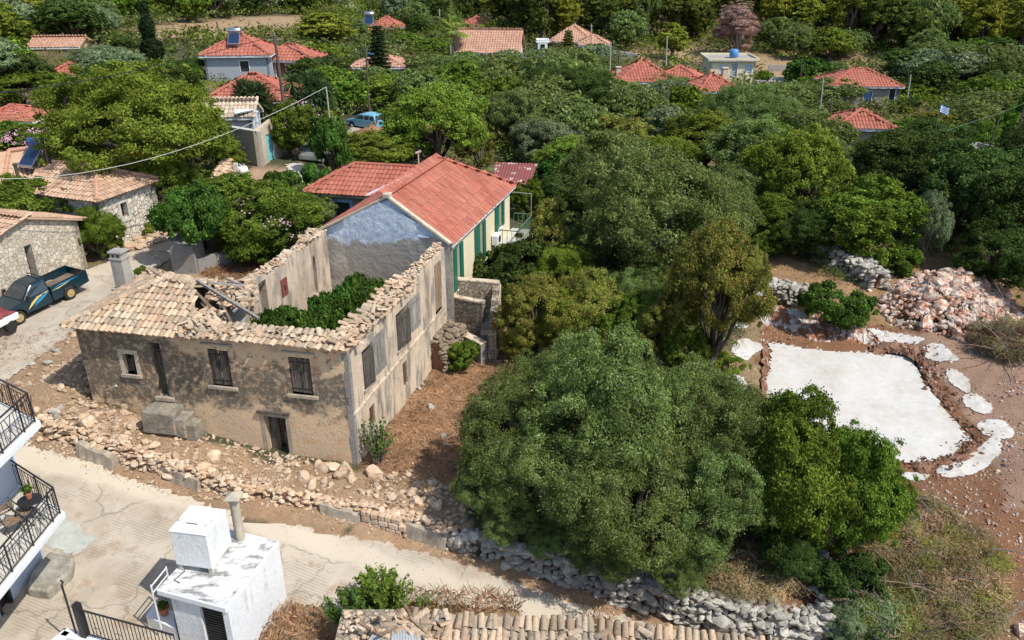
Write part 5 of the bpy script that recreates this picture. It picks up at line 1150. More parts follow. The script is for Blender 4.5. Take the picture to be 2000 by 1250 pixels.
def house(name, label, px, py, D, w, d, rot, wallh, rh_, roof, wallm, roofm, wins=(), pitch=.45, L=.6, arc=.07, over=.45, zoff=0, cat='house', group=None, chimney=None, slab=None):
    """px,py = photo pixel of the middle of the front eave at forward distance D"""
    e = PY(px, py, D); ux = Vector((math.cos(rot), math.sin(rot), 0)); uy = Vector((-ux.y, ux.x, 0)); c = e+uy*(d/2+over); ze = e.z
    gnd = th(c.x, c.y)-.5; t = thing(name, label, cat, (c.x, c.y, gnd+.5), group=group); z0 = min(gnd, ze-wallh)
    P = lambda u, v: Vector((c.x+ux.x*u+uy.x*v, c.y+ux.y*u+uy.y*v, 0)); cs = [P(-w/2,-d/2),P(w/2,-d/2),P(w/2,d/2),P(-w/2,d/2)]
    names = ('front_wall','right_wall','back_wall','left_wall')
    for k in range(4):
        a, b = cs[k], cs[(k+1)%4]; W_ = Wall((a.x,a.y),(b.x,b.y), .25); hs = [(W_.L*f-ww/2, W_.L*f+ww/2, ze-hz0, ze-hz1, m_) for (kk,f,ww,hz0,hz1,m_) in wins if kk == k]
        if roof == 'gable' and k in (1,3): zt = lambda u, W_=W_: ze+rh_*(1-abs(u-W_.L/2)/(W_.L/2))-.06
        else: zt = ze-.03
        W_.mesh(z0, zt, [h[:4] for h in hs], step=W_.L/2 if roof == 'gable' else None).build(names[k], wallm, t)
        for h in hs:
            m = MB(); W_.plank(m, h[0], h[1], h[2], h[3], -.15, -.1); fr = m.build('window' if h[3]-h[2] < 1.7 else 'door', h[4], t)
            m = MB(); W_.plank(m, h[0]-.08, h[1]+.08, h[3], h[3]+.1, -.05, .04); W_.plank(m, h[0]-.08, h[0], h[2], h[3], -.05, .04); W_.plank(m, h[1], h[1]+.08, h[2], h[3], -.05, .04); m.build('frame', WHITE, fr)
    if roof == 'flat':
        m = MB(); m.obox((c.x,c.y),(ux.x,ux.y), w/2+over, d/2+over, ze, ze+.25); m.build('roof_slab', roofm, t, bevel=.03)
        m = MB()
        for (u0,v0,u1,v1) in ((-1,-1,1,-1),(1,-1,1,1),(1,1,-1,1),(-1,1,-1,-1)): a = P(u0*(w/2+over-.12),v0*(d/2+over-.12)); b = P(u1*(w/2+over-.12),v1*(d/2+over-.12)); a.z = b.z = ze+.4; m.bar(a, b, .16, .3)
        m.build('parapet', wallm, t)
    else:
        polys, ridges = roof_geo(roof, c, ux, uy, w, d, ze, rh_, over)
        tiles_obj('roof', polys, roofm, t, pitch, L, arc, .15, 3, g=np.random.default_rng(int(px)), thick=.18)
        m = MB()
        for a, b in ridges: m.tube([a+Vector((0,0,.06)), b+Vector((0,0,.06))], .13, 6)
        m.build('ridge_cap', roofm, t)
        m = MB()
        for p in polys: m.bar(p[0]-Vector((0,0,.14)), p[1]-Vector((0,0,.14)), .1, .22)
        m.build('eave_board', WHITE, t)
    if chimney: u, v, hgt = chimney; p = P(u, v); m = MB(); m.obox((p.x,p.y),(ux.x,ux.y), .28, .28, ze+.05, ze+rh_+hgt); m.obox((p.x,p.y),(ux.x,ux.y), .36, .36, ze+rh_+hgt, ze+rh_+hgt+.12); m.build('chimney', wallm, t)
    t['_'] = 0; del t['_']
    return t, c, ux, uy, ze
def solar(parent_pos, ux, uy, label, tankm=STEEL, s=1.0, tilt=.6):
    p = Vector(parent_pos); t = thing('solar_water_heater', label, 'solar heater', tuple(p)); ux = Vector(ux).normalized(); uy = Vector(uy).normalized()
    a = p-ux*.55*s; b = p+ux*.55*s; up = Vector((0,0,1)); k = uy*-1.0
    m = MB(); q = [a+k*1.0*s+up*.12, b+k*1.0*s+up*.12, b+up*(.12+tilt*1.35)*s-k*.1, a+up*(.12+tilt*1.35)*s-k*.1]; nn = (q[1]-q[0]).cross(q[3]-q[0]).normalized()*.07
    m.add([v for v in q]+[v+nn for v in q], [(3,2,1,0),(4,5,6,7),(0,1,5,4),(1,2,6,5),(2,3,7,6),(3,0,4,7)]); pn = m.build('collector', STEEL, t)
    m = MB(); q2 = [q[0].lerp(q[2],.06), q[1].lerp(q[3],.06), q[2].lerp(q[0],.06), q[3].lerp(q[1],.06)]; m.add([v+nn*1.1 for v in q2], [(0,1,2,3)]); m.build('glass', PANEL, pn)
    zt = up*(1.45*tilt+.35)*s; m = MB(); m.tube([a+zt-k*.2-ux*.12, a+zt-k*.2, b+zt-k*.2, b+zt-k*.2+ux*.12], [.12*s,.29*s,.29*s,.12*s], 14); tk = m.build('tank', tankm, t, smooth=True)
    m = MB()
    for q_ in (a, b): m.bar(q_-k*.2+up*.0, q_+zt-k*.2, .05); m.bar(q_+k*1.0*s+up*.05, q_-k*.2+up*.05, .05)
    m.bar(a+k*.9*s+up*.05, b+k*.9*s+up*.05, .05)
    m.build('stand', STEEL, t); return t
W_ = WHITE
t, c, ux, uy, ze = house('village_house', 'house with red hipped roof carrying a solar water heater, left of the tall wooden pole', 458, 108, 98, 7.2, 6.5, .08, 4, 1.9, 'hip', GREYPAINT, TILE_RED, [(0,.62,1.0,1.9,.7,GLASS),(1,.4,1.0,1.9,.7,GLASS)])
solar(c-uy*1.6+Vector((-.2,0,ze+1.0-c.z)), ux, uy, 'solar water heater with silver tank on the red hipped roof left of the tall pole', s=1.2)
house('village_house', 'low red roofed wing house just right of the solar heater house, behind the tall pole', 553, 118, 101, 6, 5, -.12, 4, 1.5, 'hip', BEIGE, TILE_RED, [(0,.4,1.2,2.0,.1,RUSTRED)])
house('village_house', 'house with red pyramid roof half hidden by yuccas beside the tall wooden pole', 484, 197, 74, 7.2, 6.4, .1, 4, 1.75, 'hip', GREYWALL, TILE_RED, [(0,.7,1,1.8,.5,GLASS)], pitch=.3, L=.5)
t, c, ux, uy, ze = house('garden_building', 'small white building with pale clay tile roof and open shutters above the blue door wall', 441, 228, 61.5, 3.6, 2.6, .05, 2.2, .9, 'gable', PALEBLUE, TILE_PALE, [(0,.3,.7,1.6,.4,GREYPAINT),(1,.35,.55,1.7,.2,DARKIN),(1,.75,.7,1.7,.1,GREYPAINT)], pitch=.3, L=.45, over=.25, cat='building')
m = MB(); a = PY(458,222,61); m.add([a, PY(497,214,62), PY(468,204,63.5), PY(462,203,63.5)], [(0,1,2,3)]); m.add([a-Vector((0,0,.06)), PY(497,214,62)-Vector((0,0,.06)), PY(468,204,63.5)-Vector((0,0,.06)), PY(462,203,63.5)-Vector((0,0,.06))], [(3,2,1,0)]); m.build('awning', WHITE, t)
# courtyard wall with turquoise door
k0 = PT(511,326); k1 = PT(437,312); k2 = PT(553,306); cw = thing('courtyard_wall', 'tall beige rendered courtyard wall with a turquoise plank door', 'wall', tuple(k0))
W1 = Wall((k1.x,k1.y),(k0.x,k0.y), .3); W1.mesh(k0.z-.6, k0.z+2.35).build('left_wall', GREYWALL, cw)  # face turned from the sun: its shade is put into the greyer colour
W2 = Wall((k0.x,k0.y),(k2.x,k2.y), .3); u0 = W2.sz(523,300)[0]; u1 = W2.sz(538,300)[0]; W2.mesh(k0.z-.6, lambda u: k0.z+2.45+.35*min(1,u/2), [(u0,u1,k0.z+.05,k0.z+1.95)]).build('lit_wall', BEIGE, cw)
dd = plank_shutter(W2, 'd', cw, u0, u1, k0.z+.06, k0.z+1.93, -.12, TURQ, 3, hinge=False, leafs=2, seed=4)
for o in dd: o.name = 'door'
m = MB(); m.bar(W1.pt(0,k0.z+2.4,-.15), W1.pt(W1.L,k0.z+2.4,-.15), .4, .08); m.build('wall_cap', CONC_L, cw)

# right and far houses
house('village_house', 'cream flat roofed house with a blue water tank on its roof', 1433, 121, 139, 7.4, 6.5, -.03, 3, 0, 'flat', YELLOW, CONC, [(0,.3,1.2,1.9,.5,PALEBLUE),(0,.55,.9,2.4,.3,GREYPAINT),(0,.85,1.2,1.9,.5,PALEBLUE)], over=.5)
fh = bpy.data.objects['village_house.003']
def water_tank(px, py, D, r_, h, label, m_=TANKBLUE):
    p = PY(px, py, D); t = thing('water_tank', label, 'water tank', tuple(p)); mm = MB(); mm.lathe([(r_*.9,0),(r_,.1),(r_,h*.8),(r_*.6,h*.95),(r_*.25,h)], tuple(p), 14); mm.build('tank', m_, t, smooth=True)
    mm = MB(); mm.lathe([(r_*.28,h*.98),(r_*.28,h*1.06)], tuple(p), 10); mm.build('lid', IRON, t); return t
BLUEP = flat('bright_blue_plastic', (.08,.22,.50), .4)
water_tank(1433, 111, 142, .75, 1.3, 'blue plastic water tank on the flat cream roof', BLUEP)
t, c, ux, uy, ze = house('village_house', 'wide house with bright red hipped roof, white eaves and grey walls at the right', 1694, 169, 121, 9.6, 7.5, -.06, 3.3, 1.9, 'hip', GREYWALL, TILE_RED, [(0,.55,1.1,2.2,.7,BLUEP),(0,.9,.8,2.4,.3,GLASS)])
house('village_house', 'red tiled house with small chimney half hidden in olives, left of the flat roofed house', 1268, 160, 104, 6.8, 6.5, .1, 3.2, 2.1, 'hip', BEIGE, TILE_RED, chimney=(-3.0,.5,-.9), pitch=.4)
house('village_house', 'lower red roofed wing right of the complex red roof in the olives', 1325, 155, 106, 4.6, 4.5, -.25, 3.0, 1.3, 'hip', BEIGE, TILE_RED, [(3,.5,1,2,.2,DARKIN)], pitch=.4)
house('village_house', 'small red roofed house with tall red chimney rising from the olives', 1408, 178, 93, 4.2, 4.4, .2, 3.0, 1.5, 'hip', BEIGE, TILE_RED, chimney=(1.6,.3,.5), pitch=.34)
house('village_house', 'lowest red pyramid roof at the right, sunk in dark oaks', 1693, 251, 75, 4.4, 4.4, -.1, 3.0, 1.25, 'hip', BEIGE, TILE_RED, pitch=.3)
house('village_house', 'pale pink gabled house with flat salmon roof right of the palm', 950, 103, 128, 9.2, 7.5, -.12, 3, 2.9, 'gable', PINKW, TILE_SOFT, [(1,.5,.9,1.5,.2,WHITE)], pitch=.4, L=.5)
house('village_house', 'far house with orange hipped roof and several wings, right of the salmon roof', 1115, 82, 158, 7.5, 8, -.2, 3, 2.6, 'hip', BEIGE, TILE_SOFT, [(0,.6,1.2,2,.5,GLASS)])
house('village_house', 'small wing with orange roof beside the far orange hipped roof', 1160, 88, 150, 4.6, 4.5, -.1, 3, 1.4, 'hip', WHITE, TILE_SOFT)
house('village_house', 'tiny far house with red roof and white chimneys behind the palm', 937, 49, 185, 6.5, 6, .1, 3, 1.7, 'hip', BEIGE, TILE_RED, chimney=(1.5,0,.5))
t, c, ux, uy, ze = house('village_house', 'peach coloured two storey house with red roof behind the dark pyramidal conifer', 750, 54, 168, 5.6, 6, -.05, 3.6, 1.8, 'hip', PEACH, TILE_RED, [(0,.35,1.1,2.2,.8,GLASS)])
house('village_annex', 'small flat roofed peach coloured annex left of the dark pyramidal conifer', 718, 64, 163, 3, 4, -.05, 3, 0, 'flat', PEACH, PEACH, [(0,.5,1,1.9,.6,WHITE)], over=.1, cat='annex')
solar(PY(722,48,160), (1,0,0), (0,1,0), 'solar water heater beside the peach coloured house', s=1.5)
house('village_house', 'low house with salmon roof and blue walls behind the dark pyramidal conifer', 738, 131, 110, 6.2, 5.5, .03, 2.6, 1.2, 'hip', GREYBLUE, TILE_SOFT, pitch=.4)
water_tank(726, 112, 111, .4, .7, 'small blue and white tank on the salmon roof over blue walls', BLUEP)
house('village_house', 'long low salmon roof in the trees at the upper left', 102, 92, 112, 6.0, 5, .1, 2.6, 1.0, 'gable', BEIGE, TILE_SOFT, pitch=.4)
house('village_house', 'small red roof corner among trees below the long salmon roof', 130, 146, 88, 3.2, 3.6, .25, 2.6, .9, 'hip', WHITE, TILE_RED, pitch=.34)
house('village_house', 'red roof with white eave cut by the left edge of the picture', 2, 238, 70, 4.2, 4.5, .12, 2.6, .9, 'hip', WHITE, TILE_RED, pitch=.3)
t, c, ux, uy, ze = house('flat_building', 'low concrete flat roofed building at the right edge below the leaning poles', 1955, 313, 60, 2.4, 3.2, .35, 2.4, 0, 'flat', GREYWALL, CONC, over=.1, cat='building')
m = MB(); p = PY(1992,300,61); m.box(p.x-.35,p.x+.35,p.y-.35,p.y+.35,p.z-3,p.z+.35); tag(m.build('white_pillar', WHITE, org=p, bevel=.03), 'square white pillar beside the low concrete roof at the right edge', 'pillar')
house('shed', 'tiny white shed among olives left of the far orange roofs', 1060, 84, 150, 2.2, 2.5, 0, 2.4, 0, 'flat', WHITE, WHITE, [(0,.5,.8,1.9,.2,GLASS)], over=.05, cat='shed')
# terrace slab and roadside walls by the flat roofed house
m = MB(); p = PT(1505,160); m.obox((p.x,p.y),(1,-.1),2.8,2.6,p.z-.4,p.z+.5); tag(m.build('concrete_terrace', CONC, org=p, bevel=.03), 'grey concrete terrace right of the flat roofed house', 'terrace')
m = MB(); a = PT(1500,138); b = PT(1650,140); m.bar(a+Vector((0,0,.4)), b+Vector((0,0,.4)), .3, 1.2); tag(m.build('field_wall', CONC, org=a), 'long low grey wall across the brown field behind the right-hand red roof', 'wall')
m = MB(); a = PT(1205,112); b = PT(1245,118); m.bar(a+Vector((0,0,.5)), b+Vector((0,0,.5)), .3, 1.3); tag(m.build('field_wall', CONC_L, org=a), 'short pale wall at the left end of the brown field', 'wall')

# ---------------------------------------------------------------- stone houses by the upper road
sb = thing('stone_building', 'stone building with salmon tiled gable and faded mauve door behind the pickup truck', 'building', tuple(PT(120,545)))
A0 = PT(172,523); A1 = PZ(-60,648,2.1); dA = (A1-A0); dA.z = 0; dA.normalize(); A1 = A0+dA*7.6; WA = Wall((A1.x,A1.y),(A0.x,A0.y), .45)
za = WA.sz(154,424)[1]; ua = WA.sz(42,424); print('gableA', za, ua)
dh = WA.hole(45,478,74,530); dh = (dh[0], dh[1], 1.9, WA.sz(60,476)[1])
zt = lambda u: za+(ua[1]-za)*(u/ua[0] if u < ua[0] else (WA.L-u)/(WA.L-ua[0]))-.05
WA.mesh(1.4, zt, [dh], step=ua[0]).build('gable_wall', FACING, sb)
nb = Vector((-WA.n.x,-WA.n.y,0)); 
def backwall(a, b, z0, z1, mat, nm, par): w = Wall((a.x,a.y),(b.x,b.y), .4); w.mesh(z0, z1).build(nm, mat, par)
q = A0+nb*5; backwall(A0, q, 1.4, za-.05, FACING, 'right_wall', sb); q2 = A1+nb*5; backwall(q2, A1, 1.4, za-.05, FACING, 'left_wall', sb)
plank_shutter(WA, 'd', sb, dh[0]+.02, dh[1]-.4, 1.95, dh[3]-.05, -.3, MAUVE, 4, hinge=False, leafs=1, seed=5)[0].name = 'door'
m = MB(); WA.plank(m, dh[0]-.2, dh[1]+.2, dh[3], dh[3]+.2, -.3, .01); m.build('lintel', BEIGE, sb)
nA = Vector((WA.n.x,WA.n.y,0))*.25; r0 = WA.pt(ua[0], ua[1]+.03, .25); r1 = r0+nb*5.4; eR0 = WA.pt(WA.L+.3, za-.1, .25); eR1 = eR0+nb*5.4; eL0 = WA.pt(-.3, za-.15, .25); eL1 = eL0+nb*5.4
g7 = np.random.default_rng(71)
tiles_obj('tiled_roof', [[eR0, eR1, r1, r0], [eL1, eL0, r0, r1]], TILE_ORANGE, sb, .24, .36, .06, .2, 4, g=g7, thick=.1)
m = MB(); m.tube([r0+Vector((0,0,.06)), r1+Vector((0,0,.06))], .12, 8); m.build('ridge_tiles', TILE_ORANGE, sb)

sc2 = thing('stone_cottage', 'stone clad cottage with hipped salmon roof and one small deep window, right of the bushes', 'cottage', tuple(PT(260,460)))
cr = PT(318,443); zB = 5.75; cl = PZ(190,390,zB); WB = Wall((cl.x,cl.y),(cr.x,cr.y), .4); print('cottage', cr, cl, WB.L)
wh = WB.hole(234,398,252,422); WB.mesh(1.8, zB-.05, [wh]).build('front_wall', FACING2, sc2)
nb = Vector((-WB.n.x,-WB.n.y,0)); d2 = Vector((WB.d.x,WB.d.y,0)); cr.z = cl.z = 0
WB2 = Wall(((cl+nb*6).x,(cl+nb*6).y),(cl.x,cl.y), .4); WB2.mesh(1.8, zB-.05).build('left_wall', FACING2, sc2); backwall(cr, cr+nb*6, 1.8, zB-.05, FACING2, 'right_wall', sc2)
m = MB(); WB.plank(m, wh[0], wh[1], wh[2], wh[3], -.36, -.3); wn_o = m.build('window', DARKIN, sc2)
m = MB(); WB.plank(m, wh[0]-.14, wh[0], wh[2]-.05, wh[3]+.12, -.1, .02); WB.plank(m, wh[1], wh[1]+.14, wh[2]-.05, wh[3]+.12, -.1, .02); WB.plank(m, wh[0], wh[1], wh[3], wh[3]+.12, -.1, .02); WB.plank(m, wh[0]-.14, wh[1]+.14, wh[2]-.2, wh[2]-.05, -.2, .06); m.build('window_surround', CONC_L, wn_o)
E0 = cl-d2*.25-nb*.25+Vector((0,0,zB)); E1_ = cr+d2*.25-nb*.25+Vector((0,0,zB)); E2_ = cr+d2*.25+nb*6+Vector((0,0,zB)); E3_ = cl-d2*.25+nb*6+Vector((0,0,zB)); apB = PZ(186,327,6.75); apB2 = apB+nb*3.0
tiles_obj('tiled_roof', [[E0,E1_,apB],[E3_,E0,apB,apB2],[E1_,E2_,apB2,apB]], TILE_ORANGE, sc2, .24, .36, .06, .2, 4, g=g7, thick=.12)
m = MB()
for a, b in ((E0,apB),(E1_,apB),(apB,apB2)):
    n_ = int((b-a).length/.4)
    for i in range(n_): m.cr = .9; m.tube([a.lerp(b,i/n_)+Vector((0,0,.06)), a.lerp(b,(i+1.05)/n_)+Vector((0,0,.06))], [.13,.11], 8)
m.build('hip_tiles', TILE_SOFT, sc2)
sh = thing('tiled_roof_house', 'house with wide salmon roof carrying a blue tank solar heater at the left edge', 'house', tuple(PZ(60,350,3.2)))
Z1 = 5.3; a0 = PZ(8,358,Z1); a1 = PZ(165,343,Z1); b0 = PZ(18,296,6.75); b1 = PZ(112,284,6.75); c0 = PZ(-160,400,Z1); c1 = PZ(-120,310,6.75)
tiles_obj('tiled_roof', [[a0,a1,b1,b0],[c0,a0,b0,c1]], TILE_ORANGE, sh, .25, .38, .06, .2, 4, g=g7, thick=.12)
a2 = a1+(b1-a1)*1.9; a2.z = Z1; c2 = c0+Vector((0,8,0)); tiles_obj('tiled_roof', [[a1, a2, b1],[a2, c2, c1, b1]], TILE_ORANGE, sh, .25, .38, .06, .2, 4, g=g7, thick=.12)
m = MB()
for a, b in ((a0,b0),(b0,b1),(a1,b1)):
    n_ = int((b-a).length/.4)
    for i in range(n_): m.tube([a.lerp(b,i/n_)+Vector((0,0,.06)), a.lerp(b,(i+1.05)/n_)+Vector((0,0,.06))], [.14,.12], 8)
m.build('hip_tiles', TILE_SOFT, sh); m = MB(); q = [(p.x,p.y) for p in (a0+Vector((.2,.4,0)), a1+Vector((-.4,.4,0)), a2-Vector((.4,.4,0)), c2, c0+Vector((0,.4,0)))]; m.prism(q, 2.0, Z1-.1); m.build('house_walls', BEIGE, sh)
solar(PZ(76,322,6.0), (.95,-.3,0), (.3,.95,0), 'solar water heater with shiny blue tank on the salmon roof at the left', TANKBLUE, .95, .7)
m = MB(); p = PZ(36,348,5.6); m.tube([p-Vector((0,0,.2)), p+Vector((0,0,.75))], .1, 8); m.tube([p+Vector((0,0,.75)), p+Vector((0,0,.85))], .15, 8); m.build('flue', POLEWOOD, sh)
# wall end and garden walls by the upper road
wm = thing('gate_pillar_wall', 'thick plastered end of an old garden wall beside the upper road', 'wall', tuple(PT(352,535)))
a = PT(338,531); b = PT(385,536); m = MB(); m.cr = .3
w = Wall((a.x,a.y),(b.x,b.y), 1.1); w.mesh(a.z-.4, lambda u: a.z+1.65-.12*u, step=.4, jag=.06, seed=2).build('wall', PL_GREY, wm)
w = Wall(((a-Vector((.35,-1.0,0))).x,(a-Vector((.35,-1.0,0))).y),(a.x-.01,a.y+.02), .3); w.mesh(a.z-.4, a.z+1.6, step=.3, jag=.08).build('rubble_end', OLD_MASON, wm)
for (p0, p1, h, lb) in [((390,533),(455,520),.8,'low ruined garden wall right of the plastered wall end'),((470,478),(610,462),.9,'shaded garden wall behind the pink flowering bush'),((600,352),(640,372),.9,'grey yard wall beside the driveway left of the red roofed house')]:
    a = PT(*p0); b = PT(*p1); w = Wall((a.x,a.y),(b.x,b.y), .4); t = w.mesh(min(a.z,b.z)-.4, lambda u: a.z+(b.z-a.z)*u/w.L+h, step=.5, jag=.08, seed=7).build('garden_wall', PL_GREY, org=a); tag(t, lb, 'wall')
ln = [PT(430,372), PT(447,340)]; stone_wall('rubble_wall', 'short rough stone wall below the blue door wall with a red tile on top', ln, lambda u: 1.0, .4, .22, ROCK_W, 21)
ln = [PT(325,425), PT(342,432)]; stone_wall('rubble_wall', 'narrow stone wall right of the stone clad cottage', ln, lambda u: 1.6, .4, .24, ROCK_W, 22)
ln = [PT(232,492), PT(262,484), PT(300,470), PT(330,452)]; stone_wall('kerb_stones', 'row of low kerb stones along the upper road before the stone clad cottage', ln, lambda u: .22, .3, .3, ROCK_W, 23)
# bulk bag, pillar
p = PT(476,343); t = thing('bulk_bag', 'white bulk bag of building material in front of the courtyard wall', 'bag', tuple(p)); m = MB(); g = random.Random(2)
prof = [(.35,0),(.48,.15),(.5,.45),(.44,.75),(.38,.85)]; m.lathe([(r_*.72,z*.72) for r_, z in prof], tuple(p), 12); o = m.build('bag', WHITE, t, smooth=True); m = MB()
for s in (-1,1): m.tube([p+Vector((.2*s,0,.55)), p+Vector((.15*s,-.1,.8)), p+Vector((-.05*s,0,.62))], .03, 5)
m.build('lifting_loop', WHITE, t)
m = MB(); p = PT(463,345); m.box(p.x-.15,p.x+.15,p.y-.15,p.y+.15,p.z-.2,p.z+.9); tag(m.build('concrete_post', CONC_L, org=p, bevel=.02), 'short pale concrete post left of the white bulk bag', 'post')

# ---------------------------------------------------------------- vehicles
PAINT = pm('dark_teal_paint', (.003,.020,.034), (.004,.028,.038), .8, 4, .05, rough=.25, bump=0, spec=.6); PAINT_B = flat('light_blue_paint', (.18,.42,.55), .3, 0, .6); PAINT_S = flat('silver_green_paint', (.38,.42,.38), .35, .3, .6)
TYRE = flat('tyre_rubber', (.025,.024,.022), .9); GOLD = flat('gold_rim', (.52,.38,.18), .4, .4); DUST = pm('dusty_bed', (.20,.15,.11), (.13,.10,.08), 2, 10, .15)
STR_Y = flat('yellow_stripe', (.62,.50,.18), .5); STR_B = flat('blue_stripe', (.02,.25,.52), .5); CHROME = flat('bumper_metal', (.6,.61,.62), .25, .8)
def loft(m, secs, mi=0, caps=True):
    """secs: list of lists of points (same length) -> closed skin"""
    n = len(secs[0]); v = [p for s in secs for p in s]; f = []
    for i in range(len(secs)-1):
        for k in range(n): f.append((i*n+k, i*n+(k+1)%n, (i+1)*n+(k+1)%n, (i+1)*n+k))
    if caps: f.append(tuple(range(n))[::-1]); f.append(tuple(range((len(secs)-1)*n, len(secs)*n)))
    m.add(v, f, mi); return m
def wheel(parent, x, y, r_=.34, w_=.21, rim=GOLD, side=1):
    m = MB(); m.tube([(x,y-w_/2,r_),(x,y-w_/2+.03,r_),(x,y+w_/2-.03,r_),(x,y+w_/2,r_)], [r_*.9,r_,r_,r_*.9], 20); wv = m.build('wheel', TYRE, parent, smooth=False)
    m = MB(); yo = y+side*(w_/2+.004); m.tube([(x,yo-.03*side,r_),(x,yo+.006*side,r_)], [r_*.62,r_*.6], 18); m.tube([(x,yo+.006*side,r_),(x,yo+.035*side,r_)], [r_*.25,r_*.2], 12); m.build('rim', rim, wv); return wv
def side_poly(m, pts, y0, y1, mi=0): m.add([(x,y0,z) for x,z in pts]+[(x,y1,z) for x,z in pts], [tuple(range(len(pts)))[::-1], tuple(range(len(pts),2*len(pts)))]+[(i,(i+1)%len(pts),len(pts)+(i+1)%len(pts),len(pts)+i) for i in range(len(pts))], mi)
def pickup():
    """nose towards +x, right side (seen in the photo) at -y ... built with its origin on the ground"""
    t = thing('pickup_truck', 'dark teal pickup truck with yellow and blue side stripes and gold wheels, empty bed', 'pickup truck', (0,0,0)); W = .80
    # lower body: hood and cab sides, wheel arches cut as polygon outline
    def arch(cx, r_, n=8): return [(cx+r_*math.cos(math.pi*k/n), .34+r_*math.sin(math.pi*k/n)) for k in range(n+1)]
    fx, rx_ = 1.42, -1.43
    low = [(2.1,.32),(2.14,.55),(2.1,.82),(1.95,.93),(.98,1.03)] + [(-.42,1.03),(-.42,.32)] + arch(fx,.42)[::-1]
    side_poly(m := MB(), low, -W, W); 
    # cab
    y0 = W-.04; y1 = W-.17
    secs = []
    for z, xf, xr, yy in ((1.02,.98,-.42,W-.01),(1.35,.62,-.44,y0-.05),(1.54,.36,-.45,y1),(1.60,.12,-.42,y1-.1)):
        secs.append([(xf,-yy*.93,z),(xf-.12,-yy,z),(xr,-yy,z),(xr,yy,z),(xf-.12,yy,z),(xf,yy*.93,z)])
    loft(m, secs); body = m.build('body', PAINT, t, bevel=.03)
    m = MB(); m.add([(.955,-W*.84,1.06),(.955,W*.84,1.06),(.405,W*.70,1.52),(.405,-W*.70,1.52)], [(0,1,2,3)]); 
    q = [(x+.012,y,z+.008) for x,y,z in m.v]; m.v = q; m.build('windscreen', GLASS, t)
    for s in (-1,1):
        m = MB(); m.add([(.78,s*(W-.003),1.06),(.50,s*(W-.085),1.36),(.30,s*(W-.145),1.50),(-.32,s*(W-.145),1.50),(-.36,s*(W-.003),1.06)], [(0,1,2,3,4)] if s < 0 else [(4,3,2,1,0)]); m.v = [(x,y+s*.012,z) for x,y,z in m.v]; m.build('side_window', GLASS, t)
        m = MB(); m.box(.70,.84,s*(W+.12)-.07,s*(W+.12)+.07,1.08,1.24); m.box(.72,.78,min(s*W,s*(W+.1)),max(s*W,s*(W+.1)),1.1,1.14); m.build('mirror', IRON, t, bevel=.015)
        m = MB(); side_poly(m, [(.88,.50),(.84,.56),(.62,.78),(.30,.95),(-.30,1.01),(-.36,.98),(.18,.88),(.50,.70)], s*W-.0 if s>0 else -W-.006, s*W+.006 if s>0 else -W); m.build('yellow_stripe', STR_Y, t)
        m = MB(); side_poly(m, [(.55,.55),(.30,.76),(-.02,.90),(-.38,.96),(-.2,.84),(.12,.68)], s*W if s>0 else -W-.006, s*W+.006 if s>0 else -W); side_poly(m, [(-.52,.93),(-1.0,1.0),(-1.5,1.0),(-2.1,1.03),(-1.7,1.06),(-1.0,1.06)], s*(W+.02) if s>0 else -(W+.02)-.006, s*(W+.02)+.006 if s>0 else -(W+.02)); m.build('blue_stripe', STR_B, t)
        m = MB(); side_poly(m, [(-.52,.90),(-.95,.93),(-1.25,.97),(-1.6,.99),(-1.2,.92),(-.9,.87)], s*(W+.02)+.001 if s>0 else -(W+.02)-.007, s*(W+.02)+.007 if s>0 else -(W+.02)-.001); m.build('yellow_stripe', STR_Y, t)
        m = MB(); m.box(-.12,.02,min(s*W,s*(W+.02)),max(s*W,s*(W+.02)),.92,.96); m.build('door_handle', IRON, t)
        m = MB(); side_poly(m, [(2.06,.62),(2.12,.64),(2.1,.8),(2.0,.82)], s*.55, s*.79) if s > 0 else side_poly(m, [(2.06,.62),(2.12,.64),(2.1,.8),(2.0,.82)], -.79, -.55); m.v = [(x+.02,y,z) for x,y,z in m.v]; m.build('headlight', CHROME, t)
    for s in (-1,1):
        side_poly(m := MB(), [(-.47,.36),(-.47,1.08),(-2.55,1.10),(-2.58,.50)]+[(-1.93,.42)]+arch(rx_,.42)[::-1][:0]+[(rx_-.42,.42)]+[(rx_+.42*math.cos(math.pi-math.pi*k/8), .34+.42*math.sin(math.pi*k/8)) for k in range(9)]+[(rx_+.42,.36)], s*(W+.02) if s<0 else s*(W-.03), s*(W-.03) if s<0 else s*(W+.02)); m.build('bed_side', PAINT, t)
    m = MB(); m.box(-2.55,-.47,-W+.03,W-.03,.62,.68); m.build('bed_floor', DUST, t)
    m = MB(); m.box(-.52,-.47,-W+.03,W-.03,.68,1.12); m.build('bed_front', PAINT, t); m = MB(); m.box(-2.60,-2.55,-W+.0,W-.0,.52,1.10); m.build('tailgate', PAINT, t, bevel=.015)
    m = MB(); 
    for s in (-1,1): m.box(-2.56,-.47,s*(W-.03)-.03,s*(W-.03)+.03,1.105,1.13)
    m.build('bed_rail', IRON, t); m = MB(); m.box(2.08,2.24,-W-.02,W+.02,.42,.56); m.build('bumper', CHROME, t, bevel=.03)
    m = MB(); m.tube([(-.43,-W*.8,1.6),(-.43,-W*.75,1.68),(-.43,W*.75,1.68),(-.43,W*.8,1.6)], .025, 6); m.build('roof_rail', IRON, t)
    m = MB(); m.box(-2.3,2.0,-.5,.5,.28,.6); m.build('chassis', IRON, t)
    m = MB(); m.box(2.145,2.16,-.52,.52,.62,.80); m.build('grille', IRON, t)
    for x in (fx, rx_):
        for s in (-1,1): wheel(t, x, s*(W-.09), side=s)
    return t
tk = pickup(); wf = PT(44,632); wr = PT(139,585); hd_ = Vector((wf.x-wr.x, wf.y-wr.y, 0)).normalized()
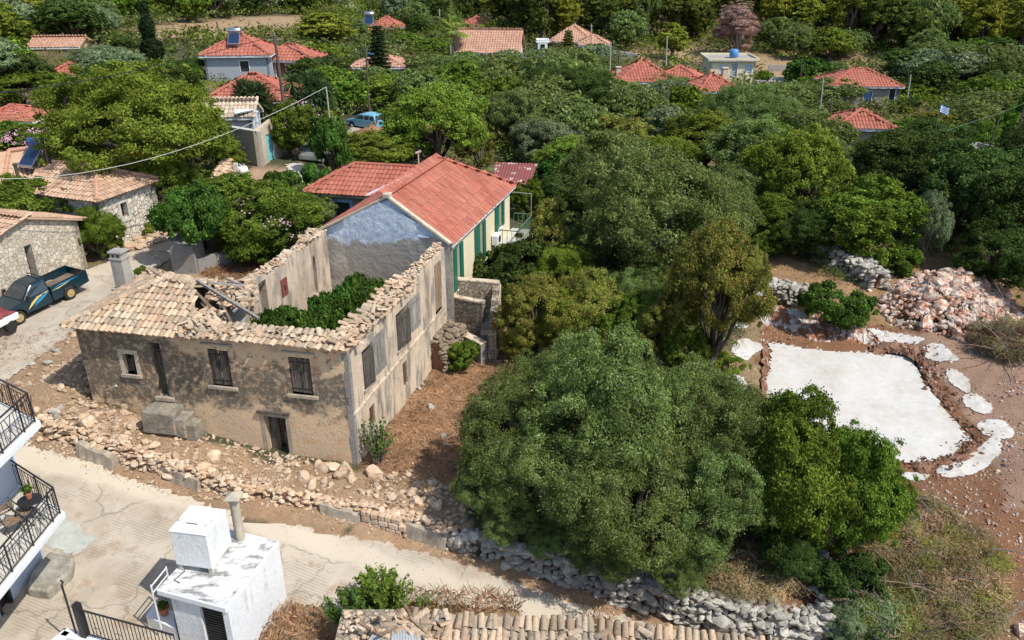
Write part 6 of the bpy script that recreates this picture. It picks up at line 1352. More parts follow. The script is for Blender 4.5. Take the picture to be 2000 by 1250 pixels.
# visible side is the truck's left (+y side when the nose points away to +x)
ly = Vector((-hd_.y, hd_.x, 0)); mid = (wf+wr)/2; print('wheelbase', (wf-wr).length); org = mid - ly*.71
tk.scale = (.94,.94,.94); tk.location = (org.x, org.y, (wf.z+wr.z)/2+.01); tk.rotation_euler = (0, -math.asin(max(-.2,min(.2,(wf.z-wr.z)/(wf-wr).length))), math.atan2(hd_.y, hd_.x))
# trailer corner under a red tarp
p = PZ(35,607,3.0); t = thing('tarped_trailer', 'white trailer corner under a crumpled red tarpaulin at the left edge', 'trailer', (p.x-1.3,p.y-.8,2.1)); d = (PZ(0,632,2.85)-p); d.z = 0; d.normalize(); n_ = Vector((d.y,-d.x,0)); n_ = -n_ if n_.y < 0 else n_
m = MB(); c = p+d*1.6+n_*.8; m.obox((c.x,c.y),(d.x,d.y),1.6,.8,2.65,2.95); m.build('trailer_body', WHITE, t, bevel=.04)
m = MB(); v = []; NN = 14
for j in range(NN+1):
    for i in range(NN+1):
        q = p+d*(.1+i/NN*2.9)+n_*(.05+j/NN*1.5); edge = min(i, j, NN-i, NN-j)/3; h = 2.98+.28*min(1,edge)+(.35*max(0,1-abs(i-2)/2)*max(0,1-abs(j-5)/4))+random.uniform(-.06,.06); v.append(Vector((q.x,q.y,h)))
m.add(v, [(j*(NN+1)+i,j*(NN+1)+i+1,(j+1)*(NN+1)+i+1,(j+1)*(NN+1)+i) for j in range(NN) for i in range(NN)]); m.build('tarpaulin', pm('red_tarp', (.24,.05,.05), (.17,.04,.04), 2, 8, .15, rough=.5), t)
for k in (.5, 2.4): m = MB(); c = p+d*k+n_*.1; m.tube([Vector((c.x,c.y,2.45))-n_*.1, Vector((c.x,c.y,2.45))+n_*.1], .28, 14); m.build('wheel', TYRE, t)
def hatchback(label, px, py, head, mat, scale=1.0, name='parked_car'):
    t = thing(name, label, 'car', (0,0,0)); W = .8; m = MB()
    out = [(1.9,.35),(1.92,.6),(1.75,.78),(.95,.92),(.9,.95),(-1.75,.98),(-1.85,.7),(-1.82,.38)]+[(-1.2+.36*math.cos(math.pi-math.pi*k/7),.3+.36*math.sin(math.pi*k/7)) for k in range(8)]+[(1.2+.36*math.cos(math.pi-math.pi*k/7),.3+.36*math.sin(math.pi*k/7)) for k in range(8)]
    side_poly(m, out, -W, W); secs = [[(xf,-yy,z),(xr,-yy,z),(xr,yy,z),(xf,yy,z)] for z, xf, xr, yy in ((.94,.98,-1.72,W-.02),(1.25,.5,-1.6,W-.1),(1.42,.15,-1.45,W-.16),(1.47,-.15,-1.2,W-.25))]; loft(m, secs); m.build('body', mat, t, bevel=.05)
    for s in (-1,1):
        for x0, x1, x2, x3 in ((.86,.28,-.28,-.28),(-.36,-.36,-.95,-.95),(-1.03,-1.03,-1.42,-1.6)):
            m = MB(); m.add([(x0,s*(W-.01),.98),(x1,s*(W-.12),1.32),(x2,s*(W-.12),1.32),(x3,s*(W-.01),.98)], [(0,1,2,3)] if s < 0 else [(3,2,1,0)]); m.build('side_window', GLASS, t)
    m = MB(); m.add([(.99,-.68,.98),(.99,.68,.98),(.3,.56,1.39),(.3,-.56,1.39)], [(0,1,2,3)]); m.build('windscreen', GLASS, t); m = MB(); m.add([(-1.755,.66,1.0),(-1.755,-.66,1.0),(-1.55,-.58,1.36),(-1.55,.58,1.36)], [(0,1,2,3)]); m.build('rear_window', GLASS, t)
    for s in (-1,1): m = MB(); m.box(-1.86,-1.76,s*.68-.08,s*.68+.08,.75,1.1); m.build('tail_light', RUSTRED, t)
    for x in (1.2,-1.2):
        for s in (-1,1): wheel(t, x, s*(W-.1), .29, .19, STEEL, s)
    p = PT(px, py); t.location = p; t.rotation_euler = (0,0,head); t.scale = (scale,)*3; return t
hatchback('light blue hatchback parked behind a heap of brown soil', 718, 251, 2.55, PAINT_B)
hatchback('silver car half hidden behind the bush right of the tall wooden pole', 630, 312, 1.25, PAINT_S)
# soil heap before the blue car
p = PT(728,266); m = MB(); v = []; g = random.Random(5); NR, NA = 7, 22
for i in range(NR+1):
    for k in range(NA): a = 2*math.pi*k/NA; r_ = i/NR; v.append(Vector((p.x+math.cos(a)*r_*2.3*(1+.1*math.sin(3*a)), p.y+math.sin(a)*r_*1.7, p.z+1.15*(1-r_)**.9*(1+g.uniform(-.1,.1))-.1+g.uniform(-.04,.04))))
m.add(v, [(i*NA+k,i*NA+(k+1)%NA,(i+1)*NA+(k+1)%NA,(i+1)*NA+k) for i in range(NR) for k in range(NA)]); tag(m.build('soil_heap', pm('brown_soil', (.30,.17,.095), (.24,.13,.07), 2, 10, .3, bump=.8, bdist=.08), org=p, smooth=True), 'heap of orange brown soil in front of the light blue car', 'soil heap')

# ---------------------------------------------------------------- apartment building at the lower left
ab = thing('apartment_building', 'pale grey blue apartment building with two iron railed balconies at the left edge', 'building', (-16.5, 19, -.5))
XW = -15.5; YN = 21.35
WE = Wall((XW, 10.0), (XW, YN), .3); WN = Wall((XW, YN), (-24, YN+2.8), .3)
gh = [(WE.L-2.55, WE.L-1.9, -.6, 2.0), (WE.L-5.2, WE.L-3.9, -.6, 2.0), (WE.L-3.4, WE.L-2.3, 2.6, 4.7), (WE.L-3.2, WE.L-2.2, 5.8, 7.8)]
WE.mesh(-1.2, 9.2, gh).build('east_wall', GREYBLUE if False else PALEBLUE, ab); WN.mesh(-1.2, 9.2).build('north_wall', PALEBLUE, ab)
for i, h in enumerate(gh):
    m = MB(); WE.plank(m, h[0], h[1], h[2], h[3], -.22, -.16); d_ = m.build('door', IRON if i < 2 else GLASS, ab)
    m = MB(); WE.plank(m, h[0], h[0]+.1, h[2], h[3], -.16, .02); WE.plank(m, h[1]-.1, h[1], h[2], h[3], -.16, .02); WE.plank(m, h[0], h[1], h[3]-.1, h[3], -.16, .02); m.build('door_frame', IRON, d_)
m = MB(); WE.plank(m, WE.L-.02, WE.L+.02, 2.6, 9.0, -.02, .03); m.build('corner_trim', WHITE, ab)
def balcony(z, x0, x1, y0, y1, yn2):
    """slab from the wall (x0) to the rail line (x1); y1 its north end at the rail, yn2 at the wall"""
    m = MB(); m.prism([(x0,y0),(x1-.12,y0),(x1,y1),(x0,yn2)], z-.2, z); sl = m.build('balcony_slab', WHITE, ab, bevel=.02)
    m = MB(); m.prism([(x0+.1,y0+.1),(x1-.2,y0+.1),(x1-.1,y1-.08),(x0+.1,yn2-.1)], z+.003, z+.02); m.build('balcony_tiles', CONC_L, sl)
    m = MB(); H_ = .95
    def run(a, b):
        L_ = (b-a).length; n = int(L_/.13); d = (b-a)/n
        m.bar(a+Vector((0,0,H_)), b+Vector((0,0,H_)), .045, .03); m.bar(a+Vector((0,0,.1)), b+Vector((0,0,.1)), .02); m.bar(a+Vector((0,0,H_-.14)), b+Vector((0,0,H_-.14)), .018)
        for i in range(n+1):
            p = a+d*i; 
            if i % 8 == 0: m.bar(p, p+Vector((0,0,H_)), .035)
            elif i % 8 in (3, 4, 5):
                if i % 8 == 4: m.bar(p-d+Vector((0,0,.1)), p+d+Vector((0,0,H_-.14)), .016); m.bar(p+d+Vector((0,0,.1)), p-d+Vector((0,0,H_-.14)), .016); m.tube([p+Vector((math.cos(t_)*.07*d.normalized().x,math.cos(t_)*.07*d.normalized().y,.45+math.sin(t_)*.1)) for t_ in np.linspace(0,6.28,9)], .009, 4, cap=False)
            else: m.bar(p+Vector((0,0,.1)), p+Vector((0,0,H_-.14)), .015)
    run(Vector((x1-.22,y0,z)), Vector((x1-.1,y1-.08,z))); run(Vector((x1-.1,y1-.08,z)), Vector((x0+.02,yn2-.1,z))); m.build('balcony_railing', IRON, sl); return sl
balcony(2.5, XW, -13.38, 12.0, 19.85, 21.25); balcony(5.62, XW, -13.42, 12.0, 19.95, 21.25)
# table, plant and chairs on the lower balcony
p = PZ(58,978,3.2); t = thing('balcony_table', 'small round black table on the lower balcony', 'table', (p.x,p.y,2.52)); m = MB(); m.lathe([(.33,.68),(.34,.70),(.33,.715)], (p.x,p.y,2.52), 20); m.build('table_top', IRON, t)
m = MB()
for a in range(3): an = a*2.09; m.bar((p.x+.28*math.cos(an),p.y+.28*math.sin(an),2.52), (p.x-.1*math.cos(an),p.y-.1*math.sin(an),3.2), .025)
m.build('leg_frame', IRON, t)
t = thing('potted_plant', 'bright green plant in a terracotta pot on the round balcony table', 'plant', (p.x-.05,p.y+.08,3.235)); m = MB(); m.lathe([(.07,0),(.11,.16),(.12,.16),(.12,.19)], tuple(t.location), 12); m.build('pot', TERRACOTTA, t)
gg = np.random.default_rng(5); V, F_, rn = crown_leaves(np.array([[0,0,.3]]), np.array([.13]), np.array([[0,0,1.]]), 260, .08, .05, gg); np_mesh('foliage', V, F_, L_FIG, t, rn)
for k, (cx, cy, rot) in enumerate([(22,1018,2.6),(45,1000,3.6)]):
    p = PZ(cx, cy, 2.95); t = thing('folding_chair', ['brown slatted folding chair against the wall of the lower balcony','brown slatted folding chair by the railing of the lower balcony'][k], 'chair', (p.x,p.y,2.52), rot)
    def loc_(mb, nm, mt): o = mb.build(nm, mt); o.parent = t; return o
    m = MB()
    for i in range(5): m.box(-.2+i*.085,-.13+i*.085,-.2,.2,.43,.45)
    loc_(m, 'seat', WOOD_B); m = MB()
    for i in range(3): m.box(.2+i*.02,.22+i*.02,-.2,.2,.62+i*.1,.69+i*.1)
    loc_(m, 'backrest', WOOD_B); m = MB()
    for s in (-.2,.2): m.bar((.3,s,.92),(-.2,s,0),.025); m.bar((-.18,s,.43),(.25,s,0),.025)
    loc_(m, 'leg_frame', IRON)
# ramp block and pale cement patch
m = MB(); q = [PZ(*a) for a in ((95,1072,-.2),(143,1083,-.2),(139,1108,-.2),(92,1150,-.2),(50,1145,-.2),(58,1115,-.2))]; m.prism([(a.x,a.y) for a in q], -.9, -.28); tag(m.build('concrete_ramp', pm('mossy_concrete', (.36,.335,.28), (.24,.215,.165), 1.6, 10, .25, bump=.4), org=q[0], bevel=.07), 'weathered concrete ramp block at the foot of the apartment building', 'ramp')
CEM = pm('fresh_cement', (.44,.45,.40), (.38,.39,.34), 1.5, 10, .15)
o = drape('cement_patch', poly_px([(85,1020),(125,1010),(150,1025),(190,1052),(150,1085),(100,1075),(85,1050)]), CEM, .06, .02, .12)
# annex with water tank
an = thing('white_annex', 'small white flat roofed annex with a dark louvred door at the bottom left', 'annex', tuple(PZ(430,1180,-1.2)))
ZT = 1.1; c1_ = PZ(305,1152,ZT); c2_ = PZ(440,1188,ZT); c3_ = PZ(545,1056,ZT); c4_ = c1_+(c3_-c2_)*1.0
m = MB(); m.prism([(c.x,c.y) for c in (c1_,c2_,c3_,c4_)], ZT-.2, ZT-.004); m.build('roof_slab', WHITE, an, bevel=.02)
m = MB(); cc = (c1_+c3_)/2; q = [cc+(c-cc)*.965 for c in (c1_,c2_,c3_,c4_)]; m.prism([(c.x,c.y) for c in q], ZT-.003, ZT+.02); m.build('roof_screed', ROOF_SLAB, an)
di = (c2_-c1_).normalized(); dj = (c3_-c2_).normalized(); i1_ = c1_+di*.35+dj*.12; i2_ = c2_-di*.03+dj*.12; i3_ = c3_-dj*.0-di*.03; i4_ = i1_+(i3_-i2_)
WA1 = Wall((i1_.x,i1_.y),(i2_.x,i2_.y), .2); ud = WA1.sz(392,1200)[0]; ud2 = WA1.sz(437,1210)[0]
WA1.mesh(-1.6, ZT-.2, [(ud, ud2, -1.5, ZT-.22)]).build('front_wall', WHITE_ST, an)
WA2 = Wall((i2_.x,i2_.y),(i3_.x,i3_.y), .2); WA2.mesh(-1.9, ZT-.2).build('side_wall', WHITE_ST, an); WA3 = Wall((i4_.x,i4_.y),(i1_.x,i1_.y), .2); WA3.mesh(-1.6, ZT-.2).build('left_wall', WHITE_ST, an); WA4 = Wall((i3_.x,i3_.y),(i4_.x,i4_.y), .2); WA4.mesh(-1.6, ZT-.2).build('back_wall', WHITE_ST, an)
m = MB(); WA1.plank(m, ud+.01, ud2-.01, -1.5, ZT-.23, -.14, -.1)
for k in range(22): WA1.plank(m, ud+.05, ud2-.05, -1.45+k*.1, -1.4+k*.1, -.1, -.06)
m.build('louvred_door', IRON, an)
m = MB(); WA2.plank(m, -.9, -.02, -1.8, -.45, -.18, .0); m.build('low_wall', WHITE, an, bevel=.02)
tb = PZ(415,1113,ZT+.22); dirx = (PZ(345,1040,2.5)-PZ(408,1048,2.5)).normalized(); diry = (PZ(458,1006,2.5)-PZ(408,1048,2.5)).normalized(); diry = Vector((-dirx.y,dirx.x,0)) if diry.dot(Vector((-dirx.y,dirx.x,0))) > 0 else Vector((dirx.y,-dirx.x,0))
tnk = thing('water_tank', 'white metal cubic water tank on short feet on the annex roof', 'water tank', tuple(tb)); lx, ly_, hz = 1.15, 1.18, 1.22
cc = tb+dirx*lx/2+diry*ly_/2; m = MB(); m.obox((cc.x,cc.y),(dirx.x,dirx.y), lx/2, ly_/2, ZT+.24, ZT+.24+hz); m.build('tank_body', WHITE_ST, tnk, bevel=.012)
m = MB(); m.obox((cc.x,cc.y),(dirx.x,dirx.y), lx/2+.015, ly_/2+.015, ZT+.24+hz, ZT+.27+hz); lid = m.build('tank_lid', pm('dusty_white_lid', (.70,.71,.70), (.42,.38,.32), 2.5, 9, .15, lo=.55, hi=.68), tnk, bevel=.008)
m = MB(); a = cc-dirx*.1-diry*.2+Vector((0,0,0)); a.z = ZT+.285+hz; m.bar(a, a+dirx*.35, .02); m.build('lid_handle', IRON, lid)
for sx in (-1,1):
    for sy in (-1,1): p = cc+dirx*sx*(lx/2-.1)+diry*sy*(ly_/2-.1); m = MB(); m.obox((p.x,p.y),(dirx.x,dirx.y), .06,.06, ZT+.02, ZT+.24); m.build('foot', CONC_L, tnk)
m = MB(); a = cc+dirx*(lx/2-.25)-diry*(ly_/2+.02); a.z = ZT+.22; b = PZ(340,1133,ZT+.05); m.tube([a, Vector((a.x,a.y,ZT+.05)), b, b+Vector((.2,-.1,0))], .013, 6); m.build('water_pipe', IRON, tnk)
p = PZ(470,1052,ZT); t = thing('flue_pipe', 'tall beige flue pipe with a pointed cap behind the white water tank', 'chimney', tuple(p)); m = MB(); FL = pm('beige_pipe', (.46,.40,.31), (.38,.33,.26), 3, 12, .12); m.lathe([(.15,0),(.145,1.52)], tuple(p), 18); m.lathe([(.165,1.42),(.165,1.50)], tuple(p), 18); m.build('pipe', FL, t, smooth=False)
m = MB(); z = p.z+1.58; s_ = .24; m.add([(p.x-s_,p.y-s_,z),(p.x+s_,p.y-s_,z),(p.x+s_,p.y+s_,z),(p.x-s_,p.y+s_,z),(p.x-s_,p.y-s_,z+.04),(p.x+s_,p.y-s_,z+.04),(p.x+s_,p.y+s_,z+.04),(p.x-s_,p.y+s_,z+.04),(p.x,p.y,z+.2)], [(3,2,1,0),(0,1,5,4),(1,2,6,5),(2,3,7,6),(3,0,4,7),(4,5,8),(5,6,8),(6,7,8),(7,4,8)]); m.lathe([(.08,1.5),(.08,1.6)], tuple(p), 8); m.build('pipe_cap', FL, t)
# bench shelf with pot, white bars
t = thing('white_ledge', 'low white ledge at the left side of the annex', 'ledge', tuple(PZ(315,1215,-.9))); m = MB(); q = [PZ(*a) for a in ((285,1205,-.55),(300,1183,-.55),(338,1195,-.55),(345,1232,-.55))]; m.prism([(a.x,a.y) for a in q], -1.4, -.5); m.build('ledge', WHITE, t, bevel=.02)
p = PZ(322,1200,-.5); t = thing('flower_pot', 'terracotta flower pot on the white ledge of the annex', 'flower pot', tuple(p)); m = MB(); m.lathe([(.1,0),(.16,.24),(.18,.24),(.18,.3),(.14,.3)], tuple(p), 14); m.build('pot', TERRACOTTA, t); V, F_, rn = crown_leaves(np.array([[0,0,.38]]), np.array([.14]), np.array([[0,0,1.]]), 160, .09, .05, gg); np_mesh('foliage', V, F_, L_DARK, t, rn)
t = thing('white_railing', 'thin white metal railing at the left corner of the annex roof', 'railing', tuple(PZ(320,1150,.4))); m = MB(); a = PZ(304,1148,1.05); b = PZ(333,1112,1.05)
for zz in (0,-.25): m.bar(a+Vector((-.12,0,zz+.05)), b+Vector((-.12,0,zz+.05)), .03)
m.bar(a+Vector((-.12,0,.1)), a+Vector((-.12,0,-1.6)), .035); m.bar(b+Vector((-.12,0,.1)), b+Vector((-.12,0,-2.1)), .035); m.build('rail', WHITE, t)
# iron fence with gate post on a low white wall
p0 = PZ(163,1238,-.15); p1 = PZ(350,1290,-.15); d = (p1-p0).normalized(); t = thing('iron_fence', 'black iron railing with a tall hooked post at the bottom left', 'fence', tuple(p0)); m = MB(); L_ = (p1-p0).length
a = p0+Vector((0,0,.95)); b = p0+d*L_+Vector((0,0,.95)); m.bar(a, b, .04); m.bar(p0+Vector((0,0,.05)), p1+Vector((0,0,.05)), .03)
n = int(L_/.13)
for i in range(n+1): q = p0+d*L_*i/n; m.bar(q, q+Vector((0,0,.95)), .018)
for i in range(4): q = p0+d*(.55+i*.75)+Vector((0,0,.25)); m.tube([q+d*math.cos(t_)*.14+Vector((0,0,math.sin(t_)*.14)) for t_ in np.linspace(0,6.28,11)], .009, 4, cap=False)
m.build('railing', IRON, t)
m = MB(); q = p0+d*.05; m.obox((q.x,q.y),(d.x,d.y),.09,.09, p0.z-.2, p0.z+1.15); m.build('thick_post', IRON, t)
m = MB(); q = p0-d*.28; m.tube([q-Vector((0,0,.5)), q+Vector((0,0,1.75)), q+Vector((.06,0,1.85)), q+Vector((.0,0,1.92))], .028, 6); m.build('hooked_post', IRON, t)
t = thing('low_white_wall', 'low white wall with broad cap along the bottom edge under the iron railing', 'wall', tuple(p0-Vector((0,0,.8)))); w = p0-d*.7; e = p0+d*(L_+.6); m = MB(); nn = Vector((d.y,-d.x,0)); m.bar(w+nn*.05-Vector((0,0,.12)), e+nn*.05-Vector((0,0,.12)), .3, .12); m.bar(w-Vector((0,0,.12))+d*.1, w-d*.1+nn*2-Vector((0,0,.12)), .3, .12); m.build('wall_cap', WHITE, t, bevel=.02); m = MB(); m.bar(w+nn*.05-Vector((0,0,.7)), e+nn*.05-Vector((0,0,.7)), .24, 1.04); m.bar(w-Vector((0,0,.7))+d*.1, w-d*.1+nn*2-Vector((0,0,.7)), .24, 1.04); m.build('wall', WHITE, t)

# ---------------------------------------------------------------- collapsing tiled shed at the bottom edge
cs_ = thing('tiled_shed', 'old shed at the bottom edge with rows of weathered barrel tiles and broken left end', 'shed', tuple(PZ(1100,1230,-1.8)))
ta = PZ(800,1197,.55); tb_ = PZ(1160,1212,.3); tc = PZ(1560,1258,-.1); sl = Vector((-.15,-2.9,-1.1))
g8 = np.random.default_rng(81)
tiles_obj('tiled_roof', [[ta+sl, tb_+sl, tb_, ta],[tb_+sl+Vector((.1,0,0)), tc+sl, tc, tb_+Vector((.1,0,0))]], TILE_BROWN, cs_, .225, .40, .10, .8, 7, g=g8, thick=.1, lift=.04)
m = MB(); m.bar(ta+Vector((0,-.25,-1.6)), tc+Vector((0,-.25,-1.6)), .4, 3.0); m.build('back_wall', OLD_MASON, cs_)
sp = [ta+Vector((g8.uniform(-.9,1.1), g8.uniform(-.9,-.1), 0))+Vector((0,0,.02)) for i in range(46)]; sp = [Vector((p.x,p.y,ta.z-.38*abs(ta.y-p.y)+.1)) for p in sp]
sp += [tb_+Vector((g8.uniform(-2.2,1.5), -k, -.38*k+.14)) for k in g8.uniform(.3,1.6,26)]
loose_tiles('loose_tiles', sp, g8, cs_, l=.42, rad=.1, mat=TILE_BROWN)['kind'] = 'stuff'
def sheet(q, name='metal_sheet'):
    return corrugated(q, pm('grey_sheet_metal', (.36,.38,.40), (.30,.27,.24), 1.4, 9, .12, rough=.5) if 'grey_sheet_metal' not in bpy.data.materials else bpy.data.materials['grey_sheet_metal'], cs_, name, pitch=.09, amp=.02)
sheet([PZ(700,1275,.3), PZ(790,1270,.3), PZ(795,1195,.55), PZ(752,1205,.5)]); sheet([PZ(760,1290,.32), PZ(830,1280,.3), PZ(815,1215,.5), PZ(765,1225,.5)])
for k, (a, b) in enumerate([((790,1180),(826,1245)),((776,1190),(815,1240)),((700,1215),(760,1250)),((740,1240),(800,1215)),((800,1205),(848,1250))]): m = MB(); m.cr = k/5; m.bar(PZ(a[0],a[1],.7), PZ(b[0],b[1],.35), .07, .05); m.build('broken_rafter', WOOD_B, cs_)
P = [list(PZ(g8.uniform(672,760), g8.uniform(1195,1260), g8.uniform(.1,.35))) for i in range(50)]; S = g8.uniform(.05,.13,50); stones('rubble_corner', np.array(P), np.stack([S,S,S*.7],1), ROCK_W, cs_, ROCKS1, g8, loc=tuple(cs_.location))['kind'] = 'stuff'
m = MB(); p = PZ(705,1250,-.9); m.box(p.x-.5,p.x+1.3,p.y-1.6,p.y+.2,-2.2,.1); m.build('rubble_wall_end', OLD_MASON, cs_)

# ---------------------------------------------------------------- poles, cables, flag
POLES = {}
def pole(key, label, bx, by, tx, ty, r0=.13, r1=.08, mat=POLEWOOD, arm=0, name='utility_pole', D=None):
    b = PT(bx, by) if D is None else PY(bx, by, D); top = PY(tx, ty, b.y); t = thing(name, label, 'pole', tuple(b)); m = MB(); m.tube([b-Vector((0,0,.5)), b.lerp(top,.5), top], [r0,(r0+r1)/2,r1], 8); m.build('post', mat, t)
    if arm: m = MB(); m.bar(top+Vector((-arm,0,-.25)), top+Vector((arm,0,-.25)), .08); m.tube([top+Vector((0,0,-.1)), top+Vector((0,0,.2))], .06, 6); m.build('insulator_bracket', STEEL, t)
    POLES[key] = top; return t
pole('P1', 'tall dark leaning wooden utility pole beside the turquoise door wall', 568, 306, 536, 70, .15, .09, arm=.3)
pole('P2', 'slender pale concrete pole behind the red roofed wing, a cable tied to its top', 656, 345, 637, 170, .07, .045, CONCPOLE)
pole('P3', 'dark wooden pole behind the light blue car', 722, 225, 714, 92, .12, .08, arm=.2)
pole('P4', 'wooden pole left of the solar heater roof before the brown field', 433, 92, 423, 42, .15, .1)
pole('P5', 'thin grey pole right of the palm', 882, 138, 880, 88, .1, .08, CONCPOLE)
pole('P6', 'grey pole in front of the far orange roofs', 1155, 128, 1155, 48, .13, .09, CONCPOLE, .4)
pole('P7', 'thin pale pole right of the far orange roofs', 1191, 135, 1193, 82, .1, .08, CONCPOLE, D=112)
pole('P8', 'dark wooden pole at the left end of the brown field', 1208, 148, 1209, 95, .13, .1, D=112)
pole('P9', 'grey pole left of the round topped pine', 1301, 122, 1303, 70, .13, .09, CONCPOLE, D=135)
pole('P10', 'thin dark pole right of the flat roofed house', 1562, 172, 1566, 122, .1, .08)
pole('P11', 'pale pole among trees left of the wide red roof', 1603, 205, 1608, 153, .1, .07, CONCPOLE, D=96)
pole('P12', 'dark pole below the wide red roof', 1620, 235, 1625, 187, .11, .08, D=84)
pole('P13', 'pale pole right of the wide red roof', 1774, 182, 1779, 146, .09, .07, CONCPOLE, D=98)
pole('P14', 'leaning dark pole at the right, left one of the pair at the low concrete roof', 1929, 296, 1956, 220, .07, .05, D=58)
pole('P15', 'leaning dark pole at the right edge, right one of the leaning pair', 1979, 296, 2003, 200, .09, .06, D=58)
pole('P16', 'white lamp post with a slanting arm beside the square white pillar', 1985, 290, 1992, 258, .05, .04, WHITE, D=61)
pole('P17', 'dark pole at the upper left before the wooded slope', 154, 68, 152, 50, .15, .12, D=150)
pole('P18', 'tall grey pole beside the far road and the tiny red roof', 860, 62, 858, 18, .15, .1, CONCPOLE, .5, D=175)
pole('P19', 'wooden pole by the far road at the top', 669, 18, 666, -12, .2, .15, D=210)
def cable(label, pts, r_=.02, mat=IRON, n=10):
    out = []
    for i in range(len(pts)-2):   # quadratic through three points at a time
        pass
    for a, mid, b in pts:
        c = mid*2-(a+b)/2
        for k in range(n+1): t_ = k/n; out.append(a*(1-t_)**2+c*2*t_*(1-t_)+b*t_*t_)
    m = MB(); m.tube(out, r_, 5); tag(m.build('overhead_cable', mat, org=out[0]), label, 'cable')
S = POLES['P2']; E = PY(-90, 343, 33); Dm = lambda x: 41.5
cable('thick pale cable sagging from the slender concrete pole down to the left edge', [(S, PY(300,308,Dm(300)*1.0), E)], .017, flat('pale_cable', (.42,.42,.36), .6), 16)
T = POLES['P1']; E = PY(-80, 187, 33); cable('dark cable running left from the tall wooden pole over the trees', [(T, PY(240,143,44), E)], .022, n=16)
cable('dark cable sagging from the tall wooden pole to the pole behind the blue car', [(T+Vector((.1,0,-.2)), (T+POLES['P3'])/2-Vector((0,0,1.4)), POLES['P3'])], .03)
cable('thin cable between the two leaning poles at the right edge', [(POLES['P14'], (POLES['P14']+POLES['P15'])/2-Vector((0,0,.03)), POLES['P15'])], .015, flat('green_wire', (.10,.16,.10), .6))
cable('thin green cable falling left from the left leaning pole', [(POLES['P14'], PY(1905,236,56.5), PY(1850,255,55))], .015, flat('green_wire', (.10,.16,.10), .6))
m = MB(); b = PY(1831,237,70); tp = PY(1838,203,70); t = thing('flag', 'blue and white striped flag on a thin leaning pole above the dark oaks', 'flag', tuple(b)); m.tube([b-Vector((0,0,3)), tp], .035, 6); m.build('flag_pole', STEEL, t)
fdx = Vector((.95,.1,-.35)).normalized(); fdy = (tp-b).normalized(); FB = flat('flag_blue', (.04,.16,.50), .8); FWH = flat('flag_white', (.75,.76,.78), .8)
m = MB(); W_, H_ = .85, .62; o0 = tp-fdy*(H_+.05); th__ = Vector((0,.012,0))
def fq(x0, x1, y0, y1, mi, k=5):
    for i in range(k):
        xa = x0+(x1-x0)*i/k; xb = x0+(x1-x0)*(i+1)/k; f_ = lambda x, y: o0+fdx*x+fdy*y+Vector((0,.06*math.sin(x*6),0)); v = [f_(xa,y0),f_(xb,y0),f_(xb,y1),f_(xa,y1)]; m.add(v+[q+th__ for q in v], [(0,1,2,3),(7,6,5,4),(0,4,5,1),(3,2,6,7)], mi)
for s in range(9): y1_ = H_*(9-s)/9; y0_ = H_*(8-s)/9; fq(H_*5/9 if s < 5 else 0, W_, y0_, y1_, 0 if s % 2 == 0 else 1)
cs5 = H_*5/9; fq(0,cs5*.4,H_-cs5,H_-cs5*.6,0,2); fq(cs5*.6,cs5,H_-cs5,H_-cs5*.6,0,2); fq(0,cs5*.4,H_-cs5*.4,H_,0,2); fq(cs5*.6,cs5,H_-cs5*.4,H_,0,2); fq(cs5*.4,cs5*.6,H_-cs5,H_,1,1); fq(0,cs5*.4,H_-cs5*.6,H_-cs5*.4,1,2); fq(cs5*.6,cs5,H_-cs5*.6,H_-cs5*.4,1,2)
m.build('flag_cloth', [FB, FWH], t)

# ---------------------------------------------------------------- the person at work by the pad
p = PY(1588, 776, 28.9); p.z = -.5
person = thing('person', 'person in white shirt and white cap bending forward on the white pad', 'person', tuple(p), -2.3)
SKIN = flat('skin', (.42,.24,.16), .6); SHIRT = flat('white_shirt', (.62,.64,.74), .9); TROUS = flat('grey_trousers', (.16,.17,.20), .9)
J = {'pel':(0,0,.95),'ch':(.12,0,1.25),'nk':(.22,0,1.48),'hd':(.30,0,1.60),'ht':(.34,0,1.74),'sl':(.16,.19,1.42),'el':(.30,.25,1.16),'wl':(.48,.2,.98),'sr':(.16,-.19,1.42),'er':(.32,-.24,1.17),'wr':(.50,-.16,1.0),
     'hl':(0,.1,.9),'kl':(.1,.12,.5),'al':(.02,.13,.09),'tl':(.2,.15,.03),'hr':(0,-.1,.9),'kr':(.02,-.12,.5),'ar':(-.12,-.13,.09),'tr':(.06,-.15,.03)}
RAD = {'pel':.15,'ch':.15,'nk':.06,'hd':.09,'ht':.07,'sl':.065,'el':.05,'wl':.035,'sr':.065,'er':.05,'wr':.035,'hl':.1,'kl':.065,'al':.045,'tl':.035,'hr':.1,'kr':.065,'ar':.045,'tr':.035}
ED = [('pel','ch'),('ch','nk'),('nk','hd'),('hd','ht'),('ch','sl'),('sl','el'),('el','wl'),('ch','sr'),('sr','er'),('er','wr'),('pel','hl'),('hl','kl'),('kl','al'),('al','tl'),('pel','hr'),('hr','kr'),('kr','ar'),('ar','tr')]
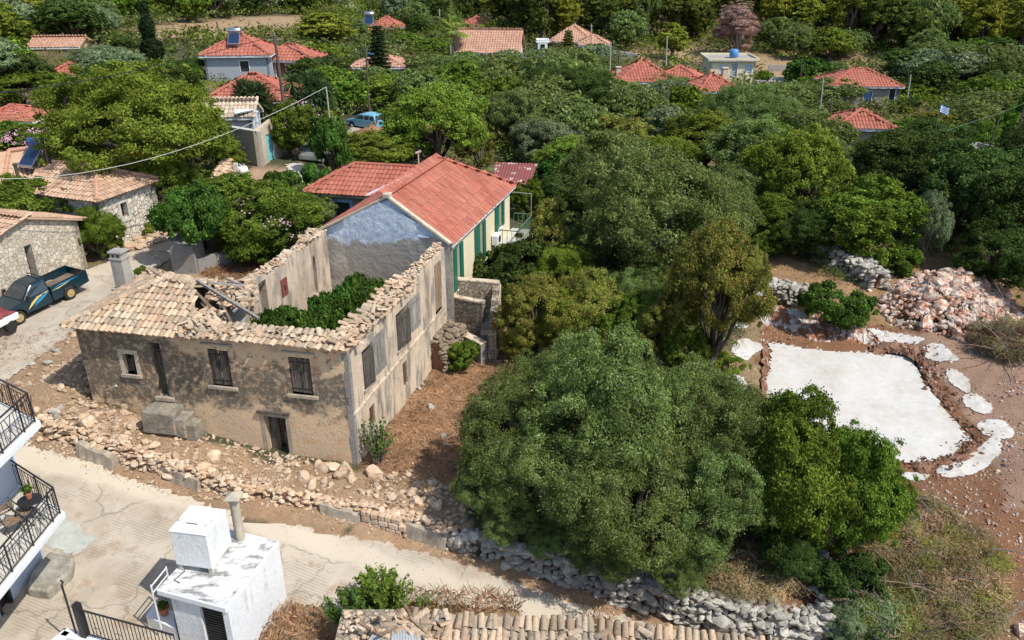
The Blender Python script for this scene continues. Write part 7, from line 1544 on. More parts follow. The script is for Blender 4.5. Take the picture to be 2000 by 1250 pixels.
# hands: palm and five separate fingers
for s, w_ in ((1,'wl'),(-1,'wr')):
    bx, by, bz = J[w_]; J[w_+'p'] = (bx+.07,by,bz-.04); RAD[w_+'p'] = .026; ED.append((w_, w_+'p'))
    for f_ in range(5):
        k1_ = f'{w_}f{f_}a'; k2_ = f'{w_}f{f_}b'
        if f_ < 4: J[k1_] = (bx+.115,by+(f_-1.5)*.022,bz-.065); J[k2_] = (bx+.135+(.008 if f_ in (1,2) else 0),by+(f_-1.5)*.024,bz-.105)
        else: J[k1_] = (bx+.075,by-s*.05,bz-.05); J[k2_] = (bx+.105,by-s*.055,bz-.075)
        RAD[k1_] = .0095; RAD[k2_] = .008; ED += [(w_+'p', k1_), (k1_, k2_)]
keys = list(J); me = bpy.data.meshes.new('body'); me.from_pydata([J[k] for k in keys], [(keys.index(a), keys.index(b)) for a, b in ED], []); bo = bpy.data.objects.new('body', me); COL.objects.link(bo); bo.parent = person
me.materials.append(SKIN); sk = bo.modifiers.new('skin', 'SKIN'); 
if not me.skin_vertices: bpy.context.view_layer.update()
for i, k in enumerate(keys): me.skin_vertices[0].data[i].radius = (RAD[k], RAD[k]); me.skin_vertices[0].data[i].use_root = (k == 'pel')
bo.modifiers.new('subdivision', 'SUBSURF').levels = 1; bo.modifiers['subdivision'].render_levels = 1
def cloth(nm, ks, eds, mat, grow):
    me = bpy.data.meshes.new(nm); me.from_pydata([J[k] if isinstance(k, str) else k for k in ks], eds, []); o = bpy.data.objects.new(nm, me); COL.objects.link(o); o.parent = person; me.materials.append(mat); o.modifiers.new('skin','SKIN')
    for i, k in enumerate(ks): me.skin_vertices[0].data[i].radius = (RAD[k]+grow,)*2; me.skin_vertices[0].data[i].use_root = (i == 0)
    s_ = o.modifiers.new('subdivision','SUBSURF'); s_.levels = 1; s_.render_levels = 1
try:
    cloth('shirt', ['pel','ch','nk','sl','el','sr','er'], [(0,1),(1,2),(1,3),(3,4),(1,5),(5,6)], SHIRT, .022)
    cloth('trousers', ['pel','hl','kl','al','hr','kr','ar'], [(0,1),(1,2),(2,3),(0,4),(4,5),(5,6)], TROUS, .016)
except Exception as ex: print('cloth', ex)
m = MB(); m.lathe([(.115,.0),(.118,.05),(.09,.11),(.03,.14)], (.325,0,1.68), 14); m.box(.40,.53,-.07,.07,1.685,1.70); o = m.build('cap', WHITE); o.parent = person
m = MB(); m.box(.385,.43,-.015,.015,1.61,1.65); 
for s in (-1,1): m.tube([(.385,s*.035,1.655),(.40,s*.035,1.655)], .01, 6)
o = m.build('face', SKIN); o.parent = person

# ---------------------------------------------------------------- trees and plants
SPEC['fig'] = (L_FIG, BARK_G, 2.4, 2.6, 1.35, .21,.15, 10, 30, .05, .1, 'fig_bush')
SPEC['shrub'] = (L_GREEN, BARK, 1.5, 2.2, 1.15, .12,.07, 8, 26, .08, 0, 'shrub')
SPEC['dshrub'] = (L_DARK, BARK, 1.6, 2.4, 1.25, .13,.075, 8, 26, .06, 0, 'shrub')
SPEC['oleander'] = (L_GREEN, BARK_G, 2.0, 3.2, 1.55, .17,.05, 9, 30, .08, .1, 'oleander_bush')
SPEC['citrus'] = (L_FIG, BARK, 1.8, 2.8, 1.3, .12,.075, 8, 28, .08, 0, 'citrus_tree')
SPEC['ybush'] = (L_YEL, BARK, 1.8, 2.6, 1.3, .12,.07, 8, 26, .12, 0, 'shrub')
def cat_of(nm): return 'bush' if 'bush' in nm or 'shrub' in nm else 'tree'
def T(kind, cx, by, w, top, label, level=None, var=None, group=None, flowers=None, name=None, cx_top=None, rz=None):
    pos = PT(cx, by); d = proj(*pos)[2]; rad = w/2*d/F_PX; zt = PY(cx, top, pos.y+rad*.25).z; h = max(.6, zt-pos.z)
    lv = level if level is not None and not (level == 1 and rad > 4.2) else 0 if level == 1 else (0 if d < 37 else 1 if d < 78 else 2)
    nm = SPEC[kind][11]; t = plant_tree(kind, tuple(pos), rad, h, label, group, lv, var, cat_of(name or nm), rz, name)
    if flowers:
        mat, n, sz = flowers; g = np.random.default_rng(int(cx)); dd = sph(n, g); dd[:,2] = np.abs(dd[:,2])*.9; kc = max(12, n//8); cc = sph(kc, g); cc[:,2] = np.abs(cc[:,2])
        dd = cc[g.integers(0, kc, n)] + g.normal(size=(n,3))*.09; dd /= np.linalg.norm(dd,axis=1)[:,None]; hz = SPEC[kind][4]/SPEC[kind][3]*h
        P = dd*np.array([rad,rad,hz])*g.uniform(.82,1.0,(n,1)); P[:,2] += h-hz; V, F_, rn = leaf_cards(P, dd, sz, sz, g, .5); np_mesh('flowers', V, F_, mat, t, rn)['kind'] = 'stuff'
    return t
# --- near and middle trees, each with its own label
T('olive',1185,985,330,668,'tallest crown of the dark olive clump in the centre', 0, 0)
T('olive',1015,965,230,735,'left shoulder crown of the dark olive clump beside the yard', 0, 1)
T('olive',1300,930,260,690,'upper right crown of the dark olive clump, below the bare dark trunk', 0, 1)
T('olive',1395,1000,260,740,'right crown of the dark olive clump touching the bright green tree', 0, 2)
T('olive',1085,1050,270,830,'lower left crown of the dark olive clump above the roadside wall', 0, 2)
T('olive',1235,1085,290,850,'lowest middle crown of the dark olive clump hanging over the dry stone wall', 0, 1)
T('olive',1375,1095,230,880,'lower right crown of the dark olive clump by the brown scrub', 0, 0)
T('olive',968,1020,150,870,'small leftmost crown of the dark olive clump over the loose stones', 0, 2)
T('olive',1085,860,200,670,'upper left crown of the dark olive clump below the yellow brown trees', 0, 2)
T('green',1560,1075,250,768,'bright green leafy tree in front of the white pad', 0, 0)
T('green',1705,1045,110,905,'small bright green tree at the edge of the brown earth', 0, 2)
T('green',1640,1090,210,832,'bright green leafy tree at the lower left of the brown earth, right of its twin', 0, 1)
T('dshrub',1660,1175,130,1085,'dark green shrub below the bright green tree at the stone heap', 0, 0)
T('silver',1672,1255,110,1185,'pale green bush at the bottom edge right of the dry stone wall', 0, 0)
T('brown',1060,700,170,530,'yellowing thin crowned tree right of the stepped outbuilding', 0, 0)
T('brown',1150,690,170,525,'yellow brown tree above the biggest olive', 0, 1)
T('yellow',1110,600,130,480,'yellow green tree behind the yellow brown tree, right of the shrub by the cream house', 0, 2)
T('green',1225,690,120,570,'small mid green tree above the biggest olive, right of the yellow brown tree', 0, 2)
T('brown',1385,735,200,450,'tall yellow green tree with bare dark trunk left of the white pad', 0, 2)
T('dark',1570,505,150,392,'dark tree in shade behind the brown yard', 0, 1)
T('green',1500,490,130,385,'green tree at the upper left corner of the brown yard', 0, 2)
T('brown',1440,610,100,470,'thin yellow green tree on the slope left of the short grey wall', 0, 0)
T('brown',1320,640,130,470,'thin browning tree left of the tall tree with the bare trunk', 0, 1)
T('olive',1270,585,330,300,'big rounded olive tree in the middle of the grove right of the red roof', 1, 0)
T('olive',1170,560,170,400,'olive tree at the left foot of the big rounded olive', 1, 1)
T('olive',1370,520,170,340,'olive tree at the right shoulder of the big rounded olive', 1, 2)
T('brown',1065,560,110,395,'yellowing tree right of the green balcony', 1, 2)
T('yellow',1050,640,60,560,'small yellow bush by the outbuilding wall', 1, 1)
for i_, (k_, x_, y_, w_, t_, lb_) in enumerate([('brown',1010,695,115,588,'yellowing bush tree between the outbuilding and the olive clump'),('yellow',1105,690,150,555,'yellow green bush tree above the left shoulder of the olive clump'),('olive',1245,650,150,515,'olive tree below the big rounded olive'),('brown',1295,700,130,560,'browning bush tree above the right of the olive clump'),('green',1335,735,90,640,'small green tree at the foot of the tall bare trunked one'),('ybush',1420,740,80,690,'low yellow bush on the slope beside the lime patches')]): T(k_, x_, y_, w_, t_, lb_, 0, i_%3)
T('dshrub',985,590,185,455,'broad dark green shrub in front of the cream house wall', 0, 1)
T('shrub',925,560,70,505,'small leafy shrub at the corner of the cream house by the terrace walls', 0, 1)
T('shrub',910,720,72,668,'small round green shrub in the yard beside the ruin', 0, 0)
T('citrus',1110,395,130,285,'bright green rounded tree right of the rusty red shed', 1, 0)
T('green',1035,430,70,350,'green shrub tree below the rusty red shed', 1, 1)
T('silver',1070,330,140,225,'grey green olive behind the rusty red shed', 1, 0)
T('yellow',1375,340,170,215,'brightest yellow green tree in the middle of the grove', 1, 0)
T('yellow',1300,365,130,265,'yellow green tree left of the brightest one', 1, 1)
T('brown',1215,330,130,215,'sparse brownish tree in the middle of the grove', 1, 0)
T('dark',1120,260,170,125,'dark dense tree in the middle of the olive grove', 1, 0)
T('olive',1450,300,180,160,'tall dull green olive with visible dark limbs right of the brightest yellow tree', 1, 2)
T('olive',1290,240,180,145,'olive in front of the red roof with small chimney', 1, 1)
T('yellow',855,345,210,170,'big yellow green tree with leafless twigs behind the red roofed house', 1, 2)
T('brown',935,345,90,225,'nearly bare grey twigged tree behind the red roof ridge', 1, 1)
T('yellow',735,330,160,255,'low yellow green tree behind the wing of the red roofed house', 1, 0)
T('citrus',652,350,85,225,'tall dark green tree at the slender concrete pole', 1, 1)
T('citrus',625,385,60,300,'small dark tree left of the red hipped wing', 1, 2)
T('olive',1000,300,130,180,'olive with thick dark trunk standing in shade right of the big yellow green tree', 1, 0)
T('oleander',590,308,110,190,'tall oleander with pink flowers right of the turquoise door wall', 1, 0, flowers=(L_PINK, 520, .11))
T('ybush',545,300,50,250,'yellow green creeper bush on top of the courtyard wall', 1, 1)
T('yellow',285,400,330,118,'huge yellow green tree filling the left middle of the picture', 1, 0)
T('yellow',215,315,130,160,'yellow green tree at the left side of the huge one', 1, 1)
T('yellow',380,365,150,190,'yellow green tree at the right side of the huge one', 1, 2)
T('yellow',430,335,90,262,'round yellow green tree before the courtyard wall', 1, 1)
T('yellow',330,420,120,300,'lower skirt of yellow green foliage beside the stone clad cottage', 1, 2)
T('citrus',405,508,160,332,'dark glossy citrus tree behind the plastered wall end', 0, 0)
T('oleander',535,505,190,368,'dark green oleander with scattered pink flowers behind the ruin', 0, 1, flowers=(L_PINK, 260, .11))
T('oleander',470,480,110,380,'smaller oleander with pale flowers between the citrus and its bigger neighbour', 0, 2, flowers=(L_PINK, 130, .1))
T('citrus',555,395,85,312,'small citrus tree in front of the driveway', 1, 2)
T('shrub',535,520,70,485,'fresh green shrub on the inner wall top of the ruin', 0, 2)
T('green',60,205,150,140,'round bright green tree at the left above the pink oleanders', 1, 0)
T('green',20,290,90,235,'green bush at the left edge beside the pink oleander', 1, 1)
T('oleander',62,295,100,245,'pink flowering oleander at the left edge, bigger of the two', 1, 1, flowers=(L_PINK, 900, .12))
T('oleander',128,295,60,258,'smaller bright pink oleander above the salmon roof', 1, 2, flowers=(L_PINK, 520, .12))
T('silver',215,160,150,90,'pale silvery olive tree behind the huge yellow green tree', 1, 1)
T('green',55,480,180,342,'broad green creeper mound between the salmon roof and the mauve door building', 1, 2)
T('green',140,472,140,352,'right half of the green creeper mound by the stone clad cottage', 1, 0)
T('green',200,508,90,402,'green bush between the two stone buildings', 0, 1)
T('ybush',290,462,34,436,'small pale round bush under the cottage window', 0, 1)
T('shrub',280,545,26,520,'tiny green plant behind the ruin chimney', 0, 0)
T('citrus',1627,635,140,530,'round green bush on the edge of the dig between two dry stone walls', 0, 2)
T('green',1680,508,200,345,'green tree with forked dark trunks behind the long dry stone wall', 1, 1)
T('yellow',1550,455,190,245,'yellow green tree at the upper left of the brown yard', 1, 1)
T('yellow',1490,420,120,285,'smaller yellow green tree left of the brown yard', 1, 2)
T('silver',1800,520,75,375,'upright dark silvery shrub right of the forked tree', 1, 2)
T('silver',1650,385,60,300,'small silvery olive left of the dark oaks', 1, 0)
T('shrub',1760,535,70,478,'weedy green bush at the right end of the long dry stone wall', 1, 2)
for i, (cx, by, w, top) in enumerate([(1745,420,200,255),(1860,480,230,270),(1960,530,200,320),(1990,430,150,250),(1820,340,150,225),(1700,350,120,270),(1920,400,170,290),(1930,560,160,430),(2010,610,130,480)]):
    T('dark', cx, by, w, top, ['dark oak below the lowest red pyramid roof','biggest dark oak at the right behind the brown field','dark oak at the right edge above the rubble pile','dark oak at the right edge under the low concrete building','dark oak between the flag and the lowest red roof','dark oak left of the lowest dark oak group','dark oak between the flag and the biggest dark oak','low dark oak in deep shade above the rubble pile','lowest dark oak cut by the right edge'][i], 1, i%3, group='dark oaks at the right')
T('green',1915,320,60,240,'bright green shrub left of the low concrete roof', 1, 2)
T('brown',1800,290,130,215,'reddish brown tree top among the dark oaks by the flag', 1, 2)
for i_, (x_, y_, w_, t_, lb_) in enumerate([(560,770,140,606,'fig bush in the near left corner inside the roofless ruin'),(640,772,125,612,'fig bush along the front wall inside the roofless ruin'),(610,742,145,586,'fig bush in the middle of the roofless ruin, left one'),(685,738,130,580,'fig bush in the middle of the roofless ruin, right one'),(660,702,130,562,'fig bush in the back half of the roofless ruin, left one'),(712,700,135,540,'fig bush before the grey gable inside the roofless ruin')]): T('fig', x_, y_, w_, t_, lb_, 0, i_%3, group='fig bushes inside the ruin')


T('silver',1880,1135,30,1115,'small grey tuft in the brown brushwood', 0, 0)

# --- special plants
def stem_bush(name, label, cx, by, w, top, ns, leaf, mat, cat='bush', per=46, bare=.3, seed=1, spread=1.0):
    pos = PT(cx, by); d = proj(*pos)[2]; h = PY(cx, top, pos.y).z-pos.z; rad = w/2*d/F_PX; g = np.random.default_rng(seed); t = thing(name, label, cat, tuple(pos)); m = MB(); C = []; D = []
    for i in range(ns):
        a = g.uniform(0,6.28); q = g.uniform(.15,1)**.7; e = np.array([math.cos(a)*rad*q, math.sin(a)*rad*q, h*g.uniform(.72,1.0)*(1-.35*q*q)]); b = np.array([math.cos(a)*.12, math.sin(a)*.12, 0]); mid = b*.5+e*.5; mid[2] *= 1.15; pts3 = [(1-u)**2*b+2*u*(1-u)*mid+u*u*e for u in np.linspace(0,1,6)]
        m.tube([tuple(p) for p in pts3], [.022,.018,.014,.011,.008,.004], 4)
        for u in g.uniform(bare,1.05,per): p = (1-u)**2*b+2*u*(1-u)*mid+u*u*e; dd = g.normal(size=3); dd[2] = abs(dd[2])+.3; dd /= np.linalg.norm(dd); C.append(p+dd*leaf[0]*.55*g.uniform(.3,1.6)); D.append(dd)
    o = m.build('stems', BARK_G); o.parent = t; C = np.array(C); D = np.array(D); V, F_, rn = leaf_cards(C, D*.4+np.array([0,0,.6]), leaf[0], leaf[1], g, .55); np_mesh('foliage', V, F_, mat, t, rn); return t
stem_bush('sapling', 'weedy green sapling with many stems at the front corner of the ruin', 738, 905, 75, 812, 26, (.13,.07), L_FIG, 'sapling', 26, .25, 3)
EL = leafmat('elder_leaves', (.075,.15,.022), (.16,.27,.045), (.22,.31,.07), .9)
stem_bush('elder_bush', 'bright green elder bush above the broken end of the tiled shed', 752, 1205, 125, 1118, 60, (.17,.055), EL, 'bush', 60, .25, 4)
stem_bush('elder_bush', 'darker green lower elder bush beside the metal sheets', 690, 1235, 110, 1150, 50, (.16,.055), L_FIG, 'bush', 60, .15, 5)
stem_bush('elder_bush', 'tiny elder sprout right of the bright elder bush', 828, 1188, 30, 1160, 5, (.13,.05), EL, 'bush', 16, .2, 6)
def cypress(label, cx, by, w, top):
    pos = PT(cx, by); d = proj(*pos)[2]; h = PY(cx, top, pos.y).z-pos.z; rad = w/2*d/F_PX; t = thing('cypress_tree', label, 'tree', tuple(pos)); m = MB(); m.tube([(0,0,-.3),(0,0,h*.9)], [.22,.04], 6); o = m.build('trunk', BARK); o.parent = t
    g = np.random.default_rng(int(cx)); n = 230; z = g.uniform(.06, 1, n)**.9; rr = rad*(1-z)**.55*(.75+.4*np.sin(z*17+g.random()*6)*.5); a = g.uniform(0,6.28,n); C = np.stack([np.cos(a)*rr*.7, np.sin(a)*rr*.7, z*h],1); D = np.stack([np.cos(a),np.sin(a),np.full(n,.6)],1); D /= np.linalg.norm(D,axis=1)[:,None]
    V, F_, rn = crown_leaves(C, np.maximum(.25, rr*.45), D, 9000, .5, .16, g, squash=1.2); np_mesh('crown', V, F_, L_CYP, t, rn); return t
cypress('tall narrow dark cypress rising above the huge yellow green tree', 301, 128, 46, 5)
cypress('small dark cypress by the peach coloured house on the far road', 808, 70, 12, 44)
def conifer_tiers(label, cx, by, w, top, mat, name='norfolk_pine', tiers=15):
    pos = PT(cx, by); d = proj(*pos)[2]; h = PY(cx, top, pos.y).z-pos.z; rad = w/2*d/F_PX; t = thing(name, label, 'tree', tuple(pos)); m = MB(); m.tube([(0,0,-.3),(0,0,h)], [.25,.03], 6); g = np.random.default_rng(3); Cs = []; Rs = []; Ds = []
    for k in range(tiers):
        z = h*(.1+.88*k/tiers); rr = rad*(1-(k/tiers))**.85+.12; nb_ = 8
        for b in range(nb_):
            a = b*6.283/nb_+k*.4; e = np.array([math.cos(a)*rr, math.sin(a)*rr, z+rr*.10]); m.tube([(0,0,z),tuple(e)], [.05,.015], 4)
            for q in np.linspace(.25,1,5): Cs.append([e[0]*q,e[1]*q,z+rr*.1*q]); Rs.append(.1+.16*(1-q)+.07); Ds.append([math.cos(a)*.2,math.sin(a)*.2,1])
    o = m.build('trunk', BARK); o.parent = t; D = np.array(Ds); D /= np.linalg.norm(D,axis=1)[:,None]; V, F_, rn = crown_leaves(np.array(Cs), np.array(Rs)*1.5, D, 14000, .36, .11, g, squash=.45, spread=.5); np_mesh('crown', V, F_, mat, t, rn); return t
conifer_tiers('dark pyramidal norfolk pine with tiered branches in front of the blue walled house', 744, 178, 54, 44, L_CYP)
conifer_tiers('small tiered araucaria in front of the far orange roofs', 1109, 112, 30, 56, L_PINED, tiers=9)
def sword_heads(g, heads, n, l, w, mat, parent, name='leaves', droop=.4):
    Vs = []; 
    for (c, r_) in heads:
        d = sph(n, g); d[:,2] = d[:,2]*.8+.15; d /= np.linalg.norm(d,axis=1)[:,None]; a = np.cross(d, np.array([0,0,1.])); a /= np.maximum(np.linalg.norm(a,axis=1),.1)[:,None]; L_ = (l*r_*g.uniform(.8,1.1,n))[:,None]; c = np.array(c); mid = c+d*L_*.55; tip = c+d*L_ - np.array([0,0,1.])*L_*droop*.35
        b0 = c+d*.03; Vs.append(np.stack([b0-a*w*.3, mid-a*w*.5, tip, mid+a*w*.5],1).reshape(-1,3))
    V = np.concatenate(Vs); return np_mesh(name, V, np.arange(len(V)).reshape(-1,4), mat, parent, np.repeat(g.random(len(V)//4),4))
def yucca(label, cx, by, w, top, n):
    pos = PT(cx, by); d = proj(*pos)[2]; h = PY(cx, top, pos.y).z-pos.z; rad = w/2*d/F_PX; t = thing('yucca_tree', label, 'tree', tuple(pos)); g = np.random.default_rng(int(cx)); m = MB(); heads = []
    for i in range(n):
        a = g.uniform(0,6.28); rr = rad*g.uniform(.15,.78); z = h*g.uniform(.42,.9); p = (math.cos(a)*rr, math.sin(a)*rr, z); heads.append((p, g.uniform(.8,1.1))); m.tube([(math.cos(a)*.2,math.sin(a)*.2,-.2),(p[0]*.5,p[1]*.5,z*.5),p], [.16,.12,.1], 6)
    o = m.build('trunk', BARK_G); o.parent = t; sword_heads(g, heads, 130, 1.3, .15, L_YUC, t); return t
yucca('clump of dark spiky yucca trees in front of the red pyramid roof', 505, 250, 100, 160, 15)
yucca('clump of spiky yucca trees between the two utility poles', 612, 258, 110, 145, 17)
yucca('spiky yucca shrubs below the wide red roof at the right', 1535, 195, 60, 165, 7)
def palm(label, cx, by, w, top):
    pos = PT(cx, by); d = proj(*pos)[2]; h = PY(cx, top, pos.y).z-pos.z; t = thing('palm_tree', label, 'tree', tuple(pos)); m = MB(); hc = h*.78; m.tube([(0,0,-.3),(.1,0,hc*.5),(0,0,hc)], [.42,.32,.3], 8); o = m.build('trunk', BARK_G); o.parent = t
    g = np.random.default_rng(8); Vs = []; rad = w/2*d/F_PX; PALM = leafmat('palm_fronds', (.10,.16,.03), (.24,.30,.06), (.34,.30,.10), .85)
    for i in range(38):
        a = g.uniform(0,6.28); el = g.uniform(-.7,1.35); L_ = rad*g.uniform(.85,1.05); c = np.array([0,0,hc]); dd = np.array([math.cos(a)*math.cos(el), math.sin(a)*math.cos(el), math.sin(el)]); hub = c+dd*L_*.55; sd = np.array([-math.sin(a),math.cos(a),0]); Vs.append(np.array([c-sd*.04,hub-sd*.05,hub+sd*.05,c+sd*.04]))
        up_ = np.cross(sd, dd)
        for k in range(13): an = (k-6)*.24; q = dd*math.cos(an)+sd*math.sin(an); tip = hub+q*L_*.55-np.array([0,0,.18*L_]); pq = np.cross(q, up_)*.07; Vs.append(np.array([hub-pq*.4, hub+q*L_*.3-pq, tip, hub+q*L_*.3+pq]))
    V = np.concatenate(Vs); np_mesh('crown', V, np.arange(len(V)).reshape(-1,4), PALM, t, np.repeat(g.random(len(V)//4),4)); return t
palm('bright fan palm left of the pale pink gabled house', 890, 136, 64, 36)
T('dead',1437,112,100,2,'large dead reddish brown pine above the flat roofed house', 1, 0)
T('pine',1312,115,62,42,'round topped dark yellow pine with bare trunk in the brown field', 2, 1)
T('shrub',820,118,30,101,'magenta bougainvillea beside the blue walled house', 2, 0, flowers=(L_MAG, 500, .35), name='bougainvillea_bush')
T('pine',50,75,110,-10,'bright yellow green pine at the upper left corner', 2, 0); T('pine',110,60,80,-25,'second pine at the upper left, just right of the corner one', 2, 2)
T('pine',640,95,120,22,'bright yellow green pine above the red roof wing by the far road', 2, 1)
T('olive',1560,115,64,55,'round dark blue green olive at the right end of the brown field', 2, 0); T('green',1490,160,40,137,'clipped round shrub in front of the flat roofed house', 2, 1)
T('citrus',1575,165,80,112,'low spreading dark tree below the brown field at the right', 2, 1); T('olive',1625,205,110,150,'dark olive before the left end of the wide red roof', 2, 2)
T('dark',1780,160,120,95,'big dark rounded tree right of the wide red roof', 2, 0); T('olive',700,80,42,40,'dark small tree between the far road and the peach annex', 2, 0)
T('dark',815,72,50,28,'dark rounded tree by the far road', 2, 1); T('green',960,128,70,72+0,'x', 2) if False else None
T('green',845,108,70,75,'bright green reed bed left of the palm', 2, 2)

# --- the rest of the olive groves and pine woods, planted over the open ground
KEEP = [(282,0,320,118), # photo rectangles that must stay visible: x0,y0,x1,y1
 (398,78,598,114),(402,150,570,192),(400,195,515,262),(435,250,556,330),(690,108,790,124),(895,70,1004,99),(1080,56,1180,82),(1216,126,1355,147),(1378,150,1450,167),(1386,95,1485,152),
 (1620,142,1760,188),(1652,228,1740,245),(705,38,778,78),(895,32,955,50),(60,80,146,95),(105,126,148,146),(0,218,40,240),(1918,290,2000,318),(1826,203,1842,232),(694,220,770,275),(0,285,145,345),
 (240,48,600,72),(1235,100,1390,110),(1480,124,1560,160),(1600,108,1740,120),(630,-10,715,30),(590,318,640,345),(870,45,915,100),(720,50,768,135),(1395,10,1480,90),(1283,45,1340,100),(1050,84,1068,98),(955,318,1050,340),(95,235,150,255)]
FREE = [poly_px(p) for p in ([(-300,400),(330,400),(330,470),(600,480),(640,350),(1010,345),(1060,470),(1060,650),(900,660),(1000,1000),(1500,1100),(1400,640),(1490,490),(1700,560),(1780,500),(2000,540),(2400,600),(2400,1500),(-300,1500)],
  [(240,74),(330,48),(480,36),(600,30),(600,62),(420,78)],[(1215,112),(1240,102),(1380,102),(1480,115),(1560,122),(1720,122),(1700,132),(1480,150),(1380,122)],[(1484,135),(1560,130),(1565,180),(1490,180)],[(425,345),(560,310),(640,330),(620,400),(480,410)],[(680,225),(790,225),(790,285),(690,285)])]
placed = [(o.location.x, o.location.y) for o in bpy.data.objects if o.parent is None and o.get('category') in ('tree','house','car','building','annex')]
for i_, (x_, y_, w_, t_) in enumerate([(1005,1050,140,965),(1105,1092,150,1005),(1185,1118,140,1035),(1325,1150,130,1062)]): T('olive', x_, y_, w_, t_, 'low olive bough of the dark clump over the dry stone wall, '+['leftmost','second from left','third from left','rightmost'][i_], 0, i_%3, group='low olive boughs over the wall')
T('green',1480,1060,130,880,'green tree squeezed between the olive clump and the bright green tree', 0, 2)
T('dark',1540,1130,130,1020,'shaded dark bush under the bright green tree', 0, 1)
LAND = [('the solar heater roof',497,100),('the red pyramid roof',485,180),('the blue walled house',737,122),('the pink gabled house',948,90),('the far orange roofs',1125,75),('the small chimney roof',1285,140),('the tall red chimney',1410,165),
 ('the flat roofed house',1436,128),('the wide red roof',1690,165),('the lowest red roof',1695,240),('the peach house',740,58),('the tiny far red roof',937,42),('the long salmon roof',102,88),('the small red roof corner',128,138),('the cypress',301,70),('the palm',893,80),
 ('the norfolk pine',744,95),('the dead brown pine',1437,55),('the blue car',720,240),('the flag',1836,215),('the big twiggy tree',855,240),('the left brown field',420,55),('the far road',670,8),('the round topped pine',1312,75),('the rusty red shed',1005,335),('the upper right corner',1985,10),('the upper left corner',10,10),
 ('the brightest yellow tree',1375,260),('the huge yellow tree',285,230),('the dark dense tree',1120,190),('the right brown field',1520,110),('the low concrete roof',1958,300),('the top edge middle',1000,0),('the reed bed',845,92),('the forked tree',1680,440)]
DIRS = ['right of','above and right of','above','above and left of','left of','below and left of','below','below and right of']
ORD = ['nearest','second nearest','third nearest','fourth nearest','fifth nearest','sixth nearest','seventh nearest','eighth nearest','ninth nearest','tenth nearest','eleventh nearest','twelfth nearest','thirteenth nearest','fourteenth nearest']+[f'{w_} nearest' for w_ in 'fifteenth sixteenth seventeenth eighteenth nineteenth twentieth'.split()]+['twenty-'+w_+' nearest' for w_ in 'first second third fourth fifth sixth seventh eighth ninth'.split()]+['farthest']
cand = []; gt = np.random.default_rng(77); fxs, fys = [], []
D = 39.0
while D < 262:
    sp_ = 4.9+D*.013; half = D*.66+9; xs_ = np.arange(-half, half, sp_)
    for x in xs_:
        X = x+gt.normal(0, sp_*.22); Y = D+gt.normal(0, sp_*.22); cand.append((X, Y, sp_))
    D += sp_*1.05
auto = []
for X, Y, sp_ in cand:
    if any(inpoly(np.array([X]), np.array([Y]), f)[0] for f in FREE): continue
    z = th(X, Y); px, py, d = proj(X, Y, z)
    if py < -75 or py > 600 or px < -60 or px > 2060: continue
    if min((X-a)**2+(Y-b)**2 for a, b in placed) < (2.7 if Y < 60 else 3.4)**2: continue
    n1 = float(fbm(X, Y, 22, 3, 51)); wood = (px > 960 and py < 85+max(0,(px-1500)*.12)) or py < 20 or (px < 200 and py < 60)
    u = gt.random()
    if wood: kind = 'pine' if u < .52 else 'pined' if u < .85 else 'olive'
    elif px < 620: kind = 'green' if u < .34 else 'yellow' if u < .52 else 'dark' if u < .68 else 'olive' if u < .88 else 'silver'
    elif px > 1480 and py > 180: kind = 'dark' if u < .45 else 'green' if u < .6 else 'olive'
    else: kind = 'olive' if u < .55 else 'silver' if u < .68 else 'green' if u < .82 else 'dark' if u < .93 else 'yellow'
    if wood: rad = gt.uniform(3.4,4.8); h = gt.uniform(9,13)
    else: rad = gt.uniform(2.7,3.9)*(1.2 if d > 90 else 1); h = rad*gt.uniform(1.2,1.6)+.3
    ok = False
    for tr_ in range(4):
        cpx, cpy, cd = proj(X, Y, z+h*.62); rp_ = rad*F_PX/cd; top = proj(X, Y-rad*.2, z+h)[1]
        clash = [k for k in KEEP if cpx+rp_*.85 > k[0] and cpx-rp_*.85 < k[2] and top < k[3] and cpy+rp_*.6 > k[1] and py > k[1]+4]
        # trees standing behind a house do not hide it
        if not clash: ok = True; break
        rad *= .8; h *= .74
        if rad < 1.3: break
    if ok: auto.append((kind, X, Y, z, rad, h, cpx, cpy, d))
KN = {'olive':'dull green olive','silver':'pale silvery olive','green':'mid green leafy tree','dark':'dark dense tree','yellow':'yellow green tree','pine':'yellow green pine','pined':'dark pine'}
bucket = {}
for a in auto:
    best = min(range(len(LAND)), key=lambda i: math.hypot(a[6]-LAND[i][1], (a[7]-LAND[i][2])*1.6)); l = LAND[best]; ang = math.atan2(-(a[7]-l[2]), a[6]-l[1]); di = int(round(ang/(math.pi/4))) % 8
    bucket.setdefault((a[0], best, di), []).append((math.hypot(a[6]-l[1], a[7]-l[2]), a))
nt = 0
GRP = {'olive':'olive trees of the groves','silver':'silvery olive trees of the groves','green':'leafy trees of the groves','dark':'dark trees of the groves','yellow':'yellow green trees of the groves','pine':'pines of the far wood','pined':'dark pines of the far wood'}
for (kd, bi, di), lst in bucket.items():
    lst.sort(key=lambda q: q[0])
    for r_, (_, a) in enumerate(lst):
        lb = f"{KN[kd]} {DIRS[di]} {LAND[bi][0]}" + (f", {ORD[min(r_,29)]}" if len(lst) > 1 else "")
        plant_tree(kd, (a[1],a[2],a[3]), a[4], a[5], lb, GRP[kd], 1 if a[8] < 72 else 2, None, 'tree'); nt += 1
print('auto trees', nt)

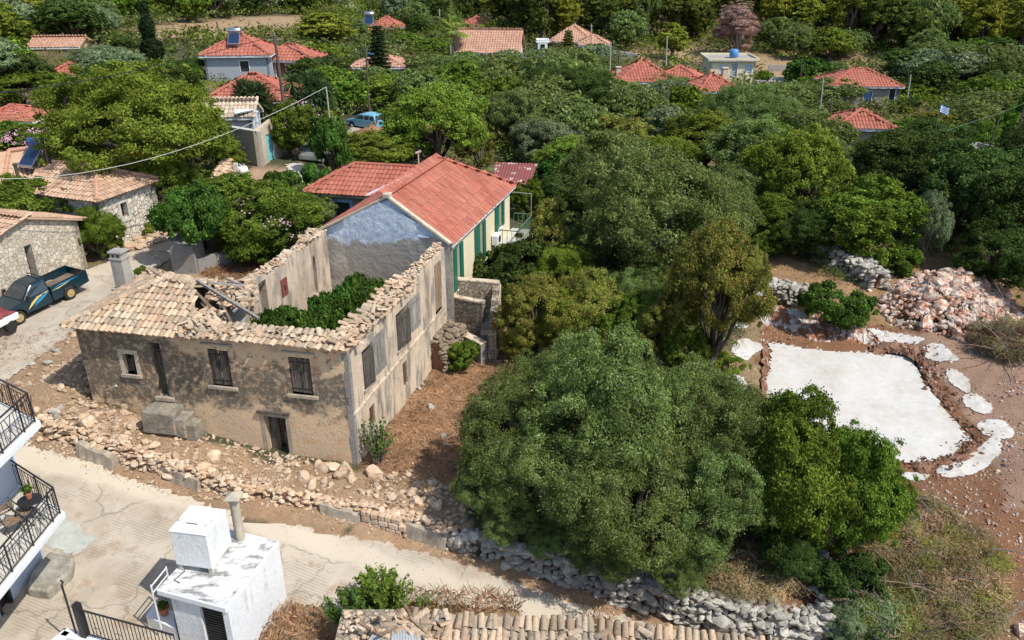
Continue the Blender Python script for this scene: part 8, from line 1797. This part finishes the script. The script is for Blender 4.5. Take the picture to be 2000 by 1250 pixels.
# ---------------------------------------------------------------- undergrowth, grass, rocks, brushwood
def stuff(o, label, cat): tag(o, label, cat, kind='stuff'); return o
g9 = np.random.default_rng(91)
def ground_z(X, Y):
    Z = TH(X, Y); on = np.zeros(X.shape, bool)
    for pl in LUMP_OFF: on |= inpoly(X, Y, pl)
    return np.where(on, Z, Z+lumps(X, Y)*np.clip((Y-10)/6,0,1))
HOUSES = [(o.location.x, o.location.y, 5.5 if o['category'] == 'house' else 3.5) for o in bpy.data.objects if o.parent is None and o.get('category') in ('house','building','car','annex','cottage')]
def undergrowth(name, label, D0, D1, n, r0, r1, leaf, mats, free):
    Y = D0+(D1-D0)*g9.random(n)**.8; X = (g9.random(n)*2-1)*(Y*.66+6); Z = ground_z(X, Y); keep = np.ones(n, bool)
    for f in free: keep &= ~inpoly(X, Y, f)
    for hx, hy, hr in HOUSES: keep &= (X-hx)**2+(Y-hy)**2 > hr**2
    X, Y, Z = X[keep], Y[keep], Z[keep]; n = len(X); r_ = g9.uniform(r0, r1, n); C = np.stack([X, Y, Z+r_*.35],1); D = np.tile([0,0,1.], (n,1))
    for i, mt in enumerate(mats):
        ix = np.where((fbm(X,Y,11,3,61+i*0)*len(mats)*1.6-.3*len(mats)).astype(int).clip(0,len(mats)-1) == i)[0]
        if not len(ix): continue
        V, F_, rn = crown_leaves(C[ix], r_[ix], D[ix], len(ix)*leaf[2], leaf[0], leaf[1], g9, squash=.8); o = np_mesh(name, V, F_, mt, rnd=rn); stuff(o, label, 'undergrowth')
UF = FREE
undergrowth('undergrowth', 'low green and brown scrub filling the ground between the grove trees', 37, 110, 3000, .5, 1.3, (.30,.12,42), [L_GREEN, L_OLIVE, L_YEL, L_DARK, L_BROWN], UF)
undergrowth('undergrowth', 'low green scrub under the far woods', 110, 250, 8500, .9, 2.3, (.65,.3,22), [L_DARK, L_OLIVE, L_PINED, L_GREEN], UF)
thicket = [poly_px(p) for p in ([(1060,560),(1480,500),(1500,600),(1420,700),(1480,830),(1500,1080),(1300,1100),(1000,1010),(960,850),(1000,680)],[(1590,1110),(1700,1090),(1700,1230),(1640,1240)],[(380,500),(600,470),(620,430),(380,440)],[(1590,500),(1780,500),(1700,570),(1600,540)])]
def in_area(polys, n, rect=None):
    xs0 = [p[0] for q in polys for p in q]; ys0 = [p[1] for q in polys for p in q]; X = g9.uniform(min(xs0), max(xs0), n); Y = g9.uniform(min(ys0), max(ys0), n); k = np.zeros(n, bool)
    for q in polys: k |= inpoly(X, Y, q)
    return X[k], Y[k]
X, Y = in_area(thicket, 3400); Z = ground_z(X, Y); r_ = g9.uniform(.25,.6,len(X)); C = np.stack([X,Y,Z+r_*.4],1)
for i, mt in enumerate((L_DARK, L_OLIVE, L_BROWN, L_TWIG)):
    ix = np.where((fbm(X,Y,4,3,71)*6.4-1.2).astype(int).clip(0,3) == i)[0]
    if len(ix): V, F_, rn = crown_leaves(C[ix], r_[ix], np.tile([0,0,1.],(len(ix),1)), len(ix)*70, .13, .05, g9); stuff(np_mesh('thicket_floor', V, F_, mt, rnd=rn), 'tangled scrub on the ground under the olive clump and thin trees', 'scrub')
# dry grass
def blades(name, label, polys, n, l, w, mat, lean=.8, clump=5, cat='dry grass'):
    X, Y = in_area(polys, n//clump); X = np.repeat(X, clump)+g9.normal(0,.06,len(X)*clump); Y = np.repeat(Y, clump)+g9.normal(0,.06,len(Y)*clump); Z = ground_z(X, Y)-.01; n = len(X)
    d = g9.normal(size=(n,3))*lean; d[:,2] = 1; d /= np.linalg.norm(d,axis=1)[:,None]; a = np.cross(d, g9.normal(size=(n,3))); a /= np.linalg.norm(a,axis=1)[:,None]; L_ = (l*g9.uniform(.5,1.2,n))[:,None]; B = np.stack([X,Y,Z],1)
    V = np.stack([B-a*w/2, B+a*w/2, B+d*L_*.7+a*w*.35, B+d*L_-np.array([0,0,.15])*L_],1).reshape(-1,3); stuff(np_mesh(name, V, np.arange(4*n).reshape(-1,4), mat, rnd=np.repeat(g9.random(n),4)), label, cat)
A_yard = REG[1][0]; A_bank = REG[0][0]
blades('dry_grass', 'dry orange straw covering the yard right of the ruin', [A_yard], 26000, .2, .018, L_STRAW, 1.6)
blades('dry_grass', 'dry grass among the stones of the rubble bank', [A_bank], 26000, .15, .015, L_STRAW, 1.1)
blades('dry_grass', 'dry grass of the brown field around the dig', [REG[5][0], REG[6][0], REG[7][0], REG[10][0]], 42000, .22, .025, L_STRAW, 1.3)
blades('dry_weeds', 'dry weeds along the verge behind the tiled shed', [poly_px([(770,1168),(860,1150),(1000,1165),(1010,1195),(800,1205)]), poly_px([(470,1250),(560,1180),(640,1195),(650,1290),(450,1320)]), poly_px([(1140,1200),(1200,1215),(1200,1240),(1150,1235)])], 9000, .5, .016, L_STRAW, .45, 4, 'dry weeds')
blades('verge_grass', 'dry grass at the foot of the roadside wall', [poly_px([(80,868),(250,920),(460,985),(600,1008),(712,1030),(900,1080),(1230,1190),(1640,1290),(1640,1310),(1230,1215),(890,1100),(700,1050),(460,1010),(250,945),(80,885)])], 15000, .12, .014, L_STRAW, 1.0)
blades('courtyard_grass', 'dry tangled weeds in the shaded plot behind the ruin', [REG[13][0]], 5000, .35, .02, L_STRAW, .9)

# rocks
def zone_labels(items, zones, word, group, limit=16):
    """items [(px,py)] -> unique labels from the nearest named place, direction and rank"""
    out = [None]*len(items); b = {}
    for i, (x, y) in enumerate(items):
        k = min(range(len(zones)), key=lambda q: math.hypot(x-zones[q][1], (y-zones[q][2])*1.4)); an = math.atan2(-(y-zones[k][2]), x-zones[k][1]); b.setdefault((k, int(round(an/(math.pi/4)))%8), []).append((math.hypot(x-zones[k][1], y-zones[k][2]), i))
    nth = ['nearest','second nearest','third nearest','fourth nearest','fifth nearest','sixth nearest','seventh nearest','eighth nearest','ninth nearest','tenth nearest','eleventh nearest','twelfth nearest','thirteenth nearest','fourteenth nearest','fifteenth nearest','sixteenth nearest']+[f'{w_} nearest' for w_ in 'seventeenth eighteenth nineteenth twentieth'.split()]+['twenty-'+w_+' nearest' for w_ in 'first second third fourth fifth sixth seventh eighth ninth'.split()]
    for (k, di), l in b.items():
        l.sort()
        for r_, (_, i) in enumerate(l): out[i] = f"{word} {DIRS[di]} {zones[k][0]}" + (f", {nth[min(r_,28)]}" if len(l) > 1 else '')
    return out
rock_me = {}
def rock_obj(pos, size, mat, label, group, g, name='rock'):
    k = int(g.integers(0, len(ROCKS2))); key = (k, mat.name)
    if key not in rock_me:
        V, F_ = ROCKS2[k]; o = np_mesh('rock_source', V, F_, mat, rnd=np.full(len(V), (k*.37)%1), nside=3); rock_me[key] = o.data; bpy.data.objects.remove(o)
    o = bpy.data.objects.new(name, rock_me[key]); COL.objects.link(o); o.location = pos; s = size*.5; o.scale = (s*g.uniform(.9,1.35), s*g.uniform(.8,1.1), s*g.uniform(.6,.95)); o.rotation_euler = (g.normal(0,.4), g.normal(0,.4), g.uniform(0,6.28)); return tag(o, label, 'rock', group)
Z_BANK = [('the small front window',255,760),('the stone steps',330,810),('the left rubble shadow',110,770),('the lower doorway',545,890),('the front corner',705,925),('the upper balcony end',90,840),('the leaning slab',190,880),('the mossy rendered slab',350,920),('the flue pipe',455,930),('the smooth grey render',660,985),('the squared blocks',745,1005),('the weedy sapling',745,900),('the leftmost olive crown',900,930),('the upper road edge',60,730)]
bank = []; gb = np.random.default_rng(17)
def in_px(poly, n, g):
    out = []
    while len(out) < n:
        x = g.uniform(min(p[0] for p in poly), max(p[0] for p in poly)); y = g.uniform(min(p[1] for p in poly), max(p[1] for p in poly))
        if inpoly(np.array([x]), np.array([y]), poly)[0]: out.append((x, y))
    return out
BP = [(30,745),(95,665),(150,700),(180,790),(300,815),(400,835),(520,880),(700,918),(760,905),(900,945),(930,1010),(870,1035),(700,985),(590,965),(440,945),(250,885),(80,830)]
pts = in_px(BP, 95, gb) + in_px([(180,785),(290,800),(300,850),(190,850),(90,820),(90,780)], 22, gb) + in_px([(560,905),(700,925),(760,915),(900,950),(910,1010),(720,980),(560,945)], 40, gb) + in_px([(60,740),(130,650),(140,690),(160,740),(90,790)], 12, gb)
for (x, y) in pts:
    if (275 < x < 385 and y < 850) or inpoly(np.array([PT(x,y).x]), np.array([PT(x,y).y]), ROAD_UP)[0]: continue
    bank.append((x, y, float(np.clip(gb.lognormal(-1.4,.48), .13, .62))))
lbs = zone_labels([(a[0],a[1]) for a in bank], Z_BANK, 'pale orange limestone lump', '')
for (x, y, s), lb in zip(bank, lbs):
    p = PT(x, y); z = gz(p.x, p.y); mt = ROCK_G if (x > 850 and gb.random() < .6) or (x < 130 and gb.random() < .35) else ROCK_W
    if mt is ROCK_G: lb = lb.replace('pale orange', 'bluish grey')
    rock_obj((p.x, p.y, z+s*.16), s, mt, lb, 'loose stones of the rubble bank', gb)
for (x, y, s, lb) in [(842,792,.34,'white stone in the yard near the ruin side wall'),(868,852,.30,'white stone with a stick in the middle of the yard'),(820,760,.3,'white stone at the foot of the side wall'),(826,748,.2,'smaller white stone at the foot of the side wall'),(872,870,.22,'grey stone below the white stone of the yard')]: p = PT(x, y); rock_obj((p.x, p.y, gz(p.x,p.y)+s*.2), s, ROCK_G, lb, 'stones in the yard', gb)
# uncountable small rubble of the bank
X, Y = in_area([poly_px(BP), A_bank], 24000); dens = fbm(X, Y, 1.1, 3, 13); k = g9.random(len(X)) < np.clip((dens-.30)*2.6,.06,1); X, Y = X[k], Y[k]; S = np.clip(g9.lognormal(-3.0,.5,len(X)), .018, .15); k = ~(inpoly(X, Y, ROAD_UP) | inpoly(X, Y, ROAD_LOW)) | (g9.random(len(X)) < .02); X, Y, S = X[k], Y[k], S[k]
front = np.array([(Vector((x,y))-WF.a).dot(WF.n) for x, y in zip(X, Y)]); uu = np.array([(Vector((x,y))-WF.a).dot(WF.d) for x, y in zip(X, Y)]); k = ~((front < .02) & (uu > 0)); X, Y, S = X[k], Y[k], S[k]
stuff(stones('rubble', np.stack([X, Y, ground_z(X, Y)+S*.3],1), np.stack([S*1.15,S,S*.75],1), ROCK_W, None, ROCKS1, g9), 'small pale orange rubble strewn over the bank below the ruin', 'rubble')
X, Y = in_area([REG[8][0], REG[9][0], REG[10][0]], 26000); k = ~inpoly(X, Y, padp) & (g9.random(len(X)) < np.clip((fbm(X,Y,1.6,3,23)-.35)*3,.05,1)); X, Y = X[k], Y[k]; S = np.clip(g9.lognormal(-3.3,.45,len(X)), .015, .12)
stuff(stones('gravel', np.stack([X, Y, ground_z(X, Y)+S*.3],1), S, ROCK_R, None, ROCKS1, g9), 'pinkish gravel and small stones on the earth round the pad', 'gravel')
X, Y = in_area([A_yard, REG[3][0]], 2600); S = np.clip(g9.lognormal(-3.4,.4,len(X)), .012, .09); stuff(stones('gravel', np.stack([X, Y, ground_z(X, Y)+S*.3],1), S, ROCK_W, None, ROCKS1, g9), 'small stones scattered in the yard and on the road verge', 'gravel')
P = []; 
for a, b in (((1712,672),(1800,690)),((1800,690),(1905,860)),((1905,860),(1860,905)),((1860,905),(1720,905))):
    for i in range(80): u = g9.random(); p = PT(a[0]*(1-u)+b[0]*u+g9.normal(0,12), a[1]*(1-u)+b[1]*u+g9.normal(0,7)); P.append((p.x,p.y,gz(p.x,p.y)+g9.uniform(.02,.22)))
P = np.array(P); S = np.clip(g9.lognormal(-2.9,.4,len(P)), .03, .14); stuff(stones('earth_clods', P, S, SOIL_RED, None, ROCKS1, g9), 'clods of red earth along the ridge round the pad', 'earth clods')
# boulder heap behind the pad
HP = [(1712,600),(1738,560),(1790,535),(1850,538),(1905,552),(1960,580),(1998,612),(1985,640),(1930,652),(1880,668),(1800,648),(1735,632)]
hw_ = poly_px(HP); hcx = sum(p[0] for p in hw_)/len(hw_); hcy = sum(p[1] for p in hw_)/len(hw_)
def heap_h(x, y):
    d = float(line_dist(hw_+[hw_[0]], np.array([x]), np.array([y]))[0]); return min(1.35, d*.62) if inpoly(np.array([x]), np.array([y]), hw_)[0] else 0
gh_ = np.random.default_rng(29); hx0, hx1 = min(p[0] for p in hw_), max(p[0] for p in hw_); hy0, hy1 = min(p[1] for p in hw_), max(p[1] for p in hw_); items = []
while len(items) < 122:
    x = gh_.uniform(hx0,hx1); y = gh_.uniform(hy0,hy1)
    if not inpoly(np.array([x]), np.array([y]), hw_)[0]: continue
    s = float(np.clip(gh_.lognormal(-.76,.42), .25, 1.05)); 
    if any((x-a)**2+(y-b)**2 < (.30*(s+c))**2 for a, b, c in items): 
        if gh_.random() < .93: continue
    items.append((x, y, s))
Z_H = [('the round green bush',1640,600),('the long dry wall end',1712,570),('the heap top',1800,540),('the heap middle',1840,590),('the brushwood pile',1900,660),('the heap right end',1970,610),('the topmost lime patch',1745,650)]
pxs = [proj(x, y, gz(x,y)+heap_h(x,y))[:2] for x, y, s in items]
for (x, y, s), lb in zip(items, zone_labels(pxs, Z_H, 'red stained boulder', '')): rock_obj((x, y, gz(x,y)+heap_h(x,y)*.85+s*.12), s, ROCK_R, lb, 'boulders of the heap behind the pad', gh_, 'boulder')
X, Y = in_area([hw_], 2600); Z = np.array([gz(x,y)+heap_h(x,y)*.85 for x, y in zip(X,Y)]); S = np.clip(g9.lognormal(-2.1,.4,len(X)), .06, .26); stuff(stones('rubble', np.stack([X,Y,Z],1), S, ROCK_R, None, ROCKS1, g9), 'smaller red stained stones filling the boulder heap', 'rubble')
# brushwood piles
def brush(name, label, poly, n_clump, hgt, mats, leaf=(.26,.022,120), nb=26, seed=1, bm=None):
    g = np.random.default_rng(seed); pts = [PT(*p) for p in in_px(poly, n_clump, g)]; c = sum(pts, Vector())/len(pts); t = thing(name, label, 'brushwood', tuple(c)); cx_ = np.array([list(p-c) for p in pts]); dd = np.linalg.norm(cx_[:,:2],axis=1); mx = dd.max(); hz = hgt*(1-(dd/mx)**2*.75)*g.uniform(.45,1.1,len(pts)); C = cx_+np.stack([hz*0,hz*0,hz*.6],1); r_ = g.uniform(.25,.5,len(pts)); D = np.tile([0,0,1.],(len(pts),1))
    for i, mt in enumerate(mats): ix = np.arange(i, len(pts), len(mats)); V, F_, rn = crown_leaves(C[ix], r_[ix], D[ix], len(ix)*leaf[2], leaf[0], leaf[1], g, hang=.3); np_mesh('dead_foliage', V, F_, mt, t, rn)
    for i in range(nb):
        a = Vector(cx_[g.integers(0,len(pts))])+Vector((0,0,g.uniform(.1,hgt))); an = g.uniform(0,6.28); L_ = g.uniform(.8,2.4); pts3 = [a]; d = Vector((math.cos(an),math.sin(an),g.uniform(-.1,.35)))
        for k in range(4): d = (d+Vector(g.normal(0,.18,3))).normalized(); pts3.append(pts3[-1]+d*L_/4)
        m = MB(); r0 = g.uniform(.012,.04); m.tube(pts3, [r0,r0*.8,r0*.6,r0*.4,r0*.25], 5)
        for k in (1,2,3): q = pts3[k]; e = q+(d+Vector(g.normal(0,.7,3))).normalized()*L_*.3; m.tube([q,e],[r0*.5,r0*.2],4)
        o = m.build('branch', bm or (BARK_G if i%3 else WOOD_B)); o.parent = t
    return t
brush('brushwood_pile', 'brown brushwood pile with pale cut limbs at the right edge before the boulder heap', [(1890,650),(1940,640),(2010,640),(2030,700),(1990,715),(1900,690)], 130, 1.0, [L_TWIG, leafmat('dead_twigs', (.10,.065,.035), (.20,.14,.085), None, .8, .05)], (.28,.02,150), 34, 3)
brush('brushwood_pile', 'large tangled pile of cut olive branches at the lower right', [(1690,1010),(1780,960),(1900,1030),(1960,1100),(1950,1220),(1880,1290),(1740,1290),(1690,1180)], 330, .55, [L_TWIG, L_TWIG, L_STRAW, L_BROWN], (.22,.018,130), 80, 4)
brush('brushwood_pile', 'greener heap of cut olive branches at the bottom edge', [(1640,1200),(1740,1180),(1790,1240),(1780,1300),(1650,1300)], 110, .8, [L_OLIVE2, L_BROWN], (.2,.024,200), 14, 5)
brush('brushwood_pile', 'dry brown scrub behind the dry stone wall at the bottom', [(1390,1110),(1470,1070),(1560,1090),(1570,1150),(1480,1190),(1400,1160)], 110, .5, [L_TWIG, L_STRAW], (.2,.016,120), 18, 6)
brush('brushwood_pile', 'dry creeper hanging over the earth covered wall stub beside the ruin', [(850,650),(872,640),(880,700),(852,720)], 30, .9, [L_STRAW, L_TWIG], (.2,.016,120), 5, 7)
for i, (x, y) in enumerate([(1785,1035),(1600,1140),(1990,1230),(1950,1180),(1870,1010),(1820,1010),(1700,1010)]): p = PT(x, y); rock_obj((p.x,p.y,gz(p.x,p.y)+.1), .45, ROCK_R, ['pinkish rock between the brushwood and the brown earth','grey pink rock on the collapsed wall','pinkish rock at the lower right corner','pinkish rock right of the big brushwood pile','white rock above the big brushwood pile','white rock at the top of the big brushwood pile','white rock beside the bright green tree'][i], 'rocks round the brushwood', gb)
